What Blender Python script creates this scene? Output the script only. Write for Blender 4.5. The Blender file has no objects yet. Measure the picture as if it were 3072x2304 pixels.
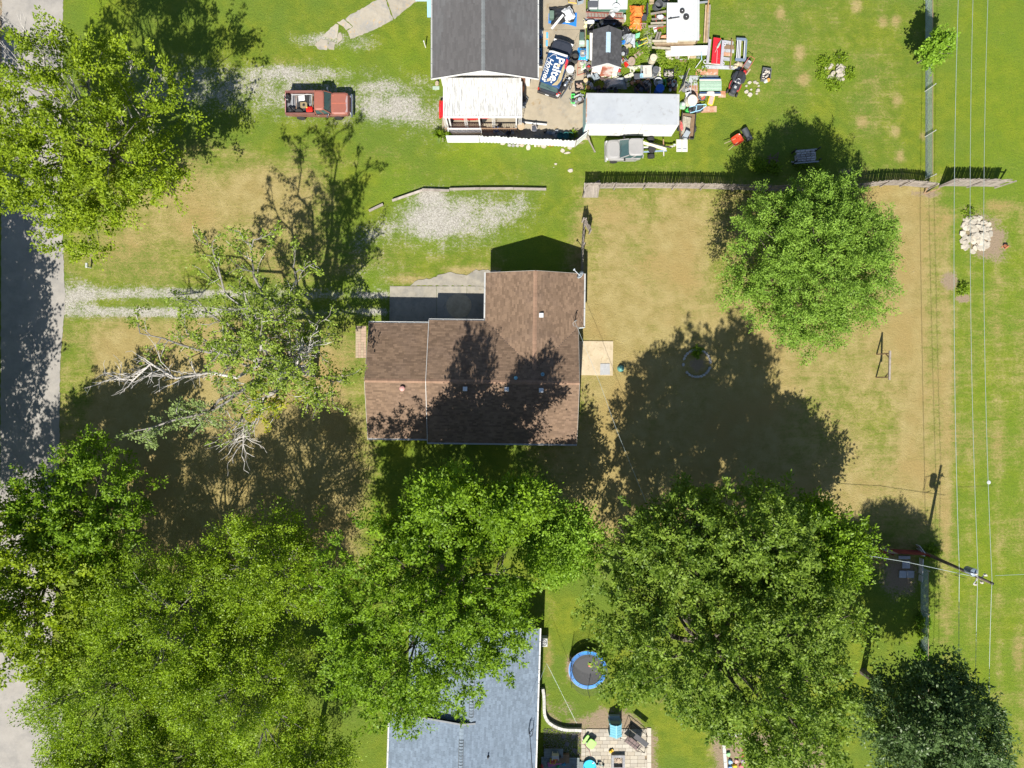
import bpy, math, random
import numpy as np
from mathutils import Vector, Matrix, Euler
SC = bpy.context.scene
COL = SC.collection
PI = math.pi
S, H = 36.0, 59.2            # pixels per metre on the ground in the photograph, camera height in metres
# ---------------------------------------------------------------- camera, sky, sun, exposure
cd = bpy.data.cameras.new('camera')
cam = bpy.data.objects.new('camera', cd)
COL.objects.link(cam)
cam.location = (0, 0, H)
cd.sensor_width = 36
cd.lens = 36 * S * H / 3072.0
cd.clip_end = 3000
SC.camera = cam
SUN_EL, SUN_AZ = 48.0, 10.6
w = bpy.data.worlds.new('World')
SC.world = w
w.use_nodes = True
wn = w.node_tree.nodes
sky = wn.new('ShaderNodeTexSky')
sky.sky_type = 'NISHITA'
sky.sun_disc = False
sky.sun_elevation = math.radians(SUN_EL)
sky.sun_rotation = math.radians(180 + SUN_AZ)
sky.air_density = 1.0
sky.dust_density = 0.6
sky.ozone_density = 1.4
wn['Background'].inputs['Strength'].default_value = 0.060
w.node_tree.links.new(sky.outputs[0], wn['Background'].inputs['Color'])
sl = bpy.data.lights.new('sun', 'SUN')
sl.energy = 4.8
sl.angle = math.radians(0.53)
sl.color = (1.0, 0.95, 0.86)
so = bpy.data.objects.new('sun', sl)
COL.objects.link(so)
so.rotation_euler = (math.radians(90 - SUN_EL), 0, math.radians(-SUN_AZ))
so.location = (-8, -40, 60)
vs = SC.view_settings
vs.view_transform = 'Standard'
vs.look = 'None'
vs.gamma = 1
vs.exposure = 1.06
SC.cycles.max_bounces = 6
SC.cycles.diffuse_bounces = 3
SC.cycles.transmission_bounces = 4
SC.cycles.transparent_max_bounces = 4
# ---------------------------------------------------------------- helpers
def G(px, py, z=0.0):
 """the point at height z that the photograph shows at pixel px, py"""
 m = (H - z) / H / S
 return ((px - 1536) * m, (1152 - py) * m)
def G3(px, py, z=0.0):
 return (*G(px, py, z), z)
class MB:
 def __init__(s):
  s.v, s.f = [], []
 def add(s, vs_, fs):
  b = len(s.v)
  s.v.extend([tuple(p) for p in vs_])
  s.f.extend([tuple(b + i for i in f) for f in fs])
  return s
 def box(s, x, y, z, sx, sy, sz, rz=0, rx=0, ry=0, tx=1, ty=1):
  """centre x, y; underside z (before tilting); tx, ty taper the top"""
  m = Matrix.Translation((x, y, z + sz / 2)) @ Euler((rx, ry, rz)).to_matrix().to_4x4()
  a, b, c = sx / 2, sy / 2, sz / 2
  pts = [(-a, -b, -c), (a, -b, -c), (a, b, -c), (-a, b, -c),
    (-a * tx, -b * ty, c), (a * tx, -b * ty, c), (a * tx, b * ty, c), (-a * tx, b * ty, c)]
  return s.add([m @ Vector(p) for p in pts],
      [(3, 2, 1, 0), (4, 5, 6, 7), (0, 1, 5, 4), (1, 2, 6, 5), (2, 3, 7, 6), (3, 0, 4, 7)])
 def beam(s, a, b, w_, h=None):
  a, b = Vector(a), Vector(b)
  h = h or w_
  d = (b - a).normalized()
  up = Vector((0, 0, 1)) if abs(d.z) < 0.95 else Vector((1, 0, 0))
  u = d.cross(up).normalized()
  n = u.cross(d)
  u, n = u * w_ / 2, n * h / 2
  return s.add([a - u - n, a + u - n, a + u + n, a - u + n, b - u - n, b + u - n, b + u + n, b - u + n],
      [(0, 1, 2, 3), (7, 6, 5, 4), (0, 4, 5, 1), (1, 5, 6, 2), (2, 6, 7, 3), (3, 7, 4, 0)])
 def tube(s, pts, r, n=6, cap=True):
  pts = [Vector(p) for p in pts]
  if not hasattr(r, '__len__'):
   r = [r] * len(pts)
  base = len(s.v)
  u = None
  for i, p in enumerate(pts):
   d = (pts[min(i + 1, len(pts) - 1)] - pts[max(i - 1, 0)])
   d = d.normalized() if d.length > 1e-6 else Vector((0, 0, 1))
   if u is None:
    u = d.orthogonal().normalized()
   u = (u - d * u.dot(d))
   u = u.normalized() if u.length > 1e-5 else d.orthogonal().normalized()
   q = d.cross(u)
   for k in range(n):
    t = 2 * PI * k / n
    s.v.append(tuple(p + (u * math.cos(t) + q * math.sin(t)) * r[i]))
  for i in range(len(pts) - 1):
   for k in range(n):
    a, b = base + i * n + k, base + i * n + (k + 1) % n
    s.f.append((a, b, b + n, a + n))
  if cap:
   s.f.append(tuple(base + k for k in reversed(range(n))))
   s.f.append(tuple(base + (len(pts) - 1) * n + k for k in range(n)))
  return s
 def ring(s, c, R, r, n=24, k=6, sq=1.0, m=None):
  """torus lying flat at c; sq scales its height"""
  vs_, fs = [], []
  for i in range(n):
   t = 2 * PI * i / n
   for j in range(k):
    p = 2 * PI * j / k
    q = Vector(((R + r * math.cos(p)) * math.cos(t), (R + r * math.cos(p)) * math.sin(t), r * sq * math.sin(p)))
    if m: q = m @ q
    vs_.append(q + Vector(c))
  for i in range(n):
   for j in range(k):
    a, b = i * k + j, i * k + (j + 1) % k
    a2, b2 = (i + 1) % n * k + j, (i + 1) % n * k + (j + 1) % k
    fs.append((a, a2, b2, b))
  return s.add(vs_, fs)
 def lathe(s, prof, x=0, y=0, z=0, n=16, m=None, sy=1.0):
  """profile of (radius, height) pairs turned about the vertical; m tilts it"""
  vs_, fs = [], []
  for r, h in prof:
   for k in range(n):
    t = 2 * PI * k / n
    q = Vector((r * math.cos(t), r * sy * math.sin(t), h))
    if m: q = m @ q
    vs_.append(q + Vector((x, y, z)))
  for i in range(len(prof) - 1):
   for k in range(n):
    a, b = i * n + k, i * n + (k + 1) % n
    fs.append((a, b, b + n, a + n))
  fs.append(tuple(reversed(range(n))))
  fs.append(tuple((len(prof) - 1) * n + k for k in range(n)))
  return s.add(vs_, fs)
 def prism(s, poly, z0, z1, inset=0.0):
  n = len(poly)
  if sum(poly[i][0] * poly[(i + 1) % n][1] - poly[(i + 1) % n][0] * poly[i][1] for i in range(n)) < 0:
   poly = poly[::-1]
  cx, cy = sum(p[0] for p in poly) / n, sum(p[1] for p in poly) / n
  top = [(cx + (p[0] - cx) * (1 - inset), cy + (p[1] - cy) * (1 - inset)) for p in poly]
  return s.add([(p[0], p[1], z0) for p in poly] + [(p[0], p[1], z1) for p in top],
      [tuple(reversed(range(n))), tuple(range(n, 2 * n))] +
      [(i, (i + 1) % n, n + (i + 1) % n, n + i) for i in range(n)])
 def hull(s, prof, y0, y1, sh=0.0, n=None):
  """outline in x, z carried from y0 to y1; sh narrows nothing"""
  k = len(prof)
  return s.add([(p[0], y0, p[1]) for p in prof] + [(p[0], y1, p[1]) for p in prof],
      [tuple(range(k)), tuple(range(2 * k - 1, k - 1, -1))] +
      [((i + 1) % k, i, k + i, k + (i + 1) % k) for i in range(k)])
 def loft(s, secs, cap=True):
  """rings of equal length joined one after the other"""
  n = len(secs[0])
  vs_ = [p for r in secs for p in r]
  fs = [(i * n + k, i * n + (k + 1) % n, (i + 1) * n + (k + 1) % n, (i + 1) * n + k) for i in range(len(secs) - 1) for k in range(n)]
  if cap:
   fs += [tuple(reversed(range(n))), tuple((len(secs) - 1) * n + k for k in range(n))]
  return s.add(vs_, fs)
 def grid(s, nx, ny, fn):
  vs_ = [fn(i / nx, j / ny) for j in range(ny + 1) for i in range(nx + 1)]
  fs = [(j * (nx + 1) + i, j * (nx + 1) + i + 1, (j + 1) * (nx + 1) + i + 1, (j + 1) * (nx + 1) + i) for j in range(ny) for i in range(nx)]
  return s.add(vs_, fs)
 def quad(s, *p):
  return s.add(p, [tuple(range(len(p)))])
 def off(s, x, y, z=0):
  s.v = [(p[0] - x, p[1] - y, p[2] - z) for p in s.v]
  return s
 def turn(s, a):
  c, q = math.cos(a), math.sin(a)
  s.v = [(p[0] * c - p[1] * q, p[0] * q + p[1] * c, p[2]) for p in s.v]
  return s
 def mesh(s, name, mat, smooth=False):
  me = bpy.data.meshes.new(name)
  me.from_pydata(s.v, [], s.f)
  me.materials.append(mat)
  if smooth:
   me.polygons.foreach_set('use_smooth', [True] * len(me.polygons))
  me.update()
  return me
def link(o):
 COL.objects.link(o)
 return o
def tag(o, label=None, cat=None, group=None, kind=None):
 if label: o['label'] = label
 if cat: o['category'] = cat
 if group: o['group'] = group
 if kind: o['kind'] = kind
 return o
def thing(name, label, cat, loc=(0, 0, 0), rot=0, group=None, kind=None):
 o = link(bpy.data.objects.new(name, None))
 o.empty_display_size = 0.2
 o.location = (loc[0], loc[1], loc[2] if len(loc) > 2 else 0)
 o.rotation_euler = (0, 0, rot)
 return tag(o, label, cat, group, kind)
def part(par, name, mb, mat, label=None, kind=None, smooth=False, bevel=0, world=False):
 if world:
  l = par.location
  mb.off(l.x, l.y, l.z)
  if par.rotation_euler.z:
   mb.turn(-par.rotation_euler.z)
 o = link(bpy.data.objects.new(name, mb.mesh(name, mat, smooth)))
 o.parent = par
 if bevel: bev(o, bevel)
 return tag(o, label, None, None, kind)
def solo(name, mb, mat, label=None, cat=None, loc=(0, 0, 0), rot=0, group=None, kind=None, smooth=False, bevel=0):
 o = link(bpy.data.objects.new(name, mb.mesh(name, mat, smooth)))
 o.location = (loc[0], loc[1], loc[2] if len(loc) > 2 else 0)
 o.rotation_euler = (0, 0, rot)
 if bevel: bev(o, bevel)
 return tag(o, label, cat, group, kind)
def pieces(par, name, mb, mats, items):
 """alike pieces sharing one mesh: items are (location, rotation, scale)"""
 mats = mats if isinstance(mats, (list, tuple)) else [mats]
 mes = [mb.mesh(name, m) for m in mats]
 for i, (l, r, sc) in enumerate(items):
  o = link(bpy.data.objects.new(name, mes[i % len(mes)]))
  o.parent = par
  o.location, o.rotation_euler, o.scale = l, r, sc
def bev(o, wd, seg=2):
 m = o.modifiers.new('bevel', 'BEVEL')
 m.width = wd
 m.segments = seg
 m.limit_method = 'ANGLE'
def kids(o):
 return [c for c in bpy.data.objects if c.parent is o]
def dup(o, loc, rot=None, label=None, sc=None):
 ch = kids(o)
 r = o.copy()
 link(r)
 r.location = (loc[0], loc[1], loc[2] if len(loc) > 2 else 0)
 if rot is not None: r.rotation_euler = (0, 0, rot)
 if sc: r.scale = (sc, sc, sc)
 if label: r['label'] = label
 for c in ch:
  g = kids(c)
  d = c.copy(); link(d); d.parent = r
  for e in g:
   h = e.copy(); link(h); h.parent = d
 return r
# ---------------------------------------------------------------- materials
_mats = {}
def nt_of(name):
 m = bpy.data.materials.new(name)
 m.use_nodes = True
 nt = m.node_tree
 return m, nt, nt.nodes['Principled BSDF']
def nd(nt, kind, **kw):
 n = nt.nodes.new('ShaderNode' + kind)
 for k, v in kw.items():
  if k.startswith('i_'):
   key = k[2:]
   n.inputs[int(key) if key.isdigit() else key].default_value = v
  else:
   setattr(n, k, v)
 return n
def lk(nt, a, b):
 nt.links.new(a, b)
def mathn(nt, op, a, b=None, c=None, clamp=False):
 n = nd(nt, 'Math', operation=op, use_clamp=clamp)
 for i, x in enumerate((a, b, c)):
  if x is None: continue
  if hasattr(x, 'links'): lk(nt, x, n.inputs[i])
  else: n.inputs[i].default_value = x
 return n.outputs[0]
def mixc(nt, f, a, b, mode='MIX'):
 n = nd(nt, 'Mix', data_type='RGBA', blend_type=mode)
 for sock, x in ((n.inputs[0], f), (n.inputs[6], a), (n.inputs[7], b)):
  if hasattr(x, 'links'): lk(nt, x, sock)
  elif hasattr(x, '__len__'): sock.default_value = (*x[:3], 1)
  else: sock.default_value = x
 return n.outputs[2]
def noise(nt, co, scale, detail=4, rough=0.6, dist=0.0):
 n = nd(nt, 'TexNoise', i_Scale=scale, i_Detail=detail, i_Roughness=rough, i_Distortion=dist)
 lk(nt, co, n.inputs['Vector'])
 return n.outputs[0]
def ramp(nt, x, a, b, smooth=True):
 n = nd(nt, 'MapRange', interpolation_type='SMOOTHSTEP' if smooth else 'LINEAR', i_1=a, i_2=b)
 lk(nt, x, n.inputs[0])
 return n.outputs[0]
def pm(key, c1=None, c2=None, rough=0.75, metal=0.0, scale=6.0, amt=0.16, isl=0.12, bump=0.0, bscale=40.0, stain=None, spec=0.4, coat=0.0, trans=0.0, low=0.45, high=0.62):
 """painted, wooden, stony ... surface: two colours mixed by noise, a shift per piece, grain"""
 if key in _mats: return _mats[key]
 m, nt, b = nt_of(key)
 co = nd(nt, 'TexCoord').outputs['Object']
 n1 = noise(nt, co, scale, 6, 0.65)
 v = ramp(nt, n1, 0.25, 0.75, False)
 v = mathn(nt, 'MULTIPLY_ADD', v, amt * 2, 1 - amt)
 geo = nd(nt, 'NewGeometry').outputs['Random Per Island']
 obr = nd(nt, 'ObjectInfo').outputs['Random']
 rnd = mathn(nt, 'FRACT', mathn(nt, 'ADD', geo, obr))
 v = mathn(nt, 'MULTIPLY', v, mathn(nt, 'MULTIPLY_ADD', rnd, isl * 2, 1 - isl))
 col = c1
 if c2:
  f = ramp(nt, noise(nt, co, scale * 0.45, 5, 0.7), low, high)
  col = mixc(nt, f, c1, c2)
 if stain:
  f = ramp(nt, noise(nt, co, scale * 1.7, 6, 0.75, 0.4), 0.56, 0.68)
  col = mixc(nt, f, col, stain)
 hsv = nd(nt, 'HueSaturation')
 lk(nt, v, hsv.inputs['Value'])
 if hasattr(col, 'links'): lk(nt, col, hsv.inputs['Color'])
 else: hsv.inputs['Color'].default_value = (*col[:3], 1)
 lk(nt, hsv.outputs[0], b.inputs['Base Color'])
 b.inputs['Roughness'].default_value = rough
 b.inputs['Metallic'].default_value = metal
 b.inputs['Specular IOR Level'].default_value = spec
 b.inputs['Coat Weight'].default_value = coat
 b.inputs['Transmission Weight'].default_value = trans
 if bump:
  bn = nd(nt, 'Bump', i_Strength=bump, i_Distance=0.02)
  lk(nt, noise(nt, co, bscale, 5, 0.7), bn.inputs['Height'])
  lk(nt, bn.outputs[0], b.inputs['Normal'])
 _mats[key] = m
 return m
def leafm(key, c1, c2, tr=0.36, rough=0.5):
 if key in _mats: return _mats[key]
 m, nt, b = nt_of(key)
 at = nd(nt, 'Attribute', attribute_name='tint').outputs['Fac']
 isl = nd(nt, 'NewGeometry').outputs['Random Per Island']
 f = mathn(nt, 'MULTIPLY_ADD', isl, 0.45, mathn(nt, 'MULTIPLY', at, 0.6), clamp=True)
 col = mixc(nt, f, c1, c2)
 lk(nt, col, b.inputs['Base Color'])
 b.inputs['Roughness'].default_value = rough
 b.inputs['Specular IOR Level'].default_value = 0.22
 t = nd(nt, 'BsdfTranslucent')
 hs = nd(nt, 'HueSaturation', i_Saturation=1.1, i_Value=1.25)
 lk(nt, col, hs.inputs['Color'])
 lk(nt, hs.outputs[0], t.inputs[0])
 mx = nd(nt, 'MixShader', i_0=tr)
 lk(nt, b.outputs[0], mx.inputs[1])
 lk(nt, t.outputs[0], mx.inputs[2])
 lk(nt, mx.outputs[0], nt.nodes['Material Output'].inputs[0])
 _mats[key] = m
 return m
def mesh_np(name, co, quads, mat, tint=None):
 me = bpy.data.meshes.new(name)
 n, q = len(co), len(quads)
 me.vertices.add(n)
 me.vertices.foreach_set('co', np.asarray(co, np.float32).ravel())
 me.loops.add(q * 4)
 me.loops.foreach_set('vertex_index', np.asarray(quads, np.int32).ravel())
 me.polygons.add(q)
 me.polygons.foreach_set('loop_start', np.arange(q, dtype=np.int32) * 4)
 if tint is not None:
  a = me.attributes.new('tint', 'FLOAT', 'POINT')
  a.data.foreach_set('value', np.asarray(tint, np.float32))
 me.materials.append(mat)
 me.update(calc_edges=True)
 return me
# ---------------------------------------------------------------- the ground: one sheet, with what grows or lies on it as vertex masks
def dist_poly(PX, PY, poly):
 """signed pixel distance to a polygon, positive inside"""
 d = np.full(PX.shape, 1e9)
 ins = np.zeros(PX.shape, bool)
 n = len(poly)
 for i in range(n):
  x0, y0 = poly[i]; x1, y1 = poly[(i + 1) % n]
  ex, ey = x1 - x0, y1 - y0
  t = np.clip(((PX - x0) * ex + (PY - y0) * ey) / (ex * ex + ey * ey + 1e-9), 0, 1)
  d = np.minimum(d, np.hypot(PX - x0 - t * ex, PY - y0 - t * ey))
  c = ((y0 > PY) != (y1 > PY)) & (PX < ex * (PY - y0) / (ey if ey else 1e-9) + x0)
  ins ^= c
 return np.where(ins, d, -d)
def build_ground():
 xs = np.concatenate([[-900, -200, -80], np.arange(-50, 50.01, 0.18), [80, 200, 900]])
 ys = np.concatenate([[-900, -200, -70], np.arange(-39, 39.01, 0.18), [70, 200, 900]])
 X, Y = np.meshgrid(xs, ys)
 PX, PY = X * S + 1536, 1152 - Y * S
 rng = np.random.default_rng(5)
 wob = np.zeros(X.shape)
 for k in range(14):
  a = rng.uniform(0, 2 * PI); f = rng.uniform(0.15, 1.1)
  wob += np.sin((X * math.cos(a) + Y * math.sin(a)) * f + rng.uniform(0, 6)) / 5
 M = {k: np.zeros(X.shape) for k in ('dry', 'gravel', 'soil', 'lush')}
 M['dry'][:] = 0.09
 def paint(key, val, poly, soft=30, wb=14):
  soft *= 2.2
  d = dist_poly(PX, PY, poly) + wob * wb
  f = np.clip(d / soft * 0.5 + 0.5, 0, 1); f = f * f * (3 - 2 * f)
  M[key] = M[key] * (1 - f) + val * f
 def blob(key, val, cx, cy, rx, ry, soft=0.5):
  soft = min(1.0, soft * 1.6)
  d = np.hypot((PX - cx) / rx, (PY - cy) / ry) + wob * 0.16
  f = np.clip((1 + soft - d) / (2 * soft), 0, 1); f = f * f * (3 - 2 * f)
  M[key] = M[key] * (1 - f) + val * f
 # dry back lawn
 paint('dry', 0.88, [(1745, 560), (2800, 556), (2842, 900), (2836, 1500), (2740, 1690), (1700, 1660), (1600, 1330), (1735, 1250), (1745, 830)], 50)
 blob('dry', 0.50, 2050, 640, 150, 34, .8); blob('dry', 0.55, 1900, 760, 90, 100, .7); blob('dry', 0.97, 1800, 900, 90, 210, .6)
 blob('dry', 0.52, 1880, 590, 120, 26, .7); blob('dry', 0.6, 2140, 800, 120, 130, .8)
 blob('dry', 0.52, 2480, 1230, 120, 160, .8); blob('dry', 0.60, 2600, 1000, 120, 140, .8); blob('dry', .95, 2720, 1180, 110, 260, .7)
 blob('dry', 0.97, 2040, 700, 60, 120, .7); blob('dry', 0.98, 2740, 830, 70, 190, .7); blob('dry', 1.0, 2700, 575, 80, 24, .5)
 blob('dry', .6, 1780, 680, 34, 150, .6); blob('dry', .55, 2650, 1300, 70, 200, .8)
 blob('dry', .45, 2640, 1600, 90, 50, .7)
 # drive and west lawn
 paint('dry', 0.72, [(250, 640), (560, 480), (940, 480), (990, 560), (960, 700), (860, 850), (230, 850), (200, 720)], 60)
 blob('dry', 0.45, 430, 790, 200, 60, .6); blob('dry', .93, 740, 560, 170, 70, .6); blob('dry', .45, 280, 760, 60, 90, .6)
 paint('dry', 0.99, [(190, 958), (1000, 956), (1090, 1020), (1104, 1320), (1080, 1700), (420, 1700), (170, 1360)], 46)
 blob('dry', 0.35, 205, 1040, 70, 110, .5); blob('dry', .45, 230, 1180, 40, 140, .6); blob('dry', .42, 1070, 1120, 50, 110, .6); blob('dry', .5, 1040, 1020, 60, 60, .7)
 paint('dry', 0.55, [(920, 860), (1160, 800), (1480, 800), (1480, 740), (1150, 760), (960, 800)], 50)
 blob('dry', 0.8, 1400, 812, 90, 14, .5); blob('dry', .85, 1230, 838, 60, 16, .6)
 paint('dry', 0.30, [(880, 895), (1160, 895), (1160, 1000), (1010, 1000)], 40)
 # north lawns
 blob('dry', 0.34, 2450, 120, 330, 200, .8); blob('dry', 0.30, 2330, 100, 200, 160, .9); blob('dry', 0.40, 2650, 330, 70, 150, .8)
 blob('dry', 0.22, 1500, 520, 400, 50, .8); blob('dry', 0.38, 1000, 470, 160, 40, .8); blob('dry', .42, 860, 182, 70, 16, .6); blob('dry', 0.4, 640, 480, 90, 60, .8)
 for x, y in ((2340, 40), (2650, 65), (2688, 60), (2410, 240), (2690, 300), (2690, 395), (2585, 365), (2770, 410), (2700, 470), (2400, 160), (2570, 20)):
  blob('dry', 0.85, x, y, 13, 16, .8)
 # strip by the power line: straw rows left by the mower
 paint('dry', 0.13, [(2846, 520), (3400, 520), (3400, 2600), (2740, 2600), (2740, 1760), (2846, 1500)], 40)
 for x0, v in ((2838, .85), (2909, .62), (2993, .66), (3066, .6)):
  paint('dry', v, [(x0 - 8, 640), (x0 + 8, 640), (x0 + 10, 1300), (x0 + 16, 2400), (x0 - 6, 2400), (x0 - 9, 1300)], 26, 16)
 paint('lush', .5, [(2850, 0), (3400, 0), (3400, 2600), (2750, 2600), (2760, 1760), (2850, 1500)], 60)
 blob('dry', .65, 3010, 620, 60, 16, .7); blob('dry', .55, 2800, 1000, 30, 400, .8); blob('dry', .9, 2838, 1100, 14, 200, .6); blob('dry', .8, 2835, 1480, 15, 120, .7)
 blob('dry', .6, 3055, 1950, 16, 60, .6)
 # south garden
 blob('dry', .55, 1645, 1960, 12, 70, .7); blob('dry', .4, 1650, 1830, 30, 40, .7); blob('dry', .45, 1710, 2000, 16, 40, .5); blob('dry', .4, 2000, 2100, 90, 30, .7)
 blob('dry', .55, 2140, 2240, 30, 70, .6)
 # lush growth
 paint('lush', 0.9, [(250, -60), (330, -60), (350, 130), (285, 120)], 40); blob('lush', .8, 290, 60, 26, 90, .5)
 paint('lush', 0.65, [(1880, 0), (2000, 0), (2130, 120), (2230, 130), (2260, 280), (2170, 290), (2050, 330), (1960, 230), (1890, 220)], 40)
 for x, y, r in ((1330, 200, 60), (1210, 175, 60), (1030, 185, 40), (1660, 770, 60), (1560, 790, 60), (2890, 690, 60), (2985, 900, 50), (2280, 270, 40), (1840, 440, 60), (1960, 440, 60), (2700, 1850, 30),
     (2780, 1900, 26), (1090, 870, 60), (2095, 1090, 80), (300, 690, 40), (270, 800, 30), (1200, 560, 60), (1280, 705, 60), (2500, 215, 58), (3000, 1200, 90), (2980, 1600, 80), (200, 700, 16), (195, 1150, 14), (1620, 410, 70), (1400, 450, 80)):
  blob('lush', .6, x, y, r, r * 1.1, .7)
 # gravel
 paint('gravel', 0.62, [(390, 200), (720, 195), (860, 205), (960, 205), (1010, 240), (1090, 235), (1200, 240), (1330, 300), (1335, 420), (1200, 372), (1080, 360), (820, 350), (700, 330), (420, 330)], 44, 10)
 blob('gravel', .40, 970, 225, 60, 26, .6); blob('gravel', .86, 1200, 325, 110, 34, .6); blob('gravel', .80, 870, 222, 120, 20, .6); blob('gravel', .78, 1140, 262, 60, 14, .7); blob('gravel', .35, 1110, 215, 40, 20, .6); blob('gravel', .35, 1290, 300, 30, 30, .6)
 blob('gravel', .75, 985, 120, 90, 20, .6); blob('gravel', .42, 1080, 130, 60, 26, .7); blob('gravel', .5, 1260, 245, 30, 26, .6)
 paint('gravel', 0.74, [(1284, 580), (1592, 580), (1596, 640), (1530, 690), (1440, 735), (1300, 745), (1210, 700), (1060, 740), (1090, 700), (1170, 640)], 40, 10)
 blob('gravel', .40, 1225, 622, 36, 24, .6); blob('gravel', .36, 1345, 598, 40, 26, .6); blob('gravel', .98, 1310, 660, 70, 60, .7); blob('gravel', .36, 1500, 600, 40, 16, .6); blob('gravel', .34, 1290, 735, 80, 20, .7); blob('gravel', .42, 1400, 720, 60, 20, .7)
 blob('gravel', .33, 1120, 810, 120, 60, .8); blob('gravel', 1.1, 1290, 590, 30, 18, .5)
 paint('gravel', 0.74, [(190, 845), (300, 856), (600, 866), (1162, 878), (1162, 892), (600, 900), (310, 905), (280, 915), (330, 925), (600, 920), (1158, 928), (1158, 944), (600, 950), (320, 952), (190, 940)], 20, 5)
 blob('gravel', .86, 232, 895, 46, 46, .5); blob('gravel', .4, 215, 835, 24, 26, .6); blob('gravel', .84, 400, 935, 190, 13, .5); blob('gravel', .82, 620, 936, 120, 11, .5); blob('gravel', .74, 420, 880, 160, 12, .6); blob('gravel', .74, 560, 882, 130, 10, .6)
 blob('gravel', .25, 480, 908, 190, 11, .4); blob('gravel', .2, 1000, 910, 160, 10, .4); blob('gravel', .9, 1120, 886, 44, 9, .5); blob('gravel', .85, 1125, 935, 50, 8, .5)
 blob('gravel', .55, 1955, 170, 26, 22, .6); blob('gravel', .75, 1945, 110, 20, 34, .5)
 # bare soil
 paint('soil', .8, [(2880, 620), (2900, 640), (2885, 700), (2905, 760), (2960, 790), (3015, 780), (3025, 700), (2985, 660), (2940, 640)], 22, 10)
 blob('soil', .8, 2848, 845, 26, 26, .5); blob('soil', .8, 2890, 895, 24, 14, .5); blob('soil', .75, 2092, 1095, 26, 26, .5)
 paint('soil', .75, [(1640, 2060), (1650, 2130), (1690, 2165), (1750, 2150), (1800, 2120), (1850, 2130), (1880, 2120), (1930, 2170), (1968, 2200), (1972, 2320), (1735, 2320), (1735, 2180), (1660, 2182), (1630, 2150)], 16, 6)
 blob('soil', .45, 1700, 2120, 40, 30, .5); blob('soil', .8, 1712, 2010, 14, 40, .5)
 paint('soil', .85, [(2140, 2210), (2172, 2196), (2480, 2196), (2480, 2400), (2150, 2400)], 14, 5)
 blob('soil', .8, 2700, 1730, 60, 60, .5); blob('soil', .6, 2540, 514, 22, 10, .5); blob('soil', .7, 3, 150, 14, 300, .4)
 paint('soil', .7, [(255, 690), (283, 690), (288, 770), (280, 800), (268, 795)], 12, 4)
 blob('soil', .55, 1740, 430, 20, 8, .6); blob('soil', .5, 1330, 340, 16, 30, .6); blob('soil', .45, 2952, 1445, 8, 8, .5)
 blob('soil', .6, 2780, 582, 50, 12, .5)
 nx, ny = len(xs), len(ys)
 i, j = np.meshgrid(np.arange(nx - 1), np.arange(ny - 1))
 a = (j * nx + i).ravel()
 me = mesh_np('ground', np.stack([X, Y, np.zeros_like(X)], -1).reshape(-1, 3), np.stack([a, a + 1, a + nx + 1, a + nx], -1), ground_mat())
 for k, v in M.items():
  at = me.attributes.new(k, 'FLOAT', 'POINT')
  at.data.foreach_set('value', v.ravel().astype(np.float32))
 tag(link(bpy.data.objects.new('ground', me)), 'lawns of green and straw-dry grass with gravel drives', kind='structure')
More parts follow.
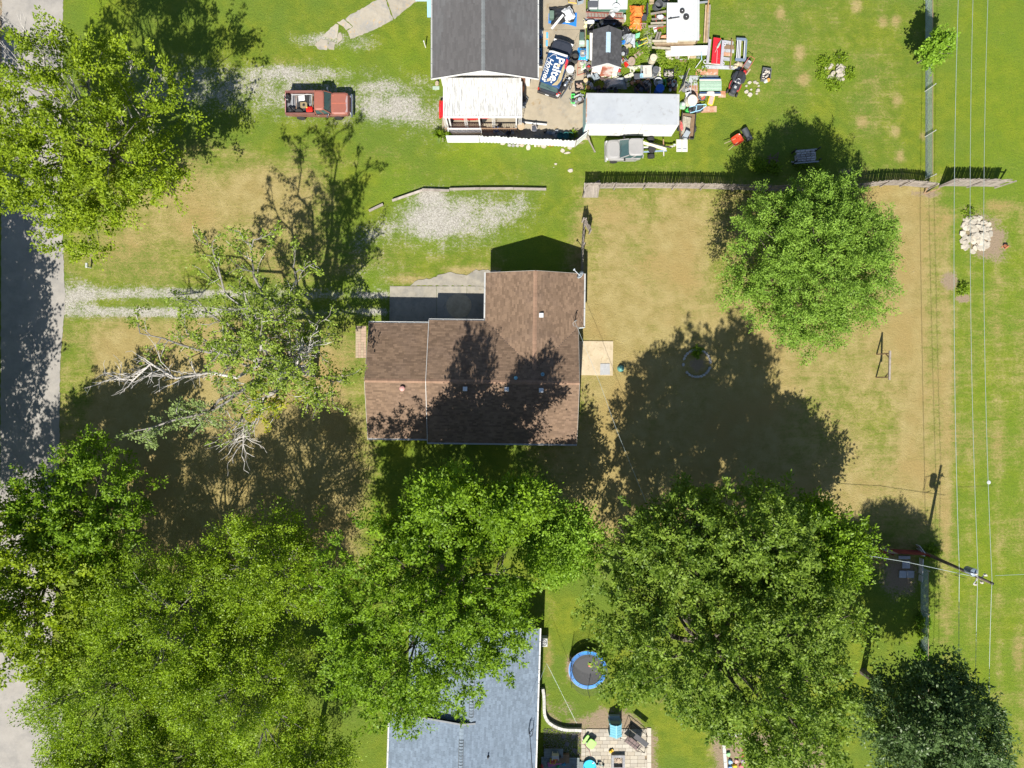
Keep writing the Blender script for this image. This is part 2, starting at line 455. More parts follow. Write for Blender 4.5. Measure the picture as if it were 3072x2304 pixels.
def ground_mat():
 if 'ground' in _mats: return _mats['ground']
 m, nt, b = nt_of('ground')
 co = nd(nt, 'TexCoord').outputs['Object']
 at = {k: nd(nt, 'Attribute', attribute_name=k).outputs['Fac'] for k in ('dry', 'gravel', 'soil', 'lush')}
 nL, nM, nS, nF = noise(nt, co, 0.16, 4, 0.6), noise(nt, co, 0.9, 5, 0.65), noise(nt, co, 5.0, 6, 0.75), noise(nt, co, 16.0, 4, 0.8)
 mp = nd(nt, 'Mapping'); mp.inputs['Scale'].default_value = (0.22, 2.4, 1); lk(nt, co, mp.inputs[0])
 nH = noise(nt, mp.outputs[0], 1.3, 5, 0.7, 0.3)
 # green blades, from blue-green to yellow-green
 g = mixc(nt, ramp(nt, nM, 0.3, 0.7), (0.104, 0.152, 0.014), (0.178, 0.206, 0.018))
 g = mixc(nt, ramp(nt, nL, 0.35, 0.65), g, (0.104, 0.160, 0.020))
 g = mixc(nt, mathn(nt, 'MULTIPLY', at['lush'], ramp(nt, nS, 0.3, 0.65)), g, (0.150, 0.225, 0.008))
 g = mixc(nt, ramp(nt, nF, 0.50, 0.68), g, (0.054, 0.090, 0.009))
 # straw
 d = mixc(nt, ramp(nt, nM, 0.3, 0.7), (0.252, 0.200, 0.074), (0.320, 0.262, 0.112))
 d = mixc(nt, ramp(nt, nF, 0.5, 0.75), d, (0.150, 0.118, 0.038))
 d = mixc(nt, ramp(nt, nL, 0.45, 0.7), d, (0.275, 0.205, 0.078))
 dv = mathn(nt, 'ADD', at['dry'], mathn(nt, 'MULTIPLY_ADD', nS, 1.0, -0.5))
 dv = mathn(nt, 'ADD', dv, mathn(nt, 'MULTIPLY_ADD', nM, 0.7, -0.35))
 dv = mathn(nt, 'ADD', dv, mathn(nt, 'MULTIPLY_ADD', nH, 0.6, -0.30))
 dv = mathn(nt, 'ADD', dv, mathn(nt, 'MULTIPLY_ADD', nF, 1.0, -0.5))
 dv = mathn(nt, 'ADD', dv, mathn(nt, 'MULTIPLY_ADD', nL, 0.6, -0.3))
 col = mixc(nt, ramp(nt, dv, 0.22, 0.84), g, d)
 # soil, with crumbs
 s = mixc(nt, nF, (0.16, 0.115, 0.075), (0.33, 0.26, 0.18))
 sv = mathn(nt, 'ADD', at['soil'], mathn(nt, 'MULTIPLY_ADD', nS, 1.3, -0.65))
 sv = mathn(nt, 'ADD', sv, mathn(nt, 'MULTIPLY_ADD', nM, 0.9, -0.45))
 sv = mathn(nt, 'ADD', sv, mathn(nt, 'MULTIPLY_ADD', nF, 0.8, -0.4))
 col = mixc(nt, ramp(nt, sv, 0.34, 0.66), col, s)
 # gravel stones among the grass
 vo = nd(nt, 'TexVoronoi', i_Scale=15.0); lk(nt, co, vo.inputs['Vector'])
 st = mixc(nt, ramp(nt, vo.outputs['Color'], 0.2, 0.8), (0.265, 0.25, 0.215), (0.42, 0.40, 0.36))
 st = mixc(nt, ramp(nt, nF, 0.5, 0.75), st, (0.20, 0.175, 0.13))
 gv = mathn(nt, 'ADD', at['gravel'], mathn(nt, 'MULTIPLY_ADD', nS, 1.7, -0.85))
 gv = mathn(nt, 'ADD', gv, mathn(nt, 'MULTIPLY_ADD', nF, 2.0, -1.0))
 gv = mathn(nt, 'ADD', gv, mathn(nt, 'MULTIPLY_ADD', nM, 1.1, -0.55))
 col = mixc(nt, ramp(nt, gv, 0.38, 0.78), col, st)
 lk(nt, col, b.inputs['Base Color'])
 b.inputs['Roughness'].default_value = 0.95
 b.inputs['Specular IOR Level'].default_value = 0.15
 hgt = mathn(nt, 'ADD', mathn(nt, 'MULTIPLY', nF, 1.0), mathn(nt, 'MULTIPLY', nS, 1.2))
 bn = nd(nt, 'Bump', i_Strength=0.8, i_Distance=0.10)
 lk(nt, hgt, bn.inputs['Height'])
 lk(nt, bn.outputs[0], b.inputs['Normal'])
 _mats['ground'] = m
 return m
build_ground()
def wavy(poly, step=8, amp=2.0, seed=1):
 """a pixel outline with its edges roughened"""
 r = random.Random(seed)
 out = []
 for i in range(len(poly)):
  (x0, y0), (x1, y1) = poly[i], poly[(i + 1) % len(poly)]
  n = max(1, int(math.hypot(x1 - x0, y1 - y0) / step))
  for k in range(n):
   t = k / n
   out.append((x0 + (x1 - x0) * t + r.uniform(-amp, amp), y0 + (y1 - y0) * t + r.uniform(-amp, amp)))
 return out
def slab(name, poly, z0, z1, mat, label=None, kind='structure', par=None, wav=0, seed=1):
 p = wavy(poly, 8, wav, seed) if wav else poly
 mb = MB().prism([G(*q, z1) for q in p], z0, z1)
 if par: return part(par, name, mb, mat, label, kind)
 return solo(name, mb, mat, label, kind=kind)
ASPH = pm('asphalt', (0.262, 0.245, 0.222), (0.225, 0.213, 0.197), rough=0.9, scale=1.2, amt=0.12, bump=0.4, bscale=30, spec=0.2)
CONC = pm('concrete', (0.265, 0.243, 0.20), (0.21, 0.197, 0.17), rough=0.9, scale=1.4, amt=0.18, isl=.08, stain=(0.19, 0.165, 0.12), bump=0.3, spec=0.2)
CONCY = pm('yard_concrete', (0.285, 0.245, 0.18), (0.225, 0.20, 0.157), rough=0.9, scale=0.9, amt=0.14, isl=.07, stain=(0.23, 0.17, 0.095), bump=0.3, spec=0.2)
PATIO = pm('patio_concrete', (0.37, 0.305, 0.21), (0.31, 0.255, 0.17), rough=0.9, scale=2.2, amt=0.16, stain=(0.24, 0.19, 0.11), bump=0.3, spec=0.2)
slab('road', [(6, -300), (188, -300), (189, 0), (190, 120), (186, 400), (184, 640), (190, 760), (195, 900), (187, 1000), (180, 1100), (178, 1320), (172, 1700), (150, 2000), (190, 2150), (196, 2700), (-60, 2700), (0, 1600), (4, 700)], -0.05, 0.02, ASPH, 'grey asphalt road with a ragged grass edge', wav=1.5)
# concrete beside the brown house
pad = thing('concrete_drive', None, None, G3(1310, 915), kind='structure')
pad['label'] = 'concrete drive slab along the brown house'
part(pad, 'slab', MB().prism([G(*q) for q in [(1170, 859), (1310, 859), (1310, 1000), (1168, 1000)]], -0.05, 0.05), CONC, world=True)
part(pad, 'slab', MB().prism([G(*q) for q in [(1311, 859), (1400, 859), (1400, 1000), (1311, 1000)]], -0.05, 0.048), CONC, world=True)
part(pad, 'slab', MB().prism([G(*q) for q in [(1401, 859), (1500, 859), (1500, 1000), (1401, 1000)]], -0.05, 0.052), CONC, world=True)
part(pad, 'slab', MB().prism([G(*q) for q in wavy([(1232, 857), (1250, 842), (1300, 834), (1330, 820), (1352, 814), (1362, 822), (1400, 826), (1420, 810), (1500, 812), (1500, 858)], 7, 2.5, 3)], -0.05, 0.046), CONC, world=True)
part(pad, 'round_patch', MB().prism([G(1377 + 38 * math.cos(t), 915 + (34 if math.sin(t) < 0 else 40) * math.sin(t)) for t in np.linspace(0, 2 * PI, 30)[:-1]], 0.03, 0.062), PATIO, 'round paler patch of newer concrete', world=True)
bp = thing('back_patio', None, None, G3(1790, 1073), kind='structure'); bp['label'] = 'pale square patio slab behind the brown house'
part(bp, 'slab', MB().prism([G(*q) for q in [(1730, 1023), (1839, 1024), (1838, 1127), (1730, 1125)]], -0.05, 0.07), PATIO, world=True)
solo('stepping_slab', MB().prism([G(*q, .08) for q in [(1801, 1091), (1829, 1091), (1830, 1124), (1800, 1125)]], 0.072, 0.11), pm('grey_slab', (.33, .335, .34), rough=.9, bump=.3), 'grey paving slab lying on the pale back patio', 'paving slab')
# paver walk west of the house
pw = thing('paver_walk', None, None, G3(1082, 1023), kind='structure'); pw['label'] = 'narrow walk of worn concrete pavers'
r = random.Random(4)
it = []
for iy in range(12):
 for ix in range(4):
  if iy < 6 and ix % 2: continue
  wd = 2 if iy < 6 else 1
  x, y = G(1067 + ix * 8 + 4 * wd, 978 + iy * 8 + 4)
  it.append(((x - pw.location.x, y - pw.location.y, 0.02 + r.uniform(-.006, .006)), (0, 0, r.uniform(-.03, .03)), (0.212 * wd, .212, .05)))
pieces(pw, 'paver', MB().box(0, 0, -.5, 1, 1, 1), [pm('paver_tan', (.30, .235, .165), rough=.9, bump=.3), pm('paver_pink', (.31, .225, .165), rough=.9, bump=.3)], it)
# diagonal broken walk at the top, slab by slab
dw = thing('broken_walk', None, None, G3(1100, 60), kind='structure'); dw['label'] = 'old concrete walk broken into slabs with grass between'
OLD = pm('old_concrete', (.29, .26, .21), (.22, .21, .19), rough=.9, scale=1.5, amt=.2, stain=(.36, .25, .12), bump=.3)
for q in [[(944, 135), (965, 117), (985, 122), (982, 150), (958, 150)], [(986, 123), (1007, 128), (1002, 150), (985, 148)], [(970, 108), (1007, 71), (1015, 76), (1012, 112), (1000, 118)],
   [(1016, 98), (1024, 99), (1028, 116), (1015, 128), (1010, 135)], [(1012, 68), (1032, 58), (1058, 80), (1040, 90)], [(1036, 57), (1052, 45), (1080, 29), (1130, 0), (1152, -12), (1180, 60), (1120, 90), (1052, 118), (1042, 92), (1060, 80)],
   [(1156, -12), (1330, -80), (1340, -40), (1262, -2), (1232, 16), (1183, 58)]]:
 part(dw, 'slab', MB().prism([G(*p) for p in wavy(q, 6, 1.5, len(it) + q[0][0])], -.05, .03 + .004 * (q[0][0] % 4)), OLD, world=True)
# neighbour's concrete yard
yd = thing('yard_slab', None, None, G3(1680, 250), kind='structure'); yd['label'] = 'stained concrete yard beside the grey house'
for i, q in enumerate([[(1560, -60), (1758, -60), (1757, 89), (1560, 89)], [(1560, 90), (1757, 90), (1757, 180), (1560, 180)], [(1560, 181), (1757, 181), (1757, 264), (1560, 264)], [(1560, 265), (1757, 265), (1770, 330), (1770, 420), (1560, 420)], [(1326, 290), (1559, 290), (1559, 425), (1326, 425)]]):
 part(yd, 'slab', MB().prism([G(*p) for p in q], -.05, .03 + .003 * (i % 2)), CONCY, world=True)
# ---------------------------------------------------------------- buildings
def shingles(par, planes, mat, course=0.15, tab=0.32, single=None, seed=1, th=0.012, name='shingle'):
 """planes: (origin, u, v, polygon in u, v). Every tab has its own top and butt edge; those near `single` are objects of their own, the rest one part"""
 rnd = random.Random(seed)
 cells = []
 for o, u, v, poly in planes:
  o, u, v = Vector(o), Vector(u).normalized(), Vector(v).normalized()
  n = u.cross(v)
  if n.z < 0: n = -n
  v0, v1 = min(p[1] for p in poly), max(p[1] for p in poly)
  row = 0
  y = v0
  while y < v1 - 0.02:
   yc = min(y + course * 0.5, v1 - .01)
   xs_ = []
   for i in range(len(poly)):
    (xa, ya), (xb, yb) = poly[i], poly[(i + 1) % len(poly)]
    if (ya > yc) != (yb > yc): xs_.append(xa + (xb - xa) * (yc - ya) / (yb - ya))
   xs_.sort()
   for a, b in zip(xs_[::2], xs_[1::2]):
    x = a - (tab * 0.5 if row % 2 else 0) - rnd.uniform(0, .06)
    while x < b:
     x2 = x + tab * rnd.choice((1, 1, 1, .8, 1.3))
     xa, xb = max(x, a), min(x2, b)
     if xb - xa > .03:
      cells.append((o + u * (xa + xb) / 2 + v * y, u, v, n, xb - xa - .006, min(course * 1.06, v1 - y)))
     x = x2
   y += course; row += 1
 if single is not None:
  c = Vector(single)
  cells.sort(key=lambda q: (q[0] - c).length)
  unit = MB().add([(-.5, 0, .001), (.5, 0, .001), (.5, 0, th), (-.5, 0, th), (.5, 1, .002), (-.5, 1, .002)], [(0, 1, 2, 3), (3, 2, 4, 5), (1, 4, 2), (0, 3, 5)]).mesh(name, mat)
  for p, u, v, n, wd, ln in cells[:290]:
   ob = link(bpy.data.objects.new(name, unit))
   ob.parent = par
   ob.matrix_local = Matrix(((u.x, v.x, n.x, p.x), (u.y, v.y, n.y, p.y), (u.z, v.z, n.z, p.z), (0, 0, 0, 1))) @ Matrix.Diagonal((wd, ln, 1, 1))
  cells = cells[290:]
 vs_, fs = [], []
 for p, u, v, n, wd, ln in cells:
  h = u * wd / 2
  b = len(vs_)
  vs_ += [p - h + n * .001, p + h + n * .001, p + h + n * th, p - h + n * th, p + h + v * ln + n * .002, p - h + v * ln + n * .002]
  fs += [(b, b + 1, b + 2, b + 3), (b + 3, b + 2, b + 4, b + 5), (b + 1, b + 4, b + 2), (b, b + 3, b + 5)]
 mb = MB(); mb.v = [tuple(q) for q in vs_]; mb.f = fs
 o = part(par, 'shingle_courses', mb, mat, kind='stuff')
 return o
def ridge_caps(par, a, b, side, drop, mat, wd=0.16, ln=0.28):
 """bent cap pieces along a ridge"""
 a, b = Vector(a), Vector(b)
 L = (b - a).length; d = (b - a) / L
 side = Vector(side).normalized()
 n = int(L / ln)
 unit = MB().add([(0, -wd, -wd * drop), (0, 0, 0.02), (0, wd, -wd * drop), (1.06, -wd, -wd * drop - .012), (1.06, 0, .008), (1.06, wd, -wd * drop - .012)], [(0, 3, 4, 1), (1, 4, 5, 2), (0, 1, 2)])
 me = unit.mesh('ridge_cap', mat)
 for i in range(n):
  o = link(bpy.data.objects.new('ridge_cap', me)); o.parent = par
  p = a + d * (L / n) * i + Vector((0, 0, .016))
  o.matrix_local = Matrix(((d.x, side.x, 0, p.x), (d.y, side.y, 0, p.y), (d.z, side.z, 1, p.z), (0, 0, 0, 1))) @ Matrix.Diagonal((L / n, 1, 1, 1))
def roof_slab(par, poly3, mat, name='roof', th=0.10):
 """a roof deck of real thickness under its covering"""
 mb = MB()
 k = len(poly3)
 a = sum((poly3[i][0] * poly3[(i + 1) % k][1] - poly3[(i + 1) % k][0] * poly3[i][1]) for i in range(k))
 if a < 0: poly3 = poly3[::-1]
 mb.add([tuple(p) for p in poly3] + [(p[0], p[1], p[2] - th) for p in poly3], [tuple(range(k)), tuple(reversed(range(k, 2 * k)))] + [(i, k + i, k + (i + 1) % k, (i + 1) % k) for i in range(k)])
 return part(par, name, mb, mat)
def gutter(par, a, b, mat, wd=0.11, name='gutter'):
 """an open trough with its hangers"""
 a, b = Vector(a), Vector(b)
 d = (b - a).normalized(); q = Vector((0, 0, 1)).cross(d) * wd / 2; z = Vector((0, 0, .09))
 mb = MB()
 mb.beam(a - z, b - z, wd, .012); mb.beam(a + q - z * .5, b + q - z * .5, .012, .10); mb.beam(a - q - z * .5, b - q - z * .5, .012, .10)
 n = int((b - a).length / 1.1)
 for i in range(n + 1):
  p = a + (b - a) * (i / max(n, 1))
  mb.beam(p - q, p + q, .03, .015)
 return part(par, name, mb, mat)
def window(par, x, y, z, wd, ht, face, fm=None, gm=None):
 """a framed window on a wall whose outward side is face (dx, dy)"""
 fm = fm or WHITE; gm = gm or GLASS
 dx, dy = face
 ux, uy = -dy, dx
 f = MB()
 for s in (-1, 1):
  f.beam((x + ux * s * wd / 2 + dx * .03, y + uy * s * wd / 2 + dy * .03, z), (x + ux * s * wd / 2 + dx * .03, y + uy * s * wd / 2 + dy * .03, z + ht), .07)
  zz = z if s < 0 else z + ht
  f.beam((x - ux * wd / 2 + dx * .032, y - uy * wd / 2 + dy * .032, zz), (x + ux * wd / 2 + dx * .032, y + uy * wd / 2 + dy * .032, zz), .075)
 o = part(par, 'window', f, fm)
 q = part(o, 'pane', MB().beam((x - ux * wd / 2.1 + dx * .01, y - uy * wd / 2.1 + dy * .01, z + ht / 2), (x + ux * wd / 2.1 + dx * .01, y + uy * wd / 2.1 + dy * .01, z + ht / 2), .012, ht * .96), gm)
WHITE = pm('white_paint', (.52, .52, .505), rough=.55, amt=.06, isl=.03)
WHITE2 = pm('white_metal', (.66, .67, .68), rough=.4, amt=.05, isl=.04, stain=(.45, .44, .40))
GLASS = pm('dark_glass', (.03, .045, .05), rough=.08, amt=.1, spec=.6)
GUT = pm('gutter_metal', (.40, .41, .41), rough=.4, amt=.08)
BROWN = pm('brown_shingle', (.152, .103, .070), (.140, .096, .068), rough=.95, scale=.7, amt=.20, isl=.22, bump=.5, bscale=60, spec=.15)
CAPB = pm('brown_cap', (.205, .128, .086), rough=.95, scale=2, amt=.15, isl=.12, bump=.4)
DECK = pm('roof_deck', (.06, .045, .04), rough=.95)
GREY = pm('grey_shingle', (.082, .079, .080), (.092, .092, .094), rough=.92, scale=.5, amt=.10, isl=.10, bump=.5, bscale=60, spec=.25)
BLUE = pm('blue_shingle', (.138, .176, .226), (.124, .160, .206), rough=.92, scale=1.2, amt=.10, isl=.16, bump=.4, bscale=60, spec=.3)
SIDING = pm('tan_siding', (.36, .31, .25), rough=.8, amt=.08)
def brown_house():
 o = thing('brown_house', 'ranch house with a brown shingle roof in the middle of the dry lawn', 'house', (0, 0, 0), math.radians(-.7))
 P = .333
 ze, zl = 2.75, 2.60
 x0, x1, x2 = -6.65, 5.2, -11.44            # main west and east, left wing west
 yN, yS, yr = 5.0, -4.72, .14
 zr = ze + (yN - yr) * P
 wx0, wx1, wy = -2.2, 5.63, 8.82
 wr = (wx0 + wx1) / 2
 zw = ze + (wr - wx0) * P
 yj = yN - (wr - wx0)                       # where the wing ridge meets the main slope
 ye = yN - (wx1 - x1)                       # the east valley at the eave
 k = math.hypot(1, P)
 zN = lambda y: ze + (yN - y) * P
 # decks
 roof_slab(o, [(x0, yN, ze), (wx0, yN, ze), (wr, yj, zN(yj)), (x1, ye, zN(ye)), (x1, yr, zr), (x0, yr, zr)], DECK)
 roof_slab(o, [(x0, yr, zr), (x1, yr, zr), (x1, yS, ze), (x0, yS, ze)], DECK)
 roof_slab(o, [(wx0, wy, ze), (wx0, yN, ze), (wr, yj, zw), (wr, wy, zw)], DECK)
 roof_slab(o, [(wx1, wy, ze), (wr, wy, zw), (wr, yj, zw), (x1, ye, ze + (wx1 - x1) * P), (wx1, ye, ze)], DECK)
 yl0, yl1 = 4.75, -4.46
 zlr = zl + (yl0 - yr) * P
 roof_slab(o, [(x2, yl0, zl), (x0, yl0, zl), (x0, yr, zlr), (x2, yr, zlr)], DECK)
 roof_slab(o, [(x2, yr, zlr), (x0, yr, zlr), (x0, yl1, zl + (yr - yl1) * 0 + (zlr - zl - (yr - yl1) * P)), (x2, yl1, zl + (zlr - zl - (yr - yl1) * P))], DECK)
 zls = zlr - (yr - yl1) * P
 pl = []
 def NS(yy, v): return (yN - yy) * k
 pl.append(((0, yN, ze), (1, 0, 0), (0, -1, P), [(x0, 0), (wx0, 0), (wr, (yN - yj) * k), (x1, (yN - ye) * k), (x1, (yN - yr) * k), (x0, (yN - yr) * k)]))
 pl.append(((0, yS, zr - (yr - yS) * P), (1, 0, 0), (0, 1, P), [(x0, 0), (x1, 0), (x1, (yr - yS) * k), (x0, (yr - yS) * k)]))
 pl.append(((wx0, 0, ze), (0, 1, 0), (1, 0, P), [(yN, 0), (wy, 0), (wy, (wr - wx0) * k), (yj, (wr - wx0) * k)]))
 pl.append(((wx1, 0, ze), (0, 1, 0), (-1, 0, P), [(ye, 0), (wy, 0), (wy, (wx1 - wr) * k), (yj, (wx1 - wr) * k), (ye, (wx1 - x1) * k)]))
 pl.append(((0, yl0, zl), (1, 0, 0), (0, -1, P), [(x2, 0), (x0 - .02, 0), (x0 - .02, (yl0 - yr) * k), (x2, (yl0 - yr) * k)]))
 pl.append(((0, yl1, zls), (1, 0, 0), (0, 1, P), [(x2, 0), (x0 - .02, 0), (x0 - .02, (yr - yl1) * k), (x2, (yr - yl1) * k)]))
 shingles(o, pl, BROWN, .14, .30, single=(-1.0, 5.5, 3.3), seed=3)
 ridge_caps(o, (x0, yr, zr), (x1, yr, zr), (0, 1, 0), P, CAPB)
 ridge_caps(o, (x2, yr, zlr), (x0 - .03, yr, zlr), (0, 1, 0), P, CAPB)
 ridge_caps(o, (wr, wy, zw), (wr, yj, zw), (1, 0, 0), P, CAPB)
 # gutters, rakes
 gutter(o, (x0, yN + .06, ze), (wx0, yN + .06, ze), GUT)
 gutter(o, (wx0 - .06, wy, ze), (wx0 - .06, yN, ze), GUT)
 gutter(o, (wx1 + .06, ye, ze), (wx1 + .06, wy, ze), GUT)
 gutter(o, (x0, yS - .06, zr - (yr - yS) * P), (x1, yS - .06, zr - (yr - yS) * P), GUT)
 gutter(o, (x2, yl0 + .06, zl), (x0, yl0 + .06, zl), GUT)
 gutter(o, (x2, yl1 - .06, zls), (x0, yl1 - .06, zls), GUT)
 mb = MB()
 mb.beam((x0 - .015, yN, ze - .02), (x0 - .015, yr, zr - .02), .03, .16); mb.beam((x0 - .015, yr, zr - .02), (x0 - .015, yS, zr - (yr - yS) * P - .02), .03, .16)
 part(o, 'rake_board', mb, WHITE)
 FA = []
 mb = type('q', (), {'beam': lambda s, *a: FA.append(a)})()
 mb.beam((x1 + .012, yr, zr - .06), (x1 + .012, yS, zr - (yr - yS) * P - .06), .025, .15); mb.beam((x1 + .012, ye, zN(ye) - .06), (x1 + .012, yr, zr - .06), .025, .15)
 mb.beam((x2 - .012, yl0, zl - .06), (x2 - .012, yr, zlr - .06), .025, .15); mb.beam((x2 - .012, yr, zlr - .06), (x2 - .012, yl1, zls - .06), .025, .15)
 mb.beam((wx0, wy + .012, ze - .06), (wr, wy + .012, zw - .06), .025, .15); mb.beam((wr, wy + .012, zw - .06), (wx1, wy + .012, ze - .06), .025, .15)
 for a in FA: part(o, 'fascia_board', MB().beam(*a), pm('fascia', (.30, .28, .25), rough=.6))
 mb = MB()
 mb.tube([(x1 + .1, ye - .05, ze - .05), (x1 + .35, ye - .02, ze - .06), (wx1 + .06, ye, ze - .08)], .045, 6); mb.tube([(x1 + .1, ye - .05, ze - .05), (x1 - .12, ye - .1, 2.5), (x1 - .36, ye - .1, 2.3), (x1 - .36, ye - .1, .2)], .045, 6)
 part(o, 'downspout', mb, pm('pale_metal', (.45, .50, .50), rough=.4))
 # walls with gables
 w_ = MB().box((x0 + x1) / 2, (yN + yS) / 2, 0, x1 - x0 - .6, yN - yS - .9, 2.66).box((x2 + x0) / 2 + .2, (yl0 + yl1) / 2, 0, x0 - x2 - .4, yl0 - yl1 - .8, 2.52).box(wr, (wy + yN) / 2 - .25, 0, wx1 - wx0 - .8, wy - yN - .3, 2.66)
 w_.add([(wx0 + .4, wy - .41, 2.6), (wx1 - .4, wy - .41, 2.6), (wr, wy - .41, zw - .14), (wx0 + .4, wy - .6, 2.6), (wx1 - .4, wy - .6, 2.6), (wr, wy - .6, zw - .14)], [(0, 2, 1), (3, 4, 5), (0, 1, 4, 3), (1, 2, 5, 4), (2, 0, 3, 5)])
 for xx in (x2 + .4, x1 - .32):
  w_.add([(xx, yl0 - .5, 2.5), (xx, yl1 + .5, 2.5), (xx, yr, zlr - .14), (xx + .05, yl0 - .5, 2.5), (xx + .05, yl1 + .5, 2.5), (xx + .05, yr, zlr - .14)], [(0, 1, 2), (3, 5, 4), (0, 3, 4, 1), (1, 4, 5, 2), (2, 5, 3, 0)])
 part(o, 'wall', w_, SIDING)
 for x in (-9.8, -4.2): window(o, x, -4.06 if x < -6 else -4.27, 1.0, 1.5, 1.1, (0, -1))
 window(o, 1.0, -4.27, 1.0, 1.5, 1.1, (0, -1)); window(o, x2 + .4, 2.2, 1.0, 1.3, 1.1, (-1, 0)); window(o, x1 - .3, -2.2, 1.0, 1.3, 1.1, (1, 0)); window(o, wr, wy - .4, 1.0, 1.3, 1.1, (0, 1))
 # roof vents: four square, two pipes, one pink round cap
 VW = pm('vent_white', (.50, .51, .52), rough=.5)
 for px, py in ((1395, 1166), (1520, 1167), (1624, 1170), (1622, 943)):
  yy = G(px, py, 4.4)
  x, y = yy[0], yy[1] + .0122 * yy[0]
  zz = (zr - (yr - y) * P if y < yr else ze + (wx1 - x) * P)
  v = MB().box(x, y, zz - .03, .30, .34, .05).box(x, y - .02, zz + .03, .36, .36, .16, tx=.92, ty=.9)
  part(o, 'roof_vent', v, VW, bevel=.015)
 for px, py, c in ((1547, 1134, (.14, .33, .42)), (1628, 1123, (.12, .26, .34))):
  x, y = G(px, py, 4.5); y += .0122 * x
  zz = zN(y)
  v = MB().lathe([(.16, -.03), (.14, .05), (.07, .08), (.07, .34), (.055, .34), (.055, .25)], x, y, zz, 12)
  part(o, 'vent_pipe', v, pm('teal_pipe%d' % px, c, rough=.5), smooth=False)
 x, y = G(1204, 1166, 4.6); y += .0122 * x
 v = MB().lathe([(.13, -.1), (.13, .22), (.21, .24), (.20, .30), (.10, .36), (.02, .38)], x, y, zlr - (yr - y) * P, 14)
 part(o, 'chimney_cap', v, pm('pink_metal', (.42, .22, .20), rough=.55), 'faded pink round flue cap')
 # service mast with its weatherhead
 x, y = G(1724, 962, 3.6); y += .0122 * x
 zz = ze + (wx1 - x) * P
 mb = MB().tube([(x, y, zz - .1), (x, y, zz + .9), (x + .08, y - .05, zz + .98)], .035, 6)
 mb.tube([(x, y, zz + .9), (x - .2, y - .2, zz + .6), (x - .15, y - .4, zz + .55), (x + .1, y - .45, zz + .75)], .018, 5)
 part(o, 'service_mast', mb, pm('galvanised', (.40, .42, .43), rough=.45, metal=.6))
 # small dark antenna leftovers at the south-east corner
 return o
HOUSE = brown_house()
d = thing('satellite_dish', 'pale grey satellite dish on the north-east corner of the brown roof', 'satellite dish', G3(1735, 826, 2.9), .1)
TIN = pm('dish_grey', (.36, .40, .43), rough=.45)
mt = Euler((math.radians(52), 0, math.radians(-128))).to_matrix()
part(d, 'dish', MB().lathe([(.02, 0), (.18, .02), (.33, .07), (.34, .075), (.18, .035), (.02, .02)], .16, -.05, .30, 20, mt, sy=.85), TIN, smooth=True)
part(d, 'arm', MB().tube([(.1, -.05, .28), (-.1, .12, .42), (-.32, .38, .50)], .025, 6).box(-.34, .40, .46, .16, .10, .09, rz=.8), TIN)
part(d, 'mount', MB().tube([(0, 0, -.14), (0, 0, .2), (.14, -.05, .3)], .03, 6).box(0, 0, -.14, .22, .2, .03), TIN)
def grey_house():
 o = thing('grey_house', 'house with a dark grey shingle roof at the top edge of the picture', 'house')
 xw, xe, ys, zr, ze = -6.33, 2.02, 24.21, 4.3, 2.8
 xr, yn = -2.22, 36.0
 P = (zr - ze) / (xr - xw)
 k = math.hypot(1, P)
 PE = (zr - ze) / (xe - xr)
 roof_slab(o, [(xw, ys, ze), (xr, ys, zr), (xr, yn, zr), (xw, yn, ze)], DECK)
 roof_slab(o, [(xe, ys, ze), (xe, yn, ze), (xr, yn, zr), (xr, ys, zr)], DECK)
 shingles(o, [((xw, 0, ze), (0, 1, 0), (1, 0, P), [(ys, 0), (yn, 0), (yn, (xr - xw) * k), (ys, (xr - xw) * k)]),
     ((xe, 0, ze), (0, 1, 0), (-1, 0, PE), [(ys, 0), (yn, 0), (yn, (xe - xr) * k), (ys, (xe - xr) * k)])], GREY, .16, .6, seed=8, th=.014, single=(-3, 27, 4))
 ridge_caps(o, (xr, ys, zr), (xr, yn, zr), (1, 0, 0), P, pm('grey_cap', (.135, .145, .15), rough=.9, isl=.12))
 gutter(o, (xw - .06, ys, ze), (xw - .06, yn, ze), GUT); gutter(o, (xe + .06, yn, ze), (xe + .06, ys, ze), GUT)
 mb = MB().beam((xw - .1, ys - .015, ze - .03), (xr, ys - .015, zr - .03), .03, .20).beam((xr, ys - .015, zr - .03), (xe + .1, ys - .015, ze - .03), .03, .20)
 part(o, 'fascia', mb, WHITE)
 w_ = MB().box((xw + xe) / 2, (ys + yn) / 2 + .2, 0, xe - xw - 1.1, yn - ys - .8, 2.75)
 w_.add([(xw + .55, ys + .42, 2.7), (xe - .55, ys + .42, 2.7), (xr, ys + .42, zr - .25), (xw + .55, ys + .6, 2.7), (xe - .55, ys + .6, 2.7), (xr, ys + .6, zr - .25)], [(0, 1, 2), (3, 5, 4), (0, 3, 4, 1), (1, 4, 5, 2), (2, 5, 3, 0)])
 part(o, 'wall', w_, WHITE)
 window(o, -3.6, ys + .39, 1.0, 1.2, 1.0, (0, -1)); window(o, xe - .55, 29, 1, 1.3, 1.1, (1, 0)); window(o, xw + .54, 27, 1, 1.3, 1.1, (-1, 0))
 dr = part(o, 'door', MB().box(.6, ys + .4, .05, .9, .06, 2.0), pm('brown_door', (.16, .08, .05), rough=.5))
 part(dr, 'handle', MB().lathe([(.03, 0), (.03, .05)], .9, ys + .34, 1.0, 8), GUT)
grey_house()
aw = thing('awning', 'light blue metal awning on the west side of the grey roof', 'awning', G3(1288, 24, 2.5))
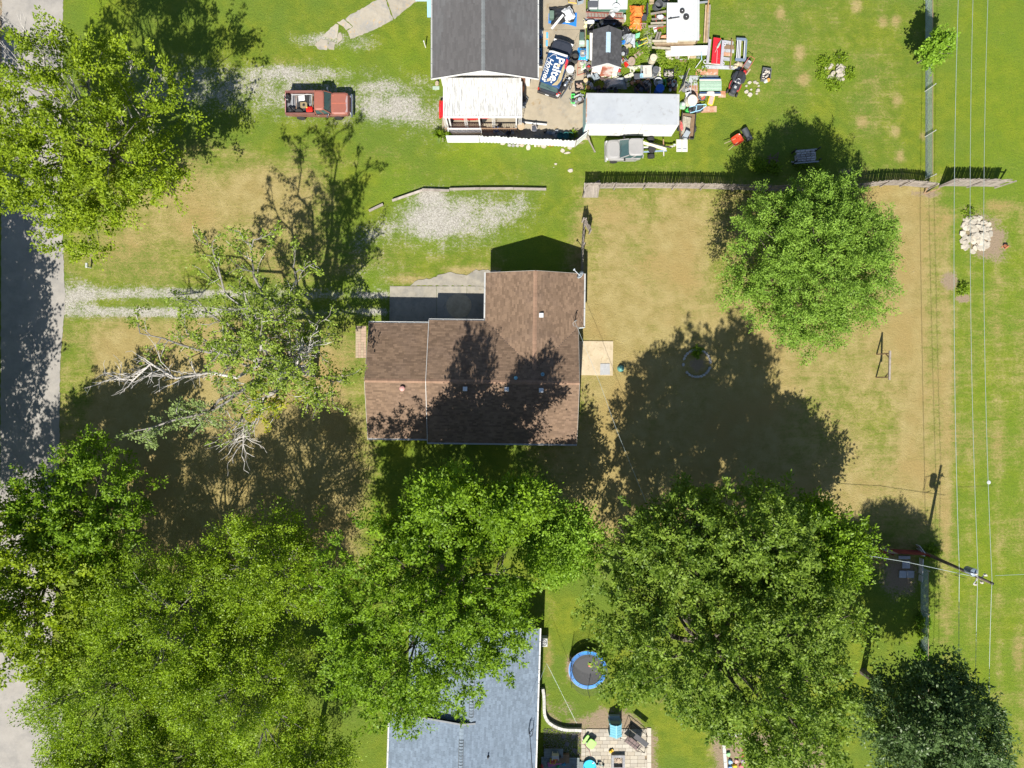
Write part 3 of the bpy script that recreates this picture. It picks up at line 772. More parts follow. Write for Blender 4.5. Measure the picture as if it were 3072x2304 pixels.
part(aw, 'canopy', MB().add([G3(1281, -8, 2.45), G3(1297, -8, 2.7), G3(1298, 52, 2.7), G3(1282, 52, 2.45), G3(1281, -8, 2.42), G3(1297, -8, 2.67), G3(1298, 52, 2.67), G3(1282, 52, 2.42)], [(0, 3, 2, 1), (4, 5, 6, 7), (0, 4, 7, 3), (3, 7, 6, 2), (0, 1, 5, 4)]), pm('pale_blue', (.30, .52, .66), rough=.45, amt=.05), world=True)
part(aw, 'strut', MB().tube([G3(1283, 50, 2.44), G3(1300, 52, 1.6)], .02, 5).tube([G3(1283, -4, 2.44), G3(1300, -4, 1.6)], .02, 5), GUT, world=True)
st = thing('entry_steps', 'pale blue-grey steps at the top edge beside the blue awning', 'steps', G3(1265, -8))
part(st, 'tread', MB().box(0, .3, 0, 1.0, .4, .3).box(-.0, -.12, 0, 1.0, .44, .16), pm('step_blue', (.30, .40, .50), rough=.8))
def carport():
 o = thing('carport', 'carport with a streaked white ribbed roof below the grey house', 'carport', (-2.35, 22.7, 0))
 x0, x1, y0, y1, z = -5.41, .72, 21.36, 24.45, 2.38
 n = 32
 ST = pm('streaked_white', (.66, .66, .65), rough=.5, scale=5, amt=.10, isl=.10)
 # streaked metal: long dark runs of dirt down the ribs
 if 'streak' not in _mats:
  m, nt, b = nt_of('streaked_roof')
  co = nd(nt, 'NewGeometry').outputs['Position']
  mp = nd(nt, 'Mapping'); mp.inputs['Scale'].default_value = (5.5, .55, 1); lk(nt, co, mp.inputs[0])
  a = noise(nt, mp.outputs[0], 1.6, 7, .75, .2)
  mp2 = nd(nt, 'Mapping'); mp2.inputs['Scale'].default_value = (12, 2.0, 1); lk(nt, co, mp2.inputs[0])
  a2 = noise(nt, mp2.outputs[0], 1.4, 6, .8)
  f = ramp(nt, mathn(nt, 'ADD', mathn(nt, 'MULTIPLY', a, .65), mathn(nt, 'MULTIPLY', a2, .35)), .47, .56)
  lk(nt, mixc(nt, mathn(nt, 'MULTIPLY', f, .55), (.50, .50, .49), (.15, .15, .138)), b.inputs['Base Color'])
  b.inputs['Roughness'].default_value = .5
  _mats['streak'] = m
 wd = (x1 - x0) / n
 unit = MB().add([(-.5, 0, 0), (-.42, 0, 0), (-.36, 0, .05), (-.2, 0, .05), (-.14, 0, 0), (.5, 0, 0)] + [(-.5, 1, 0), (-.42, 1, 0), (-.36, 1, .05), (-.2, 1, .05), (-.14, 1, 0), (.5, 1, 0)], [(i, i + 1, i + 7, i + 6) for i in range(5)])
 mp_ = pieces(o, 'roof_panel', unit, _mats['streak'], [((x0 + wd * (i + .5) + 2.35, y0 - 22.7, z + .001 * (i % 2)), (.03, 0, 0), (wd, y1 - y0, 1)) for i in range(n)])
 fr = MB().beam((x0 - .05, y0, z - .05), (x1 + .05, y0, z - .05), .10, .2).beam((x0 - .05, y0 - .05, z - .03), (x0 - .05, y1 - .3, z + .02), .08, .18).beam((x1 + .05, y0 - .05, z - .03), (x1 + .05, y1 - .3, z + .02), .08, .18)
 part(o, 'frame', fr, WHITE, world=True)
 for i, x in enumerate((-5.3, -5.05, -2.65, .35)):
  mb = MB().box(x, y0 - .02, 0, .12, .12, z - .1)
  part(o, 'post', mb, WHITE, world=True)
 for x in (-3.75, -1.5, .66, -5.42):
  mb = MB()
  for s in (-.11, .11): mb.beam((x + s, y0 - .02, 0), (x + s, y0 - .02, z - .1), .03)
  for j in range(9):
   mb.beam((x - .11, y0 - .02, .1 + j * .24), (x + .11, y0 - .02, .1 + (j + .5) * .24), .014); mb.beam((x + .11, y0 - .02, .1 + (j + .5) * .24), (x - .11, y0 - .02, .1 + (j + 1) * .24), .014)
  part(o, 'lattice_post', mb, WHITE, world=True)
 rl = MB().beam((-5.5, 20.95, .95), (.4, 20.95, .95), .09, .05)
 for i in range(40): rl.beam((-5.45 + i * .148, 20.95, .05), (-5.45 + i * .148, 20.95, .93), .022)
 part(o, 'railing', rl, pm('rust_rail', (.20, .13, .08), rough=.7), world=True)
carport()
# ---------------------------------------------------------------- garden shed, box trailer
def shed():
 o = thing('garden_shed', 'small shed with a dark shingle roof and pale ridge skylight amid the junk', 'shed', (7.65, 27, 0), math.radians(-1.2))
 hx, hy, ze, zr = 1.17, 1.5, 2.0, 2.75
 P = (zr - ze) / hx; k = math.hypot(1, P)
 roof_slab(o, [(-hx, -hy, ze), (0, -hy, zr), (0, hy, zr), (-hx, hy, ze)], DECK, th=.06)
 roof_slab(o, [(hx, -hy, ze), (hx, hy, ze), (0, hy, zr), (0, -hy, zr)], DECK, th=.06)
 m = pm('shed_shingle', (.052, .052, .056), (.068, .068, .07), rough=.9, scale=1.5, isl=.2, bump=.4, amt=.2)
 shingles(o, [((-hx, 0, ze), (0, 1, 0), (1, 0, P), [(-hy, 0), (hy, 0), (hy, hx * k), (-hy, hx * k)]), ((hx, 0, ze), (0, 1, 0), (-1, 0, P), [(-hy, 0), (hy, 0), (hy, hx * k), (-hy, hx * k)])], m, .2, .22, seed=4)
 ridge_caps(o, (0, -hy, zr), (0, hy, zr), (1, 0, 0), P, m, .13, .25)
 sk = MB()
 for i in range(7):
  x = -.15 + i * .05
  sk.beam((x, -.62, zr + .06 - abs(x) * P), (x, .95, zr + .06 - abs(x) * P), .035, .03)
 sk.box(0, .165, zr - .03, .36, 1.6, .05)
 part(o, 'skylight', sk, pm('skylight', (.34, .46, .55), rough=.3))
 w_ = MB().box(0, .02, 0, 2 * hx - .22, 2 * hy - .3, ze - .04)
 w_.add([(-hx + .11, -hy + .17, ze - .06), (hx - .11, -hy + .17, ze - .06), (0, -hy + .17, zr - .1), (-hx + .11, hy - .13, ze - .06), (hx - .11, hy - .13, ze - .06), (0, hy - .13, zr - .1)], [(0, 1, 2), (3, 5, 4), (0, 2, 5, 3), (1, 4, 5, 2)])
 part(o, 'wall', w_, pm('flaking_white', (.60, .57, .54), (.52, .40, .34), rough=.8, scale=2.2, stain=(.22, .07, .04)))
 part(o, 'trim', MB().beam((-hx, -hy - .02, ze - .05), (0, -hy - .02, zr - .05), .03, .14).beam((0, -hy - .02, zr - .05), (hx, -hy - .02, ze - .05), .03, .14), WHITE)
 part(o, 'door', MB().box(.15, -hy + .13, .08, .95, .05, 1.7), pm('rust_door', (.30, .09, .05), (.5, .42, .38), rough=.8, scale=1.8))
shed()
def box_trailer():
 o = thing('box_trailer', 'long white box trailer body between the junk yard and the lawn', 'trailer', (9.54, 21.77, 0), math.radians(-.7))
 L, W, z0, z1 = 7.36, 2.42, .35, 2.97
 part(o, 'roof', MB().box(0, 0, z1 - .06, L, W, .06), pm('trailer_roof', (.295, .312, .33), (.27, .287, .31), rough=.55, scale=1.1, amt=.08, stain=(.24, .245, .25)), bevel=.05)
 part(o, 'side_panel', MB().box(-2.1, -W / 2 + .015, z0, 3.1, .03, z1 - z0 - .07), pm('trailer_side', (.60, .60, .595), rough=.45, scale=.8, amt=.05, stain=(.38, .38, .36)))
 part(o, 'side_panel', MB().box(.15, -W / 2 + .017, z0, 1.35, .03, z1 - z0 - .07), _mats['trailer_side'])
 part(o, 'side_panel', MB().box(2.26, -W / 2 + .015, z0, 2.82, .03, z1 - z0 - .07), _mats['trailer_side'])
 part(o, 'side_panel', MB().box(0, W / 2 - .015, z0, L - .03, .03, z1 - z0 - .07), _mats['trailer_side'])
 part(o, 'end_panel', MB().box(L / 2 - .02, 0, z0, .03, W - .06, z1 - z0 - .07), _mats['trailer_side'])
 dm = pm('teal_door', (.22, .42, .44), rough=.5)
 for s in (-1, 1): part(o, 'door', MB().box(-L / 2 + .02, s * W / 4, z0, .04, W / 2 - .04, z1 - z0 - .1), dm)
 rim = MB()
 for s in (-1, 1): rim.beam((-L / 2, s * (W / 2 - .02), z1 - .03), (L / 2, s * (W / 2 - .02), z1 - .03), .07, .05)
 rim.beam((L / 2 - .06, -W / 2, z1 - .02), (L / 2 - .06, W / 2, z1 - .02), .16, .06)
 part(o, 'rim', rim, pm('trailer_rim', (.36, .37, .38), rough=.4))
 part(o, 'rust_edge', MB().beam((-L / 2 + .03, -W / 2 + .05, z1 + .004), (-L / 2 + .03, W / 2 - .05, z1 + .004), .09, .03), pm('rusty', (.30, .17, .10), (.42, .40, .38), rough=.8, scale=3))
 part(o, 'chassis', MB().box(0, -.5, .2, L - .4, .12, .16).box(0, .5, .2, L - .4, .12, .16), pm('black_steel', (.03, .03, .032), rough=.6))
 for x in (1.8, 2.7):
  for y in (-.95, .95): wheel(o, x, y, .35, .35, .2)
def wheel(par, x, y, z, R, wd, tyre=None, rim=None, name='wheel', ax='y', m=None):
 mt = m or Euler((PI / 2 if ax == 'y' else 0, PI / 2 if ax == 'x' else 0, 0)).to_matrix()
 h = wd / 2
 t = part(par, name, MB().lathe([(R * .62, -h), (R * .93, -h), (R, -h * .7), (R, h * .7), (R * .93, h), (R * .62, h)], x, y, z, 20, mt), tyre or pm('tyre', (.022, .022, .023), rough=.85, amt=.2))
 part(t, 'rim', MB().lathe([(R * .60, -h * .82), (R * .45, -h * .95), (R * .2, -h * .7), (R * .2, h * .7), (R * .45, h * .95), (R * .60, h * .82)], x, y, z, 14, mt), rim or pm('rim_grey', (.42, .42, .41), rough=.4, metal=.4))
 return t
box_trailer()
def blue_house():
 ox, oy = G(1400, 2150)
 o = thing('blue_house', 'house with a blue-grey shingle roof at the bottom edge under the maple', 'house', (ox, oy, 0), math.radians(-1.8))
 P, ze = .30, 2.7
 k = math.hypot(1, P)
 xe, xw = 5.72, -6.0
 xr1, xr2 = .55, -.14           # ridge of the north half, of the taller south half
 z1, z2 = ze + (xe - xr1) * P, ze + (xe - xr2) * P
 yn, ym, ys = 8.45, 1.45, -14
 xw1 = xr1 - (xe - xr1)
 roof_slab(o, [(xe, yn, ze), (xr1, yn, z1), (xr1, ym, z1), (xe, ym, ze)], DECK)
 roof_slab(o, [(xw1, yn, ze), (xw1, ym, ze), (xr1, ym, z1), (xr1, yn, z1)], DECK)
 roof_slab(o, [(xe, ym, ze), (xr2, ym, z2), (xr2, ys, z2), (xe, ys, ze)], DECK)
 roof_slab(o, [(xw, ym, ze), (xw, ys, ze), (xr2, ys, z2), (xr2, ym, z2)], DECK)
 shingles(o, [((xe, 0, ze), (0, 1, 0), (-1, 0, P), [(ys, 0), (yn, 0), (yn, (xe - xr1) * k), (ym, (xe - xr1) * k), (ym, (xe - xr2) * k), (ys, (xe - xr2) * k)]),
     ((xw1, 0, ze), (0, 1, 0), (1, 0, P), [(ym, 0), (yn, 0), (yn, (xr1 - xw1) * k), (ym, (xr1 - xw1) * k)]),
     ((xw, 0, ze), (0, 1, 0), (1, 0, P), [(ys, 0), (ym, 0), (ym, (xr2 - xw) * k), (ys, (xr2 - xw) * k)])], BLUE, .16, .30, single=(2.5, 1.0, 3.4), seed=12)
 CAPL = pm('blue_cap', (.160, .20, .245), rough=.9, isl=.12)
 ridge_caps(o, (xr1, yn, z1), (xr1, ym, z1), (1, 0, 0), P, CAPL)
 ridge_caps(o, (xr2, ym, z2), (xr2, ys, z2), (1, 0, 0), P, CAPL)
 DK = pm('vent_dark', (.035, .045, .055), rough=.6)
 for xr, zr, a, b in ((xr1, z1, 5.6, 1.95), (xr2, z2, .25, -13)):
  mb = MB()
  for s in (-.17, .17): mb.beam((xr + s, a, zr + .045 - .17 * P), (xr + s, b, zr + .045 - .17 * P), .03, .05)
  part(o, 'ridge_vent', mb, DK)
  rb = MB(); n = int((a - b) / .24)
  for i in range(n + 1): rb.beam((xr - .17, b + (a - b) * i / n, zr + .05 - .17 * P), (xr, b + (a - b) * i / n, zr + .062), .022, .012).beam((xr, b + (a - b) * i / n, zr + .062), (xr + .17, b + (a - b) * i / n, zr + .05 - .17 * P), .022, .012)
  part(o, 'cap_seam', rb, DK, kind='stuff')
 # the gable step between the halves
 part(o, 'gable_wall', MB().add([(xr1, ym - .06, z1 - .02), (xr2, ym - .06, z2 - .05), (xw1 + .6, ym - .06, ze + .1), (xw1 + .6, ym - .10, ze), (xr2, ym - .1, z1 - .3), (xr1, ym - .1, z1 - .3)], [(0, 1, 2, 3, 4, 5)]), pm('slate_trim', (.10, .115, .13), rough=.7))
 part(o, 'rake_board', MB().beam((xr1 + .35, ym + .02, z2 - .4 * P * 2 + .02), (xr2, ym + .02, z2 + .02), .14, .05).beam((xr2, ym + .02, z2 + .02), (xw, ym + .02, ze + .02), .14, .05), pm('rake_grey', (.16, .17, .18), rough=.7))
 gutter(o, (xe + .05, ys, ze), (xe + .05, yn, ze), WHITE, .13); gutter(o, (xw - .05, ym, ze), (xw - .05, ys, ze), WHITE, .13)
 part(o, 'wall', MB().box((xe + xw) / 2, (ys + ym) / 2, 0, xe - xw - .9, ym - ys - .3, 2.62).box((xe + xw1) / 2, (yn + ym) / 2, 0, xe - xw1 - .9, yn - ym - .5, 2.62).add([(xe - .5, yn - .3, 2.6), (xw1 + .5, yn - .3, 2.6), (xr1, yn - .3, z1 - .16)], [(0, 1, 2)]), pm('pale_siding', (.52, .52, .50), rough=.7))
 window(o, xe - .45, 4, 1, 1.3, 1.1, (1, 0)); window(o, xe - .45, -2.5, 1, 1.3, 1.1, (1, 0)); window(o, xw + .45, -3, 1, 1.2, 1.1, (-1, 0))
 x, y = 5.1, .55
 mb = MB().tube([(x, y, 2.8), (x, y, 3.7), (x + .1, y + .05, 3.75)], .04, 6)
 for a in range(3): mb.tube([(x, y, 3.6), (x + .25 + .05 * a, y + .1 + .12 * a, 3.4), (x + .3, y - .2 - .1 * a, 3.15), (x + .1, y - .5, 3.2)], .012, 4)
 part(o, 'service_mast', mb, pm('black_cable', (.02, .02, .022), rough=.5))
 part(o, 'service_cable', MB().tube([(x, y - .1, 3.1), (x + .15, y - 1.2, 3.05), (x + .3, y - 2.6, 2.9), (x + .45, y - 4.2, 2.9)], .018, 5), _mats['black_cable'])
 x, y = 1.95, -1.25
 part(o, 'vent_pipe', MB().lathe([(.13, -.03), (.1, .04), (.05, .06), (.05, .35), (.03, .35)], x, y, ze + (xe - x) * P, 10), _mats['black_cable'])
 part(o, 'south_wing', MB().box(8.2 - 4.4, -10.6, 0, 8.8, 8, 5.9).prism([(-.9, -6.5), (8.5, -6.5), (8.5, -14.8), (-.9, -14.8)], 5.92, 6.05), _mats['pale_siding'])
 ac = thing('air_conditioner', 'grey air conditioner box in the shade along the blue-roofed house', 'air conditioner', G3(1629, 1918))
 part(ac, 'cabinet', MB().box(0, 0, 0, .7, .7, .75), pm('ac_grey', (.32, .33, .33), rough=.5), bevel=.04)
 part(ac, 'fan_grille', MB().ring((0, 0, .77), .27, .02, 18, 4).ring((0, 0, .77), .15, .015, 14, 4).beam((-.27, 0, .765), (.27, 0, .765), .02).beam((0, -.27, .77), (0, .27, .77), .02), _mats['black_steel'])
blue_house()
# ---------------------------------------------------------------- trees
def rnd_dirs(rng, n):
 v = rng.normal(size=(n, 3))
 return v / np.linalg.norm(v, axis=1)[:, None]
def unit(v):
 return v / (np.linalg.norm(v, axis=-1, keepdims=True) + 1e-9)
def leaves_mesh(name, P, A, L, nl, size, mat, rng, tint, up=0.7, thick=.26, asp=.8, droop=.25):
 """tufts at P along axes A (length L each), nl leaves on each"""
 n = len(P)
 L = np.broadcast_to(np.asarray(L, float), (n,))
 idx = np.repeat(np.arange(n), nl)
 M = len(idx)
 t = rng.uniform(-.6, .6, M)
 r = rng.normal(size=(M, 3)) * (thick * L[idx] * (1.0 - .45 * np.abs(t) / .6))[:, None]
 c = P[idx] + A[idx] * (t * L[idx])[:, None] + r
 c[:, 2] -= droop * L[idx] * (np.sum(r * r, 1) / (L[idx] ** 2 * .2) + t * t)
 tn = unit(rng.normal(size=(n, 3)) * .38 + np.array([0, -.2, up + .2]) + A * .55)
 nv = unit(rng.normal(size=(M, 3)) * .42 + tn[idx])
 a = unit(r / (thick * L[idx])[:, None] * .9 + A[idx] * .7 + rng.normal(size=(M, 3)) * .55)
 nv = unit(nv - a * np.sum(nv * a, 1)[:, None] * .8)
 a = unit(a - nv * np.sum(nv * a, 1)[:, None])
 b = np.cross(nv, a)
 s = size * rng.uniform(.65, 1.3, M)[:, None]
 V = np.empty((M, 4, 3))
 V[:, 0] = c - a * s * .5
 V[:, 1] = c + b * s * asp * .5 - nv * s * .08
 V[:, 2] = c + a * s * .55
 V[:, 3] = c - b * s * asp * .5 - nv * s * .08
 tt = np.clip(tint[idx] + rng.uniform(-.08, .08, M), 0, 1)
 return mesh_np(name, V.reshape(-1, 3), np.arange(M * 4).reshape(-1, 4), mat, np.repeat(tt, 4))
def lobe_points(rng, lobes, spacing, low=-.35, inner=.22, rough=.16):
 Ps, As = [], []
 for li, (cx, cy, cz, rx, ry, rz) in enumerate(lobes):
  c = np.array([cx, cy, cz]); R = np.array([rx, ry, rz])
  n = int(4 * PI * (rx * ry + rx * rz + ry * rz) / 3 * .8 / spacing ** 2) + 6
  d = rnd_dirs(rng, n)
  keep = (d[:, 2] > low) | (rng.random(n) < .25)
  d = d[keep]
  f = np.ones(len(d))
  for k in range(7):
   q = rng.normal(size=3) * rng.uniform(1.5, 5)
   f += rough * .5 * np.sin(d @ q + rng.uniform(0, 6))
  rad = rng.uniform(.72, 1.14, len(d)) * f
  p = c + d * R * rad[:, None]
  ok = np.ones(len(p), bool)
  for lj, (ax, ay, az, bx, by, bz) in enumerate(lobes):
   if lj == li: continue
   e = np.sqrt((((p - [ax, ay, az]) / [bx, by, bz]) ** 2).sum(1))
   ok &= (e > .72) | (rng.random(len(p)) < .12)
  Ps.append(p[ok]); As.append(d[ok])
  m = int(len(p) * inner)
  if m:
   d2 = rnd_dirs(rng, m)
   Ps.append(c + d2 * R * rng.uniform(.3, .75, m)[:, None]); As.append(d2)
 return np.concatenate(Ps), np.concatenate(As)
BARK = pm('bark', (.115, .095, .075), (.08, .066, .055), rough=.95, scale=5, amt=.25, bump=.6, bscale=18)
BARKG = pm('grey_bark', (.21, .195, .175), (.13, .12, .105), rough=.95, scale=5, amt=.25, bump=.6, bscale=18)
DEAD = pm('dead_wood', (.42, .395, .365), (.32, .30, .275), rough=.9, scale=5, amt=.2)
def limb(mb, rng, a, b, r0, r1, sag=.12, n=6, seg=5):
 a, b = Vector(a), Vector(b)
 L = (b - a).length
 j = [Vector(rng.normal(size=3) * L * .03) for _ in range(seg + 1)]
 pts = []
 for i in range(seg + 1):
  t = i / seg
  p = a.lerp(b, t) + Vector((0, 0, math.sin(t * PI) * L * sag)) + (j[i] if 0 < i < seg else Vector())
  pts.append(p)
 mb.tube(pts, [r0 + (r1 - r0) * (i / seg) for i in range(seg + 1)], n)
 return pts
def tree(name, label, cat, base, h, R, lobes=None, nl=44, size=.17, spacing=.62, mat=None, seed=1, tuft=.95, nsub=12, zlow=.28, flat=.9, lead=(0, 0), group=None, bark=None, trunk=.22, thick=.26, up=.7, low=-.35, keep=1.0, tl=(0, 1), gap=0, sub=(.34, .5), droop=.25, asp=.8, holes=None, topness=.35, cut=None, extra=()):
 """trunk, limbs and a crown of leaf tufts spread over uneven lobes; base in ground pixels"""
 rng = np.random.default_rng(seed)
 bx, by = G(*base)
 T = thing(name, label, cat, (bx, by, 0), 0, group)
 z0, zc = h * zlow, h * (zlow + 1) / 2
 rz = (h - z0) / 2
 if lobes is None:
  lobes = [(lead[0], lead[1], zc, R * .74, R * .74, rz * .82)]
  for i in range(nsub):
   a = 2 * PI * (i + rng.uniform(-.3, .3)) * .381966 * 2.618 if False else 2.399963 * i + rng.uniform(-.3, .3)
   q = math.sqrt((i + .6) / nsub)
   rr = R * rng.uniform(*sub)
   rad = (R - rr * .8) * q
   z = zc + rz * (.62 * math.sqrt(max(0, 1 - (q * .96) ** 2)) + rng.uniform(-.12, .12) - .18 * q)
   lobes.append((lead[0] + rad * math.cos(a), lead[1] + rad * math.sin(a), z, rr, rr, rr * flat))
 for (px, py, z, r_) in extra:
  x, y = G(px, py, z); lobes.append((x - bx, y - by, z, r_, r_, r_ * .8))
 P, A = lobe_points(rng, lobes, spacing, low)
 if cut:
  m_ = H / (H - P[:, 2]) * S
  for q in cut:
   k_ = dist_poly(1536 + (P[:, 0] + bx) * m_, 1152 - (P[:, 1] + by) * m_, q) < rng.uniform(-8, 14, len(P))
   P, A, m_ = P[k_], A[k_], m_[k_]
 if gap:
  g = np.zeros(len(P))
  for k in range(8):
   q = unit(rng.normal(size=3)) * rng.uniform(.6, 2.2)
   g += np.sin(P @ q + rng.uniform(0, 6))
  o_ = np.argsort(g)
  sel = np.ones(len(P), bool); sel[o_[:int(len(P) * gap)]] = False
  P, A = P[sel], A[sel]
 if holes:
  for (hx, hy, hr) in holes:
   P, A = P[np.hypot(P[:, 0] - hx, P[:, 1] - hy) > hr], A[np.hypot(P[:, 0] - hx, P[:, 1] - hy) > hr]
 ax = unit(A * .8 + np.array([0, 0, topness]) + rng.normal(size=A.shape) * .45)
 tint = rng.uniform(*tl, len(P))
 L = tuft * rng.uniform(.65, 1.35, len(P))
 me = leaves_mesh('crown', P, ax, L, nl, size, mat, rng, tint, up, thick, asp, droop)
 c = link(bpy.data.objects.new('crown', me)); c.parent = T; c['kind'] = 'stuff'
 mb = MB()
 zf = z0 + (zc - z0) * .35
 top = Vector((lead[0] * .4, lead[1] * .4, zf))
 mb.tube([(0, 0, -.1), (0, 0, .25), (lead[0] * .1, lead[1] * .1, zf * .5), top], [trunk * 1.5, trunk * 1.12, trunk, trunk * .85], 9)
 for (cx, cy, cz, rx, ry, rz_) in lobes:
  if cut and any(dist_poly(np.array([1536 + (cx + bx) * H / (H - cz) * S]), np.array([1152 - (cy + by) * H / (H - cz) * S]), q)[0] > -70 for q in cut): continue
  limb(mb, rng, top, (cx, cy, cz), trunk * .5, .04, .08)
  for k in range(4):
   d = unit(rng.normal(size=3)); d[2] = abs(d[2]) * .6
   limb(mb, rng, (cx * .8 + top.x * .2, cy * .8 + top.y * .2, cz * .8 + top.z * .2), (cx + d[0] * rx * .9, cy + d[1] * ry * .9, cz + d[2] * rz_ * .9), .05, .012, .05, 4, 3)
 part(T, 'trunk', mb, bark or BARK)
 return T
LF_MAPLE = leafm('maple_leaf', (.070, .140, .008), (.215, .345, .018))
LF_OAK = leafm('dark_green_leaf', (.066, .125, .012), (.225, .320, .042))
LF_BIRCH = leafm('birch_leaf', (.085, .150, .006), (.270, .390, .020), rough=.45)
LF_LIGHT = leafm('bright_leaf', (.110, .200, .012), (.250, .410, .040))
LF_DEEP = leafm('deep_leaf', (.045, .090, .022), (.135, .205, .070), rough=.4)
LF_CYP = leafm('feather_leaf', (.095, .180, .018), (.220, .350, .045), rough=.55, tr=.25)
LF_NW = leafm('sunny_leaf', (.105, .168, .007), (.275, .365, .018))
LF_PALE = leafm('pale_leaf', (.140, .205, .055), (.270, .350, .120), rough=.5)
LF_YEL = leafm('yellow_leaf', (.22, .24, .012), (.36, .36, .03))
def trees():
 tree('maple_tree', 'tall maple whose sunny crown hangs over the road at upper left', 'tree', (465, 535), 14, 8.0, seed=11, mat=LF_NW, nl=62, size=.20, asp=.6, spacing=.90, tuft=.95, nsub=17, sub=(.24, .40), gap=.13, zlow=.22, lead=(-.9, .1), trunk=.3, bark=BARKG, flat=.8, thick=.23, holes=[(-4.6, 4.6, 1.5), (-2.0, 5.0, 1.1), (3.6, 3.2, 1.3), (0.8, 2.6, .9)])
 tree('feathery_tree', 'dense rounded feathery tree alone in the east lawn below the picket fence', 'tree', (2340, 822), 10.8, 6.55, seed=23, mat=LF_CYP, nl=64, size=.15, spacing=.56, tuft=.95, nsub=26, sub=(.24, .34), zlow=.08, flat=1.0, trunk=.26, thick=.20, up=.35, asp=.5, low=-.5, topness=.7, gap=.06)
 # the centre maple: main crown and the northern leader
 tree('maple_tree', 'broad sunlit maple between the brown house and the blue-roofed house', 'tree', (1330, 1690), 14.5, 8.0, seed=31, mat=LF_MAPLE, nl=58, size=.21, asp=.55, thick=.21, spacing=.82, nsub=16, sub=(.27, .40), zlow=.25, trunk=.32, lead=(-.6, -.9), gap=.12, tuft=.95, flat=.85, extra=[(1480, 1560, 11, 2.3), (1540, 1700, 10, 2.2)])
 bx, by = G(1400, 1430)
 L = [(4.4, .6, 12.5, 1.5, 1.4, 2.4), (-.6, .1, 12.0, 2.1, 2.0, 3.6), (-1.9, -.9, 9.6, 2.0, 2.0, 2.0), (.9, -1.2, 9.0, 2.0, 2.0, 2.4), (3.1, -.1, 12.0, 1.35, 1.35, 3.0), (2.3, -1.2, 9.6, 1.8, 1.8, 2.0), (-.4, -1.6, 8, 2.4, 2.4, 2.4), (-.5, .5, 9.5, 2.3, 2.0, 2.4)]
 tree('maple_tree', 'slender pointed maple leaning towards the brown roof south of the house', 'tree', (1400, 1450), 15, 4, lobes=L, seed=37, mat=LF_MAPLE, nl=44, size=.23, asp=.6, spacing=.55, zlow=.3, trunk=.2, gap=.12)
 tree('bright_tree', 'small bright green tree between the two big maples', 'tree', (1662, 1555), 9.8, 3.2, seed=41, mat=LF_LIGHT, nl=40, size=.17, spacing=.58, nsub=9, zlow=.15, trunk=.12, lead=(.1, -.5), flat=1.2)
 # the big oak and the shaded trees behind it
 tree('oak_tree', 'largest tree, its tufted dark green crown covering the trampoline', 'tree', (2065, 1850), 16.5, 9.3, seed=53, mat=LF_OAK, nl=64, size=.23, spacing=.98, asp=.55, thick=.21, nsub=24, sub=(.22, .34), zlow=.28, trunk=.4, gap=.10, tuft=1.05, flat=.95, lead=(.3, .3), topness=.7, extra=[(1850, 1945, 8, 1.6), (1850, 2035, 8, 1.6), (1880, 1870, 8.5, 1.8), (1900, 1990, 9, 2.0), (1850, 1800, 9, 2.2), (1900, 1640, 10, 2.0), (2380, 2200, 8, 2.4)], cut=[[(1500, 2400), (1500, 1870), (1765, 1870), (1788, 1960), (1792, 2070), (1880, 2100), (1990, 2090), (2050, 2160), (2140, 2205), (2210, 2250), (2330, 2400)], [(2150, 2400), (2165, 2215), (2240, 2240), (2280, 2400)]])
 for b_, h_, R_, lb, sd in (((1955, 1535), 16, 4.0, 'dark shaded tree behind the largest oak at the lawn edge', 59), ((2120, 1530), 16.5, 4.2, 'dark tree with a rounded head reaching highest onto the dry lawn', 61)):
  tree('hedge_tree', lb, 'tree', b_, h_, R_, seed=sd, mat=LF_OAK, nl=60, size=.23, asp=.55, spacing=.95, nsub=13, zlow=.22, trunk=.2, flat=1.25, thick=.21, sub=(.28, .42), gap=.12)
 tree('hedge_tree', 'yellow-green tree touching the red board fence', 'tree', (2325, 1600), 10.5, 4.6, seed=67, mat=LF_MAPLE, nl=42, size=.23, asp=.6, spacing=.62, nsub=10, zlow=.15, trunk=.16)
 tree('broadleaf_tree', 'dark glossy tree at the bottom right beside the power line', 'tree', (2590, 2015), 15, 5.0, seed=71, mat=LF_DEEP, nl=44, size=.24, asp=.5, spacing=.66, nsub=12, zlow=.18, trunk=.24, gap=.1)
 tree('broadleaf_tree', 'low dark tree cut by the bottom edge at the right', 'tree', (2760, 2330), 8, 3.8, seed=73, mat=LF_DEEP, nl=42, size=.18, spacing=.64, nsub=9, zlow=.15, trunk=.16, gap=.1)
 # birches in the south-west corner
 for i, (bs, hh, R, lb, sd) in enumerate([((905, 1640), 12.0, 5.0, 'birch beside the centre maple, half in its shade', 81), ((640, 1760), 12.5, 5.8, 'tallest sunny birch at the top of the south-west grove', 83),
         ((830, 1960), 12.0, 6.0, 'birch in the south-west grove overhanging the blue roof', 85), ((470, 1960), 12.0, 5.8, 'birch of the south-west grove leaning over the road', 87),
         ((640, 2180), 12.0, 6.0, 'birch in the middle of the bottom edge of the grove', 89), ((420, 2190), 11.0, 4.0, 'birch nearest the bottom left corner by the bare road', 91), ((960, 2200), 11.0, 4.6, 'birch at the bottom edge against the blue-roofed house wall', 93)]):
  tree('birch_tree', lb, 'tree', bs, hh, R, seed=sd, mat=LF_BIRCH, nl=100, size=.135, spacing=.98, nsub=19, sub=(.21, .34), zlow=.22, trunk=.2, bark=BARKG, tuft=1.15, thick=.25, gap=.16, asp=.7)
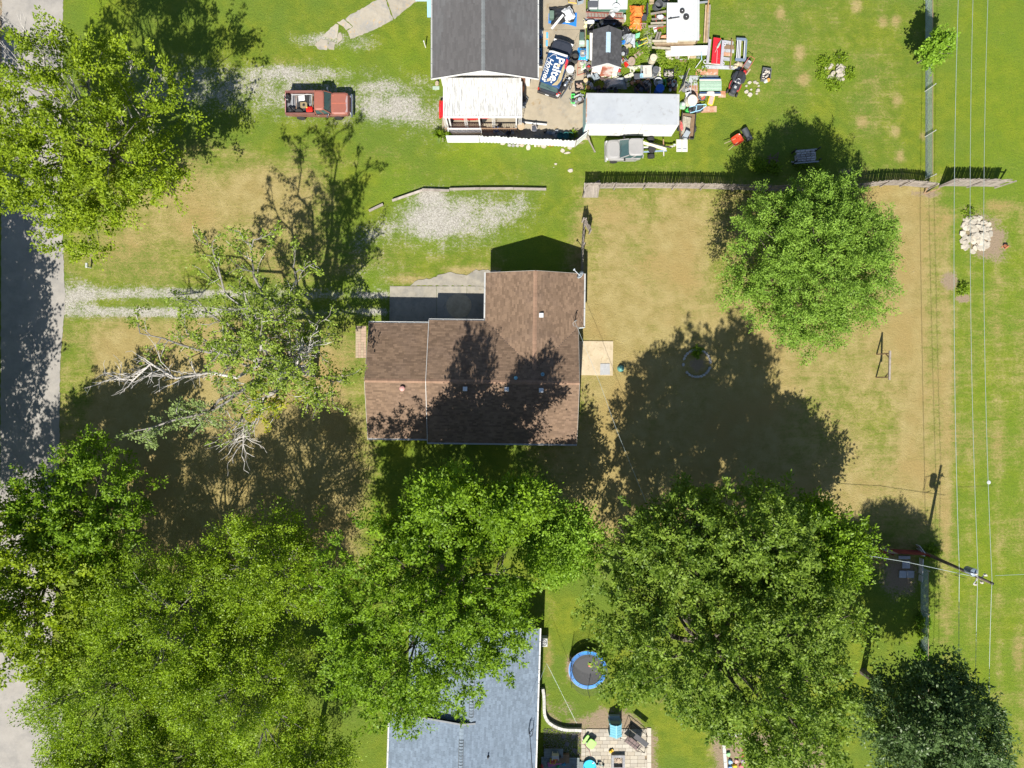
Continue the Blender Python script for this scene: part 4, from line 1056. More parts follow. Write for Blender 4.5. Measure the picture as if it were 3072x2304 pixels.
 tree('maple_tree', 'shaded maple with a yellowing branch by the road at lower left', 'tree', (400, 1500), 9.8, 5.6, seed=101, mat=LF_MAPLE, nl=58, size=.21, asp=.6, spacing=.86, thick=.22, nsub=12, zlow=.2, trunk=.24, gap=.2, lead=(-.3, 0))
 tree('maple_tree', 'maple at the left edge in front of the birches with a few orange leaves', 'tree', (250, 1700), 13.5, 6.4, seed=103, mat=LF_NW, nl=58, size=.2, spacing=.86, thick=.23, nsub=12, zlow=.2, trunk=.24, gap=.22)
 # street trees just west of the frame, whose shade falls across the road
 for i, (bs, hh, R, lb, sd) in enumerate([((-120, 1330), 13, 6.6, 'street tree left of the frame shading the road beside the west lawn', 111), ((-95, 880), 11, 4.8, 'street tree left of the frame shading the road near the gravel drive', 113), ((-90, 360), 9, 3.4, 'street tree left of the frame shading the road at the top left', 115), ((-60, 1150), 12, 5.0, 'street tree left of the frame shading the middle of the road', 119), ((-160, 1650), 15, 5.6, 'street tree left of the frame nearest the birches', 117)]):
  tree('street_tree', lb, 'tree', bs, hh, R, seed=sd, mat=LF_MAPLE, nl=34, size=.22, spacing=.8, nsub=11, zlow=.25, trunk=.24, gap=.14)
 tree('young_tree', 'young tree growing through the chain link fence at the upper right', 'tree', (2752, 190), 4.2, 1.35, seed=121, mat=LF_LIGHT, nl=26, size=.19, spacing=.42, nsub=8, zlow=.2, trunk=.05, gap=.2, tuft=.55)
trees()
def half_dead_tree():
 rng = np.random.default_rng(7)
 bx, by = G(940, 1108)
 T = thing('half_dead_tree', 'sparse half-dead tree with bare grey limbs on the west lawn', 'tree', (bx, by, 0))
 fork = Vector((-.35, -.1, 4.6))
 wood, dead = MB(), MB()
 wood.tube([(0, 0, -.1), (0, 0, .3), (-.1, 0, 2.2), fork], [.52, .40, .34, .32], 10)
 P, A, TT, Pp, Ap, Py, Ay = [], [], [], [], [], [], []
 def at(px, py, z):
  x, y = G(px, py, z); return Vector((x - bx, y - by, z))
 # image end point, height, leafiness, kind
 ends = [(640, 750, 12.0, 1.0, 'g'), (760, 720, 13.0, 1.1, 'g'), (880, 800, 11, .8, 'g'), (590, 900, 10.5, .8, 'g'), (560, 1000, 9.5, .8, 'g'), (740, 900, 13, 1.1, 'g'), (920, 1000, 9.5, 1.2, 'g'), (1010, 1140, 7.0, .9, 'g'),
   (780, 1010, 14, 1.5, 'g'), (660, 1060, 12, 1.3, 'g'), (420, 1000, 8.0, .7, 'g'), (330, 1138, 8.0, 0, 'd'), (420, 1290, 6.5, 1.5, 'p'), (560, 1270, 6.5, .8, 'p'), (820, 1230, 9.0, 1.3, 'y'), (700, 1290, 7.0, .35, 'g'), (730, 1330, 5.5, 0, 'd'), (930, 1040, 9.5, .1, 'd'), (860, 1120, 12.0, 1.4, 'g'), (720, 1160, 11.5, 1.0, 'g'), (960, 1190, 7.5, .9, 'g'), (990, 1000, 7.0, .5, 'g')]
 for ei, (px, py, z, lf, kd) in enumerate(ends):
  e = at(px, py, z)
  pts = limb(dead if kd == 'd' else wood, rng, fork + Vector(rng.normal(size=3) * .1), e, .17, .035, .16, 7, 7)
  d0 = (e - fork); L0 = d0.length
  for t in (np.linspace(.42, 1.0, 10) if kd != 'd' else np.linspace(.38, 1.0, 30)):
   i = min(int(t * 7), 6); fr = t * 7 - i
   p = pts[i].lerp(pts[i + 1], fr)
   d = (d0.normalized() * .7 + Vector(rng.normal(size=3)) * (.75 if kd != 'd' else .42) + Vector((0, 0, .15))).normalized()
   ln = rng.uniform(.9, 2.2) * (1.1 if kd == 'd' else 1)
   bp_ = limb(dead if kd == 'd' or rng.random() < .25 else wood, rng, p, p + d * ln, .045, .014, .05, 4, 4)
   for q in range(5 if kd == 'd' else 4):
    pp = bp_[1 + q % 4]
    d2 = (d * .9 + Vector(rng.normal(size=3)) * .6).normalized()
    l2 = rng.uniform(.4, 1.0)
    tgt = dead if kd == 'd' or rng.random() < .45 else wood
    limb(tgt, rng, pp, pp + d2 * l2, .022, .012, .03, 3, 3)
    if kd != 'd':
     for _ in range(2):
      if rng.random() < lf * .86:
       c = pp + d2 * l2 * rng.uniform(.5, 1.1) + Vector(rng.normal(size=3)) * .12
       (Py if kd == 'y' and rng.random() < .62 else Pp if kd == 'p' else P).append(c)
       (Ay if len(Py) > len(Ay) else Ap if len(Pp) > len(Ap) else A).append(d2)
 for nm, p, a, mat in (('crown', P, A, leafm('thin_leaf', (.115, .175, .020), (.290, .380, .055))), ('pale_foliage', Pp, Ap, LF_PALE), ('yellow_foliage', Py, Ay, LF_YEL)):
  p, a = np.array([tuple(x) for x in p]), np.array([tuple(x) for x in a])
  me = leaves_mesh(nm, p, a, .55, 18, .16, mat, rng, rng.random(len(p)))
  c = link(bpy.data.objects.new(nm, me)); c.parent = T; c['kind'] = 'stuff'
 part(T, 'trunk', wood, BARKG)
 part(T, 'dead_branches', dead, DEAD, kind='stuff')
half_dead_tree()
def bare_twigs():
 """the leafless sprays in the upper-left maple"""
 T = [o for o in bpy.data.objects if o.get('label', '').startswith('tall maple')][0]
 rng = np.random.default_rng(3)
 mb = MB()
 for (px, py, z) in ((30, 75, 9), (75, 90, 10), (130, 120, 11), (20, 150, 9), (60, 190, 11), (180, 190, 11), (215, 150, 10), (390, 175, 7), (450, 390, 7), (470, 510, 6), (530, 530, 5.5), (210, 330, 12), (150, 240, 11)):
  e = Vector(G3(px, py, z)) - T.location
  r_ = e * .45 + Vector((0, 0, e.z * .25))
  pts = limb(mb, rng, r_, e, .06, .014, .06, 5, 5)
  for i in range(1, 6):
   for _ in range(4):
    d = ((e - r_).normalized() + Vector(rng.normal(size=3)) * .45).normalized()
    b = limb(mb, rng, pts[i], pts[i] + d * rng.uniform(.5, 1.3), .02, .009, .03, 3, 3)
    limb(mb, rng, b[2], b[2] + (d + Vector(rng.normal(size=3)) * .5) * .45, .011, .007, 0, 3, 2)
 part(T, 'bare_twigs', mb, DEAD)
bare_twigs()
# ---------------------------------------------------------------- fences
GW = pm('weathered_wood', (.235, .205, .180), (.175, .155, .135), rough=.95, scale=3, amt=.2, isl=.22, bump=.5, bscale=25)
BRW = pm('brown_wood', (.20, .13, .075), (.15, .10, .06), rough=.9, scale=3, amt=.2, isl=.2, bump=.4)
TANW = pm('tan_wood', (.36, .28, .18), (.29, .22, .14), rough=.9, scale=3, amt=.2, isl=.18, bump=.4)
PKT = MB().add([(-.055, -.009, 0), (.055, -.009, 0), (.055, -.009, .93), (0, -.009, 1), (-.055, -.009, .93), (-.055, .009, 0), (.055, .009, 0), (.055, .009, .93), (0, .009, 1), (-.055, .009, .93)],
    [(0, 1, 2, 3, 4), (9, 8, 7, 6, 5), (0, 5, 6, 1), (1, 6, 7, 2), (2, 7, 8, 3), (3, 8, 9, 4), (4, 9, 5, 0)])
def picket_fence(name, label, pts, h, pitch, post_every, mat, lean=(0, 0), inside=-1, skip=()):
 """pickets on two rails between posts along ground pixels; lean tips the tops"""
 a0 = Vector((*G(*pts[0]), 0))
 T = thing(name, label, 'fence', a0)
 rnd = random.Random(len(label))
 me = PKT.mesh('picket', mat)
 n = 0
 for i in range(len(pts) - 1):
  a, b = Vector((*G(*pts[i]), 0)) - a0, Vector((*G(*pts[i + 1]), 0)) - a0
  L = (b - a).length; d = (b - a) / L
  ang = math.atan2(d.y, d.x)
  q = Vector((-d.y, d.x, 0)) * inside
  up = Vector((lean[0], lean[1], 1)).normalized()
  for s in np.arange(0, L, pitch):
   n += 1
   if n in skip: continue
   o = link(bpy.data.objects.new('picket', me)); o.parent = T
   p = a + d * s + Vector((0, 0, .03))
   u = (up + d * rnd.gauss(0, .012) + q * rnd.gauss(0, .015)).normalized()
   nn = d.cross(u).normalized()
   hh = h * rnd.uniform(.965, 1.02)
   o.matrix_local = Matrix(((d.x, nn.x, u.x, p.x), (d.y, nn.y, u.y, p.y), (d.z, nn.z, u.z, p.z), (0, 0, 0, 1))) @ Matrix.Diagonal((pitch / .125, 1.2, hh, 1))
  for z in (.38, h - .32):
   off = up * z + q * .04
   part(T, 'rail', MB().beam(a + off, b + off, .045, .10), mat)
  m = max(1, round(L / post_every))
  for j in range(m + (1 if i == len(pts) - 2 else 0)):
   p = a + d * (L * j / m) + q * .10
   part(T, 'post', MB().beam(p - up * .05, p + up * (h - .02), .10), mat)
 return T
picket_fence('picket_fence', 'long weathered grey picket fence across the top of the dry lawn', [(1752, 566), (1930, 564), (2100, 566), (2290, 572), (2440, 572), (2560, 566), (2640, 556), (2700, 556), (2782, 564)], 1.62, .145, 2.45, GW, skip=(35, 36))
picket_fence('leaning_fence', 'tilted grey fence section standing alone under the power lines', [(2818, 558), (2985, 560)], 1.75, .135, 2.3, GW, lean=(.42, .08))
picket_fence('side_fence', 'short grey picket fence running north from the brown house corner', [(1742, 828), (1744, 740), (1749, 668)], 1.6, .14, 2.2, GW)
picket_fence('fence_gate', 'grey picket gate leaf left open at the end of the side fence', [(1749, 665), (1770, 700)], 1.5, .13, 3, GW)
# the broken corner bin of fence boards
cb = thing('board_gate', 'collapsed grey board panel leaning at the west end of the long fence', 'gate', G3(1772, 575))
for i in range(9):
 x = -.58 + i * .135
 part(cb, 'board', MB().add([(x, -.5, .02), (x + .125, -.5, .02), (x + .125, .12 + i * .06, .95 + .04 * i), (x, .12 + i * .055, .95 + .04 * i), (x, -.5, 0), (x + .125, -.5, 0), (x + .125, .14 + i * .06, .93 + .04 * i), (x, .14 + i * .055, .93 + .04 * i)], [(0, 1, 2, 3), (7, 6, 5, 4), (0, 4, 5, 1), (1, 5, 6, 2), (2, 6, 7, 3), (3, 7, 4, 0)]), GW)
part(cb, 'post', MB().box(-.66, -.45, 0, .1, .1, 1.5).box(.66, .15, 0, .1, .1, 1.55), GW)
part(cb, 'rail', MB().beam((-.66, -.45, 1.4), (-.66, .3, 1.55), .08).beam((-.66, .25, 1.5), (.66, .25, 1.55), .08), GW)
bd = thing('fence_brace', 'two loose boards propped below the fence end', 'boards', G3(2772, 582))
part(bd, 'board', MB().beam((0, 0, .05), (1.0, .30, .55), .10, .05), BRW)
part(bd, 'board', MB().beam((0, .05, .05), (.06, .45, .4), .10, .05), BRW)
# timbers edging the gravel
tb = thing('timber_edging', 'row of grey timbers edging the gravel patch', 'timber edging', G3(1400, 570))
for a, b in (((1108, 634), (1150, 614)), ((1178, 604), (1268, 573)), ((1268, 571), (1348, 574)), ((1349, 570), (1440, 568)), ((1441, 568), (1540, 568)), ((1541, 568), (1638, 570))):
 hz = .13 if a[0] == 1108 else .22
 part(tb, 'timber', MB().beam(Vector(G3(*a)) + Vector((0, 0, hz)), Vector(G3(*b)) + Vector((0, 0, hz + .01)), .17, .17), pm('grey_timber', (.30, .265, .235), (.22, .19, .165), rough=.95, scale=2.5, amt=.2, isl=.2, bump=.4), world=True)
# chain link
def chain_link(name, label, pts, h, ph, posts, mesh=.07):
 T = thing(name, label, 'fence', G3(*pts[0]))
 M_ = pm('link_wire', (.34, .42, .40), rough=.45, metal=.3)
 a, b = Vector(G3(*pts[0])), Vector(G3(*pts[1]))
 L = (b - a).length; d = (b - a) / L
 w_ = MB()
 n = int(L / .11)
 for i in range(-int(h / .11), n):
  for sg in (1, -1):
   s0, s1 = i * .11, i * .11 + h
   if sg < 0: s0, s1 = s1, s0
   z0, z1 = .02, h
   def cl(s, z, s2, z2):
    if s < 0: t = (0 - s) / (s2 - s); return 0, z + (z2 - z) * t
    if s > L: t = (L - s) / (s2 - s); return L, z + (z2 - z) * t
    return s, z
   A_, B_ = cl(s0, z0, s1, z1), cl(s1, z1, s0, z0)
   if abs(A_[0] - B_[0]) < .05: continue
   w_.beam(a + d * A_[0] + Vector((0, 0, A_[1])), a + d * B_[0] + Vector((0, 0, B_[1])), .014)
 part(T, 'wire_mesh', w_, M_, kind='stuff', world=True)
 part(T, 'top_rail', MB().tube([a + Vector((0, 0, h)), b + Vector((0, 0, h))], .022, 6), pm('rust_rail2', (.30, .22, .15), rough=.6), world=True)
 for px, py in posts:
  p = Vector(G3(px, py))
  part(T, 'post', MB().tube([p, p + Vector((0, 0, ph))], .035, 8).lathe([(.045, 0), (.03, .05)], p.x, p.y, ph, 8), GUT, world=True)
chain_link('chain_link_fence', 'chain link fence running up from the picket fence at the upper right', [(2776, 536), (2776, -20)], 1.05, 1.5, [(2776, 538), (2775, 410), (2775, 274), (2774, 136), (2774, 0)])
chain_link('chain_link_fence', 'weedy chain link fence beside the bottom right tree', [(2762, 1700), (2762, 2080)], 1.1, 1.25, [(2762, 1702), (2762, 1830), (2762, 1960), (2762, 2080)])
# red board fence and the things in its shade
rf = thing('red_fence', 'dark red board fence behind the largest oak near the utility pole', 'fence', G3(2560, 1640))
RED = pm('barn_red', (.16, .022, .020), (.12, .016, .016), rough=.8, scale=3, isl=.18)
for i in range(42):
 p = Vector(G3(2540 + i * 5.1, 1640 + i * .25)) - rf.location
 part(rf, 'board', MB().box(p.x, p.y, .05, .135, .022, 1.7, rz=-.05), GW if 9 <= i < 12 or 19 <= i < 24 else RED)
a, b = Vector(G3(2540, 1640)) - rf.location, Vector(G3(2752, 1650)) - rf.location
for z in (.4, 1.5): part(rf, 'rail', MB().beam(a + Vector((0, -.05, z)), b + Vector((0, -.05, z)), .05, .09), RED)
for t in (0, .5, 1): part(rf, 'post', MB().box(*((a + (b - a) * t).xy + Vector((0, -.1))), 0, .1, .1, 1.8), RED)
CAPW = pm('shade_grey', (.33, .35, .37), rough=.8, bump=.3)
for i, (px, py, sx, sy, lb) in enumerate(((2712, 1672, .95, .28, 'narrow grey slab against the red fence'), (2717, 1693, .64, .62, 'single square grey slab in the shade south of the red fence'), (2707, 1722, .60, .60, 'left one of two square grey slabs lying side by side'), (2730, 1722, .60, .60, 'right one of two square grey slabs lying side by side'))):
 solo('paving_slab', MB().box(0, 0, 0, sx, sy, .10), CAPW, lb, 'paving slab', G3(px, py), -.02 * i, bevel=.01)
wb = thing('white_boards', 'white boards standing on edge by the foot of the utility pole', 'boards', G3(2756, 1700))
for i, (a, b) in enumerate((((2757, 1672), (2755, 1718)), ((2756, 1722), (2754, 1740)), ((2746, 1632), (2764, 1656)), ((2748, 1644), (2762, 1664)))):
 part(wb, 'board', MB().beam(Vector(G3(*a)) + Vector((0, 0, .35)), Vector(G3(*b)) + Vector((0, 0, .35)), .06, .55), WHITE, world=True)
# ---------------------------------------------------------------- utility pole and wires
def utility_pole():
 bx, by = G(2772, 1658)
 T = thing('utility_pole', 'wooden utility pole with a grey transformer at the right', 'utility pole', (bx, by, 0))
 h = 8.35
 tx, ty = [a - b for a, b in zip(G(2976, 1750, h), (bx, by))]
 part(T, 'pole', MB().tube([(0, 0, -.2), (tx * .5, ty * .5, h * .5), (tx, ty, h)], [.15, .13, .10], 10), pm('pole_wood', (.13, .105, .085), (.09, .075, .06), rough=.95, scale=4, bump=.4), smooth=True)
 part(T, 'pole_cap', MB().lathe([(.11, 0), (.11, .08), (.02, .12)], tx, ty, h - .01, 10), _mats['black_cable'])
 tr = part(T, 'transformer', MB().lathe([(.02, 0), (.26, .02), (.27, .06), (.27, .78), (.29, .80), (.29, .86), (.16, .94), (.02, .95)], tx - .36, ty + .42, 6.1, 18), pm('transformer_grey', (.17, .22, .27), rough=.45), smooth=False)
 part(tr, 'bushing', MB().lathe([(.05, 0), (.07, .05), (.04, .08), (.07, .12), (.04, .15), (.06, .2), (.02, .22)], tx - .36, ty + .35, 7.04, 10), pm('porcelain', (.42, .38, .34), rough=.3))
 part(T, 'bracket', MB().beam((tx - .3, ty + .3, 6.4), (tx * .9, ty * .9, 6.5), .06).beam((tx - .3, ty + .3, 6.8), (tx * .9, ty * .9, 6.9), .06), GUT)
 for (dx, dy, z) in ((.28, .30, 7.1), (.1, -.28, 7.0), (-.2, -.5, 6.7)):
  part(T, 'insulator', MB().lathe([(.03, 0), (.10, .04), (.05, .07), (.10, .12), (.05, .16), (.08, .22), (.02, .24)], tx + dx, ty + dy, z, 10).beam((tx, ty, z), (tx + dx, ty + dy, z), .04), _mats['porcelain'])
 part(T, 'fuse_arm', MB().tube([(tx - .05, ty, 7.2), (tx + .25, ty + .35, 7.25), (tx + .5, ty + .2, 7.1)], .03, 6).tube([(tx - .1, ty - .1, 6.9), (tx - .35, ty - .5, 6.8)], .03, 6), GUT)
 lp = MB()
 for k in range(3):
  lp.tube([(tx - .36, ty + .35, 7.2), (tx - .9 - .1 * k, ty + .5, 6.8), (tx - 1.1, ty - .1, 6.0 - .1 * k), (tx - .5, ty - .2, 6.3)], .014, 4)
 part(T, 'jumper', lp, _mats['black_cable'])
 return T, Vector((bx + tx, by + ty, h))
POLE, PT = utility_pole()
WIRE = pm('aluminium_wire', (.34, .40, .40), rough=.4, metal=.3)
def wire(lb, pts, r=.016, name='power_line', group=None):
 pts = [Vector(p) for p in pts]
 out = []
 for a, b in zip(pts, pts[1:]):
  n = 10
  for i in range(n): out.append(a.lerp(b, i / n) - Vector((0, 0, 4 * .02 * (b - a).length * .35 * (i / n) * (1 - i / n))))
 out.append(pts[-1])
 o = pts[0]
 solo(name, MB().tube([p - o for p in out], r, 5), WIRE, lb, 'power line', o)
wire('power line nearest the lawns, running the full height at the right', [G3(2876, -40, 6.2), G3(2862, 800, 6.2), G3(2878, 1713, 6.2), G3(2880, 2200, 6.0), G3(2882, 2360, 6.0)], .018)
wire('middle one of the three power lines along the right side', [G3(2920, -40, 7.2), G3(2911, 800, 7.2), G3(2934, 1712, 7.2), G3(2926, 2200, 7.0), G3(2920, 2360, 7.0)], .015)
wire('outermost power line nearest the right edge', [G3(2965, -40, 8.3), G3(2951, 800, 8.3), G3(2976, 1740, 8.4), G3(2966, 2200, 8.2), G3(2966, 2360, 8.2)], .015)
wire('service wire from the pole towards the shaded trees', [G3(2945, 1735, 6.0), G3(2720, 1686, 5.6), G3(2440, 1640, 5.0)], .018, 'service_wire')
wire('service wire from the pole to the right edge', [G3(2985, 1727, 6.4), G3(3110, 1722, 6.4)], .014, 'service_wire')
wire('thin service wire from the brown roof mast over the back patio', [G3(1724, 963, 4.1), G3(1800, 1150, 4.2), G3(1850, 1290, 4.4), G3(1960, 1560, 5.0)], .011, 'service_wire')
wire('thin service wire from the blue roof mast over the garden', [G3(1590, 2115, 3.6), G3(1640, 1990, 3.2), G3(1730, 2170, 2.2)], .010, 'service_wire')
# ---------------------------------------------------------------- things on the lawns
STONE = pm('grey_stone', (.27, .26, .25), (.20, .195, .19), rough=.95, scale=6, isl=.2, bump=.6)
LIME = pm('limestone', (.37, .34, .28), (.29, .255, .205), rough=.9, scale=4, isl=.16, bump=.6, stain=(.30, .24, .17))
def rock(rnd, a, b, c, sharp=.25):
 mb = MB()
 n = 7
 th = sorted(rnd.uniform(0, 2 * PI) for _ in range(n)); th = [2 * PI * i / n + rnd.uniform(-.3, .3) for i in range(n)]
 rr = [rnd.uniform(1 - sharp, 1) for _ in range(n)]
 lo = [(a * r_ * math.cos(t), b * r_ * math.sin(t)) for t, r_ in zip(th, rr)]
 mb.loft([[(x, y, -.02) for x, y in lo], [(x, y, c * rnd.uniform(.55, .8)) for x, y in lo], [(x * .72, y * .72, c * rnd.uniform(.9, 1.1)) for x, y in lo]])
 return mb
rnd = random.Random(9)
ring = thing('stone_ring', 'ring of grey edging stones round a bare patch in the tree shade', 'stone ring', G3(2090, 1090))
fp = [rock(rnd, .17, .13, .18, .18).mesh('stone', pm('ring_stone', (.36, .355, .34), (.29, .285, .28), rough=.95, isl=.15, bump=.5)) for _ in range(4)]
for i in range(27):
 t = PI * 1.03 + i * 2 * PI / 28
 if i in (1, 2) or i == 13: continue
 o = link(bpy.data.objects.new('stone', fp[i % 4])); o.parent = ring
 o.location = (1.13 * math.cos(t), 1.13 * math.sin(t), 0); o.rotation_euler = (0, 0, t + PI / 2)
dome = thing('teal_dome', 'teal plastic dome sitting on the lawn edge beside the back patio', 'garden dome', G3(1862, 1105))
part(dome, 'shell', MB().lathe([(.27, 0), (.275, .06), (.25, .2), (.18, .31), (.08, .37), (.01, .385)], n=24), pm('teal', (.075, .225, .205), rough=.4), smooth=True)
part(dome, 'base_rim', MB().ring((0, 0, .03), .275, .025, 24, 6), pm('teal', None))
fr = thing('clothes_frame', 'weathered timber frame of two posts and a beam in the east lawn', 'timber frame', G3(2648, 1098))
pa, pb = Vector(G3(2630, 1063)) - fr.location, Vector(G3(2628, 1132)) - fr.location
part(fr, 'post', MB().beam(pa, pa + Vector((.12, 0, 1.75)), .10), BRW); part(fr, 'post', MB().beam(pb, pb + Vector((.12, 0, 1.75)), .10), BRW)
part(fr, 'beam', MB().beam(pa + Vector((.16, .22, 1.78)), pb + Vector((.16, -.22, 1.78)), .14), GW)
part(fr, 'brace', MB().beam(pa + Vector((.1, 0, 1.2)), pa + Vector((.14, -.35, 1.72)), .06).beam(pb + Vector((.1, 0, 1.2)), pb + Vector((.14, .35, 1.72)), .06), BRW)
def rock_pile(name, label, c, n, rx, ry, smin, smax, mat, seed, cat='rubble pile', hgt=.3, flat=.5):
 T = thing(name, label, cat, G3(*c))
 r_ = random.Random(seed)
 pool = [rock(r_, 1, r_.uniform(.55, .9), flat, .35).mesh('stone', mat) for _ in range(9)]
 for i in range(n):
  q = math.sqrt(r_.random()); t = r_.uniform(0, 2 * PI)
  x, y = rx * q * math.cos(t), ry * q * math.sin(t)
  s_ = r_.uniform(smin, smax)
  o = link(bpy.data.objects.new('stone', pool[i % 9])); o.parent = T
  o.location = (x, y, max(0, hgt * (1 - q)) * r_.uniform(.5, 1)); o.rotation_euler = (r_.gauss(0, .16), r_.gauss(0, .16), r_.uniform(0, 6.3)); o.scale = (s_, s_, s_ * r_.uniform(.35, .7))
 return T
rock_pile('rubble_pile', 'pile of broken pale concrete slabs under the power lines', (2925, 702), 120, 1.35, 1.5, .09, .40, LIME, 2, hgt=.36, flat=.32)
rock_pile('rock_garden', 'heap of limestone rocks ringed by weeds in the north-east lawn', (2505, 218), 46, .95, .72, .10, .34, LIME, 6, hgt=.4, cat='rock garden')
rs = thing('stone_circle', 'circle of loose limestone rocks beside the riding mower', 'stone circle', G3(2258, 262))
for px, py, s_ in ((2248, 248, .2), (2264, 247, .18), (2271, 250, .14), (2276, 258, .12), (2273, 272, .22), (2238, 276, .22), (2250, 285, .24), (2270, 281, .12), (2239, 258, .13), (2253, 269, .12)):
 m_ = rock(rnd, s_, s_ * .85, s_ * .6)
 o = part(rs, 'stone', m_, LIME); o.location = Vector(G3(px, py)) - rs.location
tp = thing('terracotta_pot', 'broken terracotta pot lying beside the rubble pile', 'flower pot', G3(3010, 735))
part(tp, 'shard', MB().lathe([(.10, 0), (.17, .26), (.20, .27), (.20, .32), (.18, .32), (.15, .26), (.09, .03)], n=14, m=Euler((1.2, 0, .6)).to_matrix(), z=.12), pm('terracotta', (.36, .13, .06), rough=.85))
part(tp, 'shard', MB().box(.12, -.12, 0, .16, .12, .03, rz=.5).box(-.1, -.16, 0, .12, .1, .03, rz=1.2), _mats['terracotta'])
def plant(name, label, cat, c, R, hgt, n, size, mat, seed, nl=14, blades=False, group=None):
 rng = np.random.default_rng(seed)
 T = thing(name, label, cat, G3(*c), 0, group)
 if blades:
  mb = MB()
  for i in range(n):
   t = rng.uniform(0, 2 * PI); r_ = R * rng.uniform(.5, 1.05); z = hgt * rng.uniform(.6, 1.1)
   d = Vector((math.cos(t), math.sin(t), 0)); q = Vector((-d.y, d.x, 0)) * size
   b0 = d * R * .12 * rng.random()
   m1, e1 = d * r_ * .5 + Vector((0, 0, z)), d * r_ + Vector((0, 0, z * .55))
   mb.add([b0 - q, b0 + q, m1 + q, m1 - q, e1 + q * .2, e1 - q * .2], [(0, 1, 2, 3), (3, 2, 4, 5)])
  part(T, 'leaves', mb, mat, kind='stuff')
 else:
  d = rnd_dirs(rng, n); d[:, 2] = np.abs(d[:, 2])
  P = d * np.array([R, R, hgt]) * rng.uniform(.4, 1, n)[:, None]
  me = leaves_mesh('leaves', P, unit(d + [0, 0, .6]), .34, nl, size, mat, rng, rng.random(n))
  c_ = link(bpy.data.objects.new('leaves', me)); c_.parent = T; c_['kind'] = 'stuff'
  st_ = MB()
  for i in range(6): limb(st_, rng, (0, 0, 0), tuple(P[i]), .02, .008, .05, 4, 3)
  part(T, 'stem', st_, BARK)
 return T
GREENM = leafm('weed_leaf', (.100, .165, .010), (.230, .340, .022))
plant('daylily', 'clump of arching daylily leaves at the carport corner', 'plant', (1320, 408), .75, .55, 130, .022, GREENM, 4, blades=True)
plant('shrub', 'small round green shrub on bare soil beside the power line', 'shrub', (2886, 868), .5, .6, 70, .12, GREENM, 5)
plant('weeds', 'weeds on the far side of the rubble pile', 'plant', (2905, 640), .5, .3, 50, .10, GREENM, 6)
for i, (px, py, R, lb) in enumerate(((2470, 190, .6, 'weeds on the upper left of the rock heap'), (2520, 178, .55, 'tall weeds above the rock heap'), (2462, 225, .5, 'weeds along the left of the rock heap'), (2545, 222, .5, 'bright grass clump right of the rock heap'), (2500, 252, .7, 'weeds below the rock heap'), (2405, 495, .5, 'weeds at the foot of the firewood rack'), (2320, 505, .6, 'weeds under the rusty frame in the tree shade'), (2280, 500, .7, 'viny weeds at the edge of the tree shade'), (2795, 1655, .7, 'weeds around the foot of the utility pole'), (1345, 812 - 800 + 400, .4, 'weeds against the carport slab'), (1720, 405, .3, 'weeds by the fence end'), (2090, 1055, .5, 'weeds above the ring of edging stones'), (2455, 515, .4, 'weeds below the firewood rack'))):
 plant('weeds', lb, 'plant', (px, py), R, .4, int(70 * R / .5), .11, GREENM, 30 + i)
plant('fence_vine', 'vines covering the chain link fence beside the bottom right tree', 'vine', (2762, 1900), .4, 1.2, 30, .14, GREENM, 51)
for y in (1860, 1960, 2020): plant('fence_vine', {1860: 'vines at the upper end of the weedy chain link', 1960: 'vines in the middle of the weedy chain link', 2020: 'vines at the lower end of the weedy chain link'}[y], 'vine', (2764, y), .55, 1.1, 70, .15, LF_LIGHT, 50 + y)
# weeds among the junk: nobody could count them
rng = np.random.default_rng(77)
PX = np.concatenate([rng.uniform(1885, 2000, 260), rng.uniform(1985, 2120, 200), rng.uniform(1740, 1770, 40), rng.uniform(1800, 2010, 90)])
PY = np.concatenate([rng.uniform(0, 210, 260), rng.uniform(170, 260, 200), rng.uniform(250, 300, 40), rng.uniform(200, 275, 90)])
P = np.array([[*G(a, b), rng.uniform(.03, .22)] for a, b in zip(PX, PY)])
me = leaves_mesh('yard_weeds', P, unit(rng.normal(size=P.shape) * .4 + [0, 0, 1]), .34, 16, .10, GREENM, rng, rng.random(len(P)))
tag(link(bpy.data.objects.new('yard_weeds', me)), 'tangled green weeds among the junk', kind='stuff')
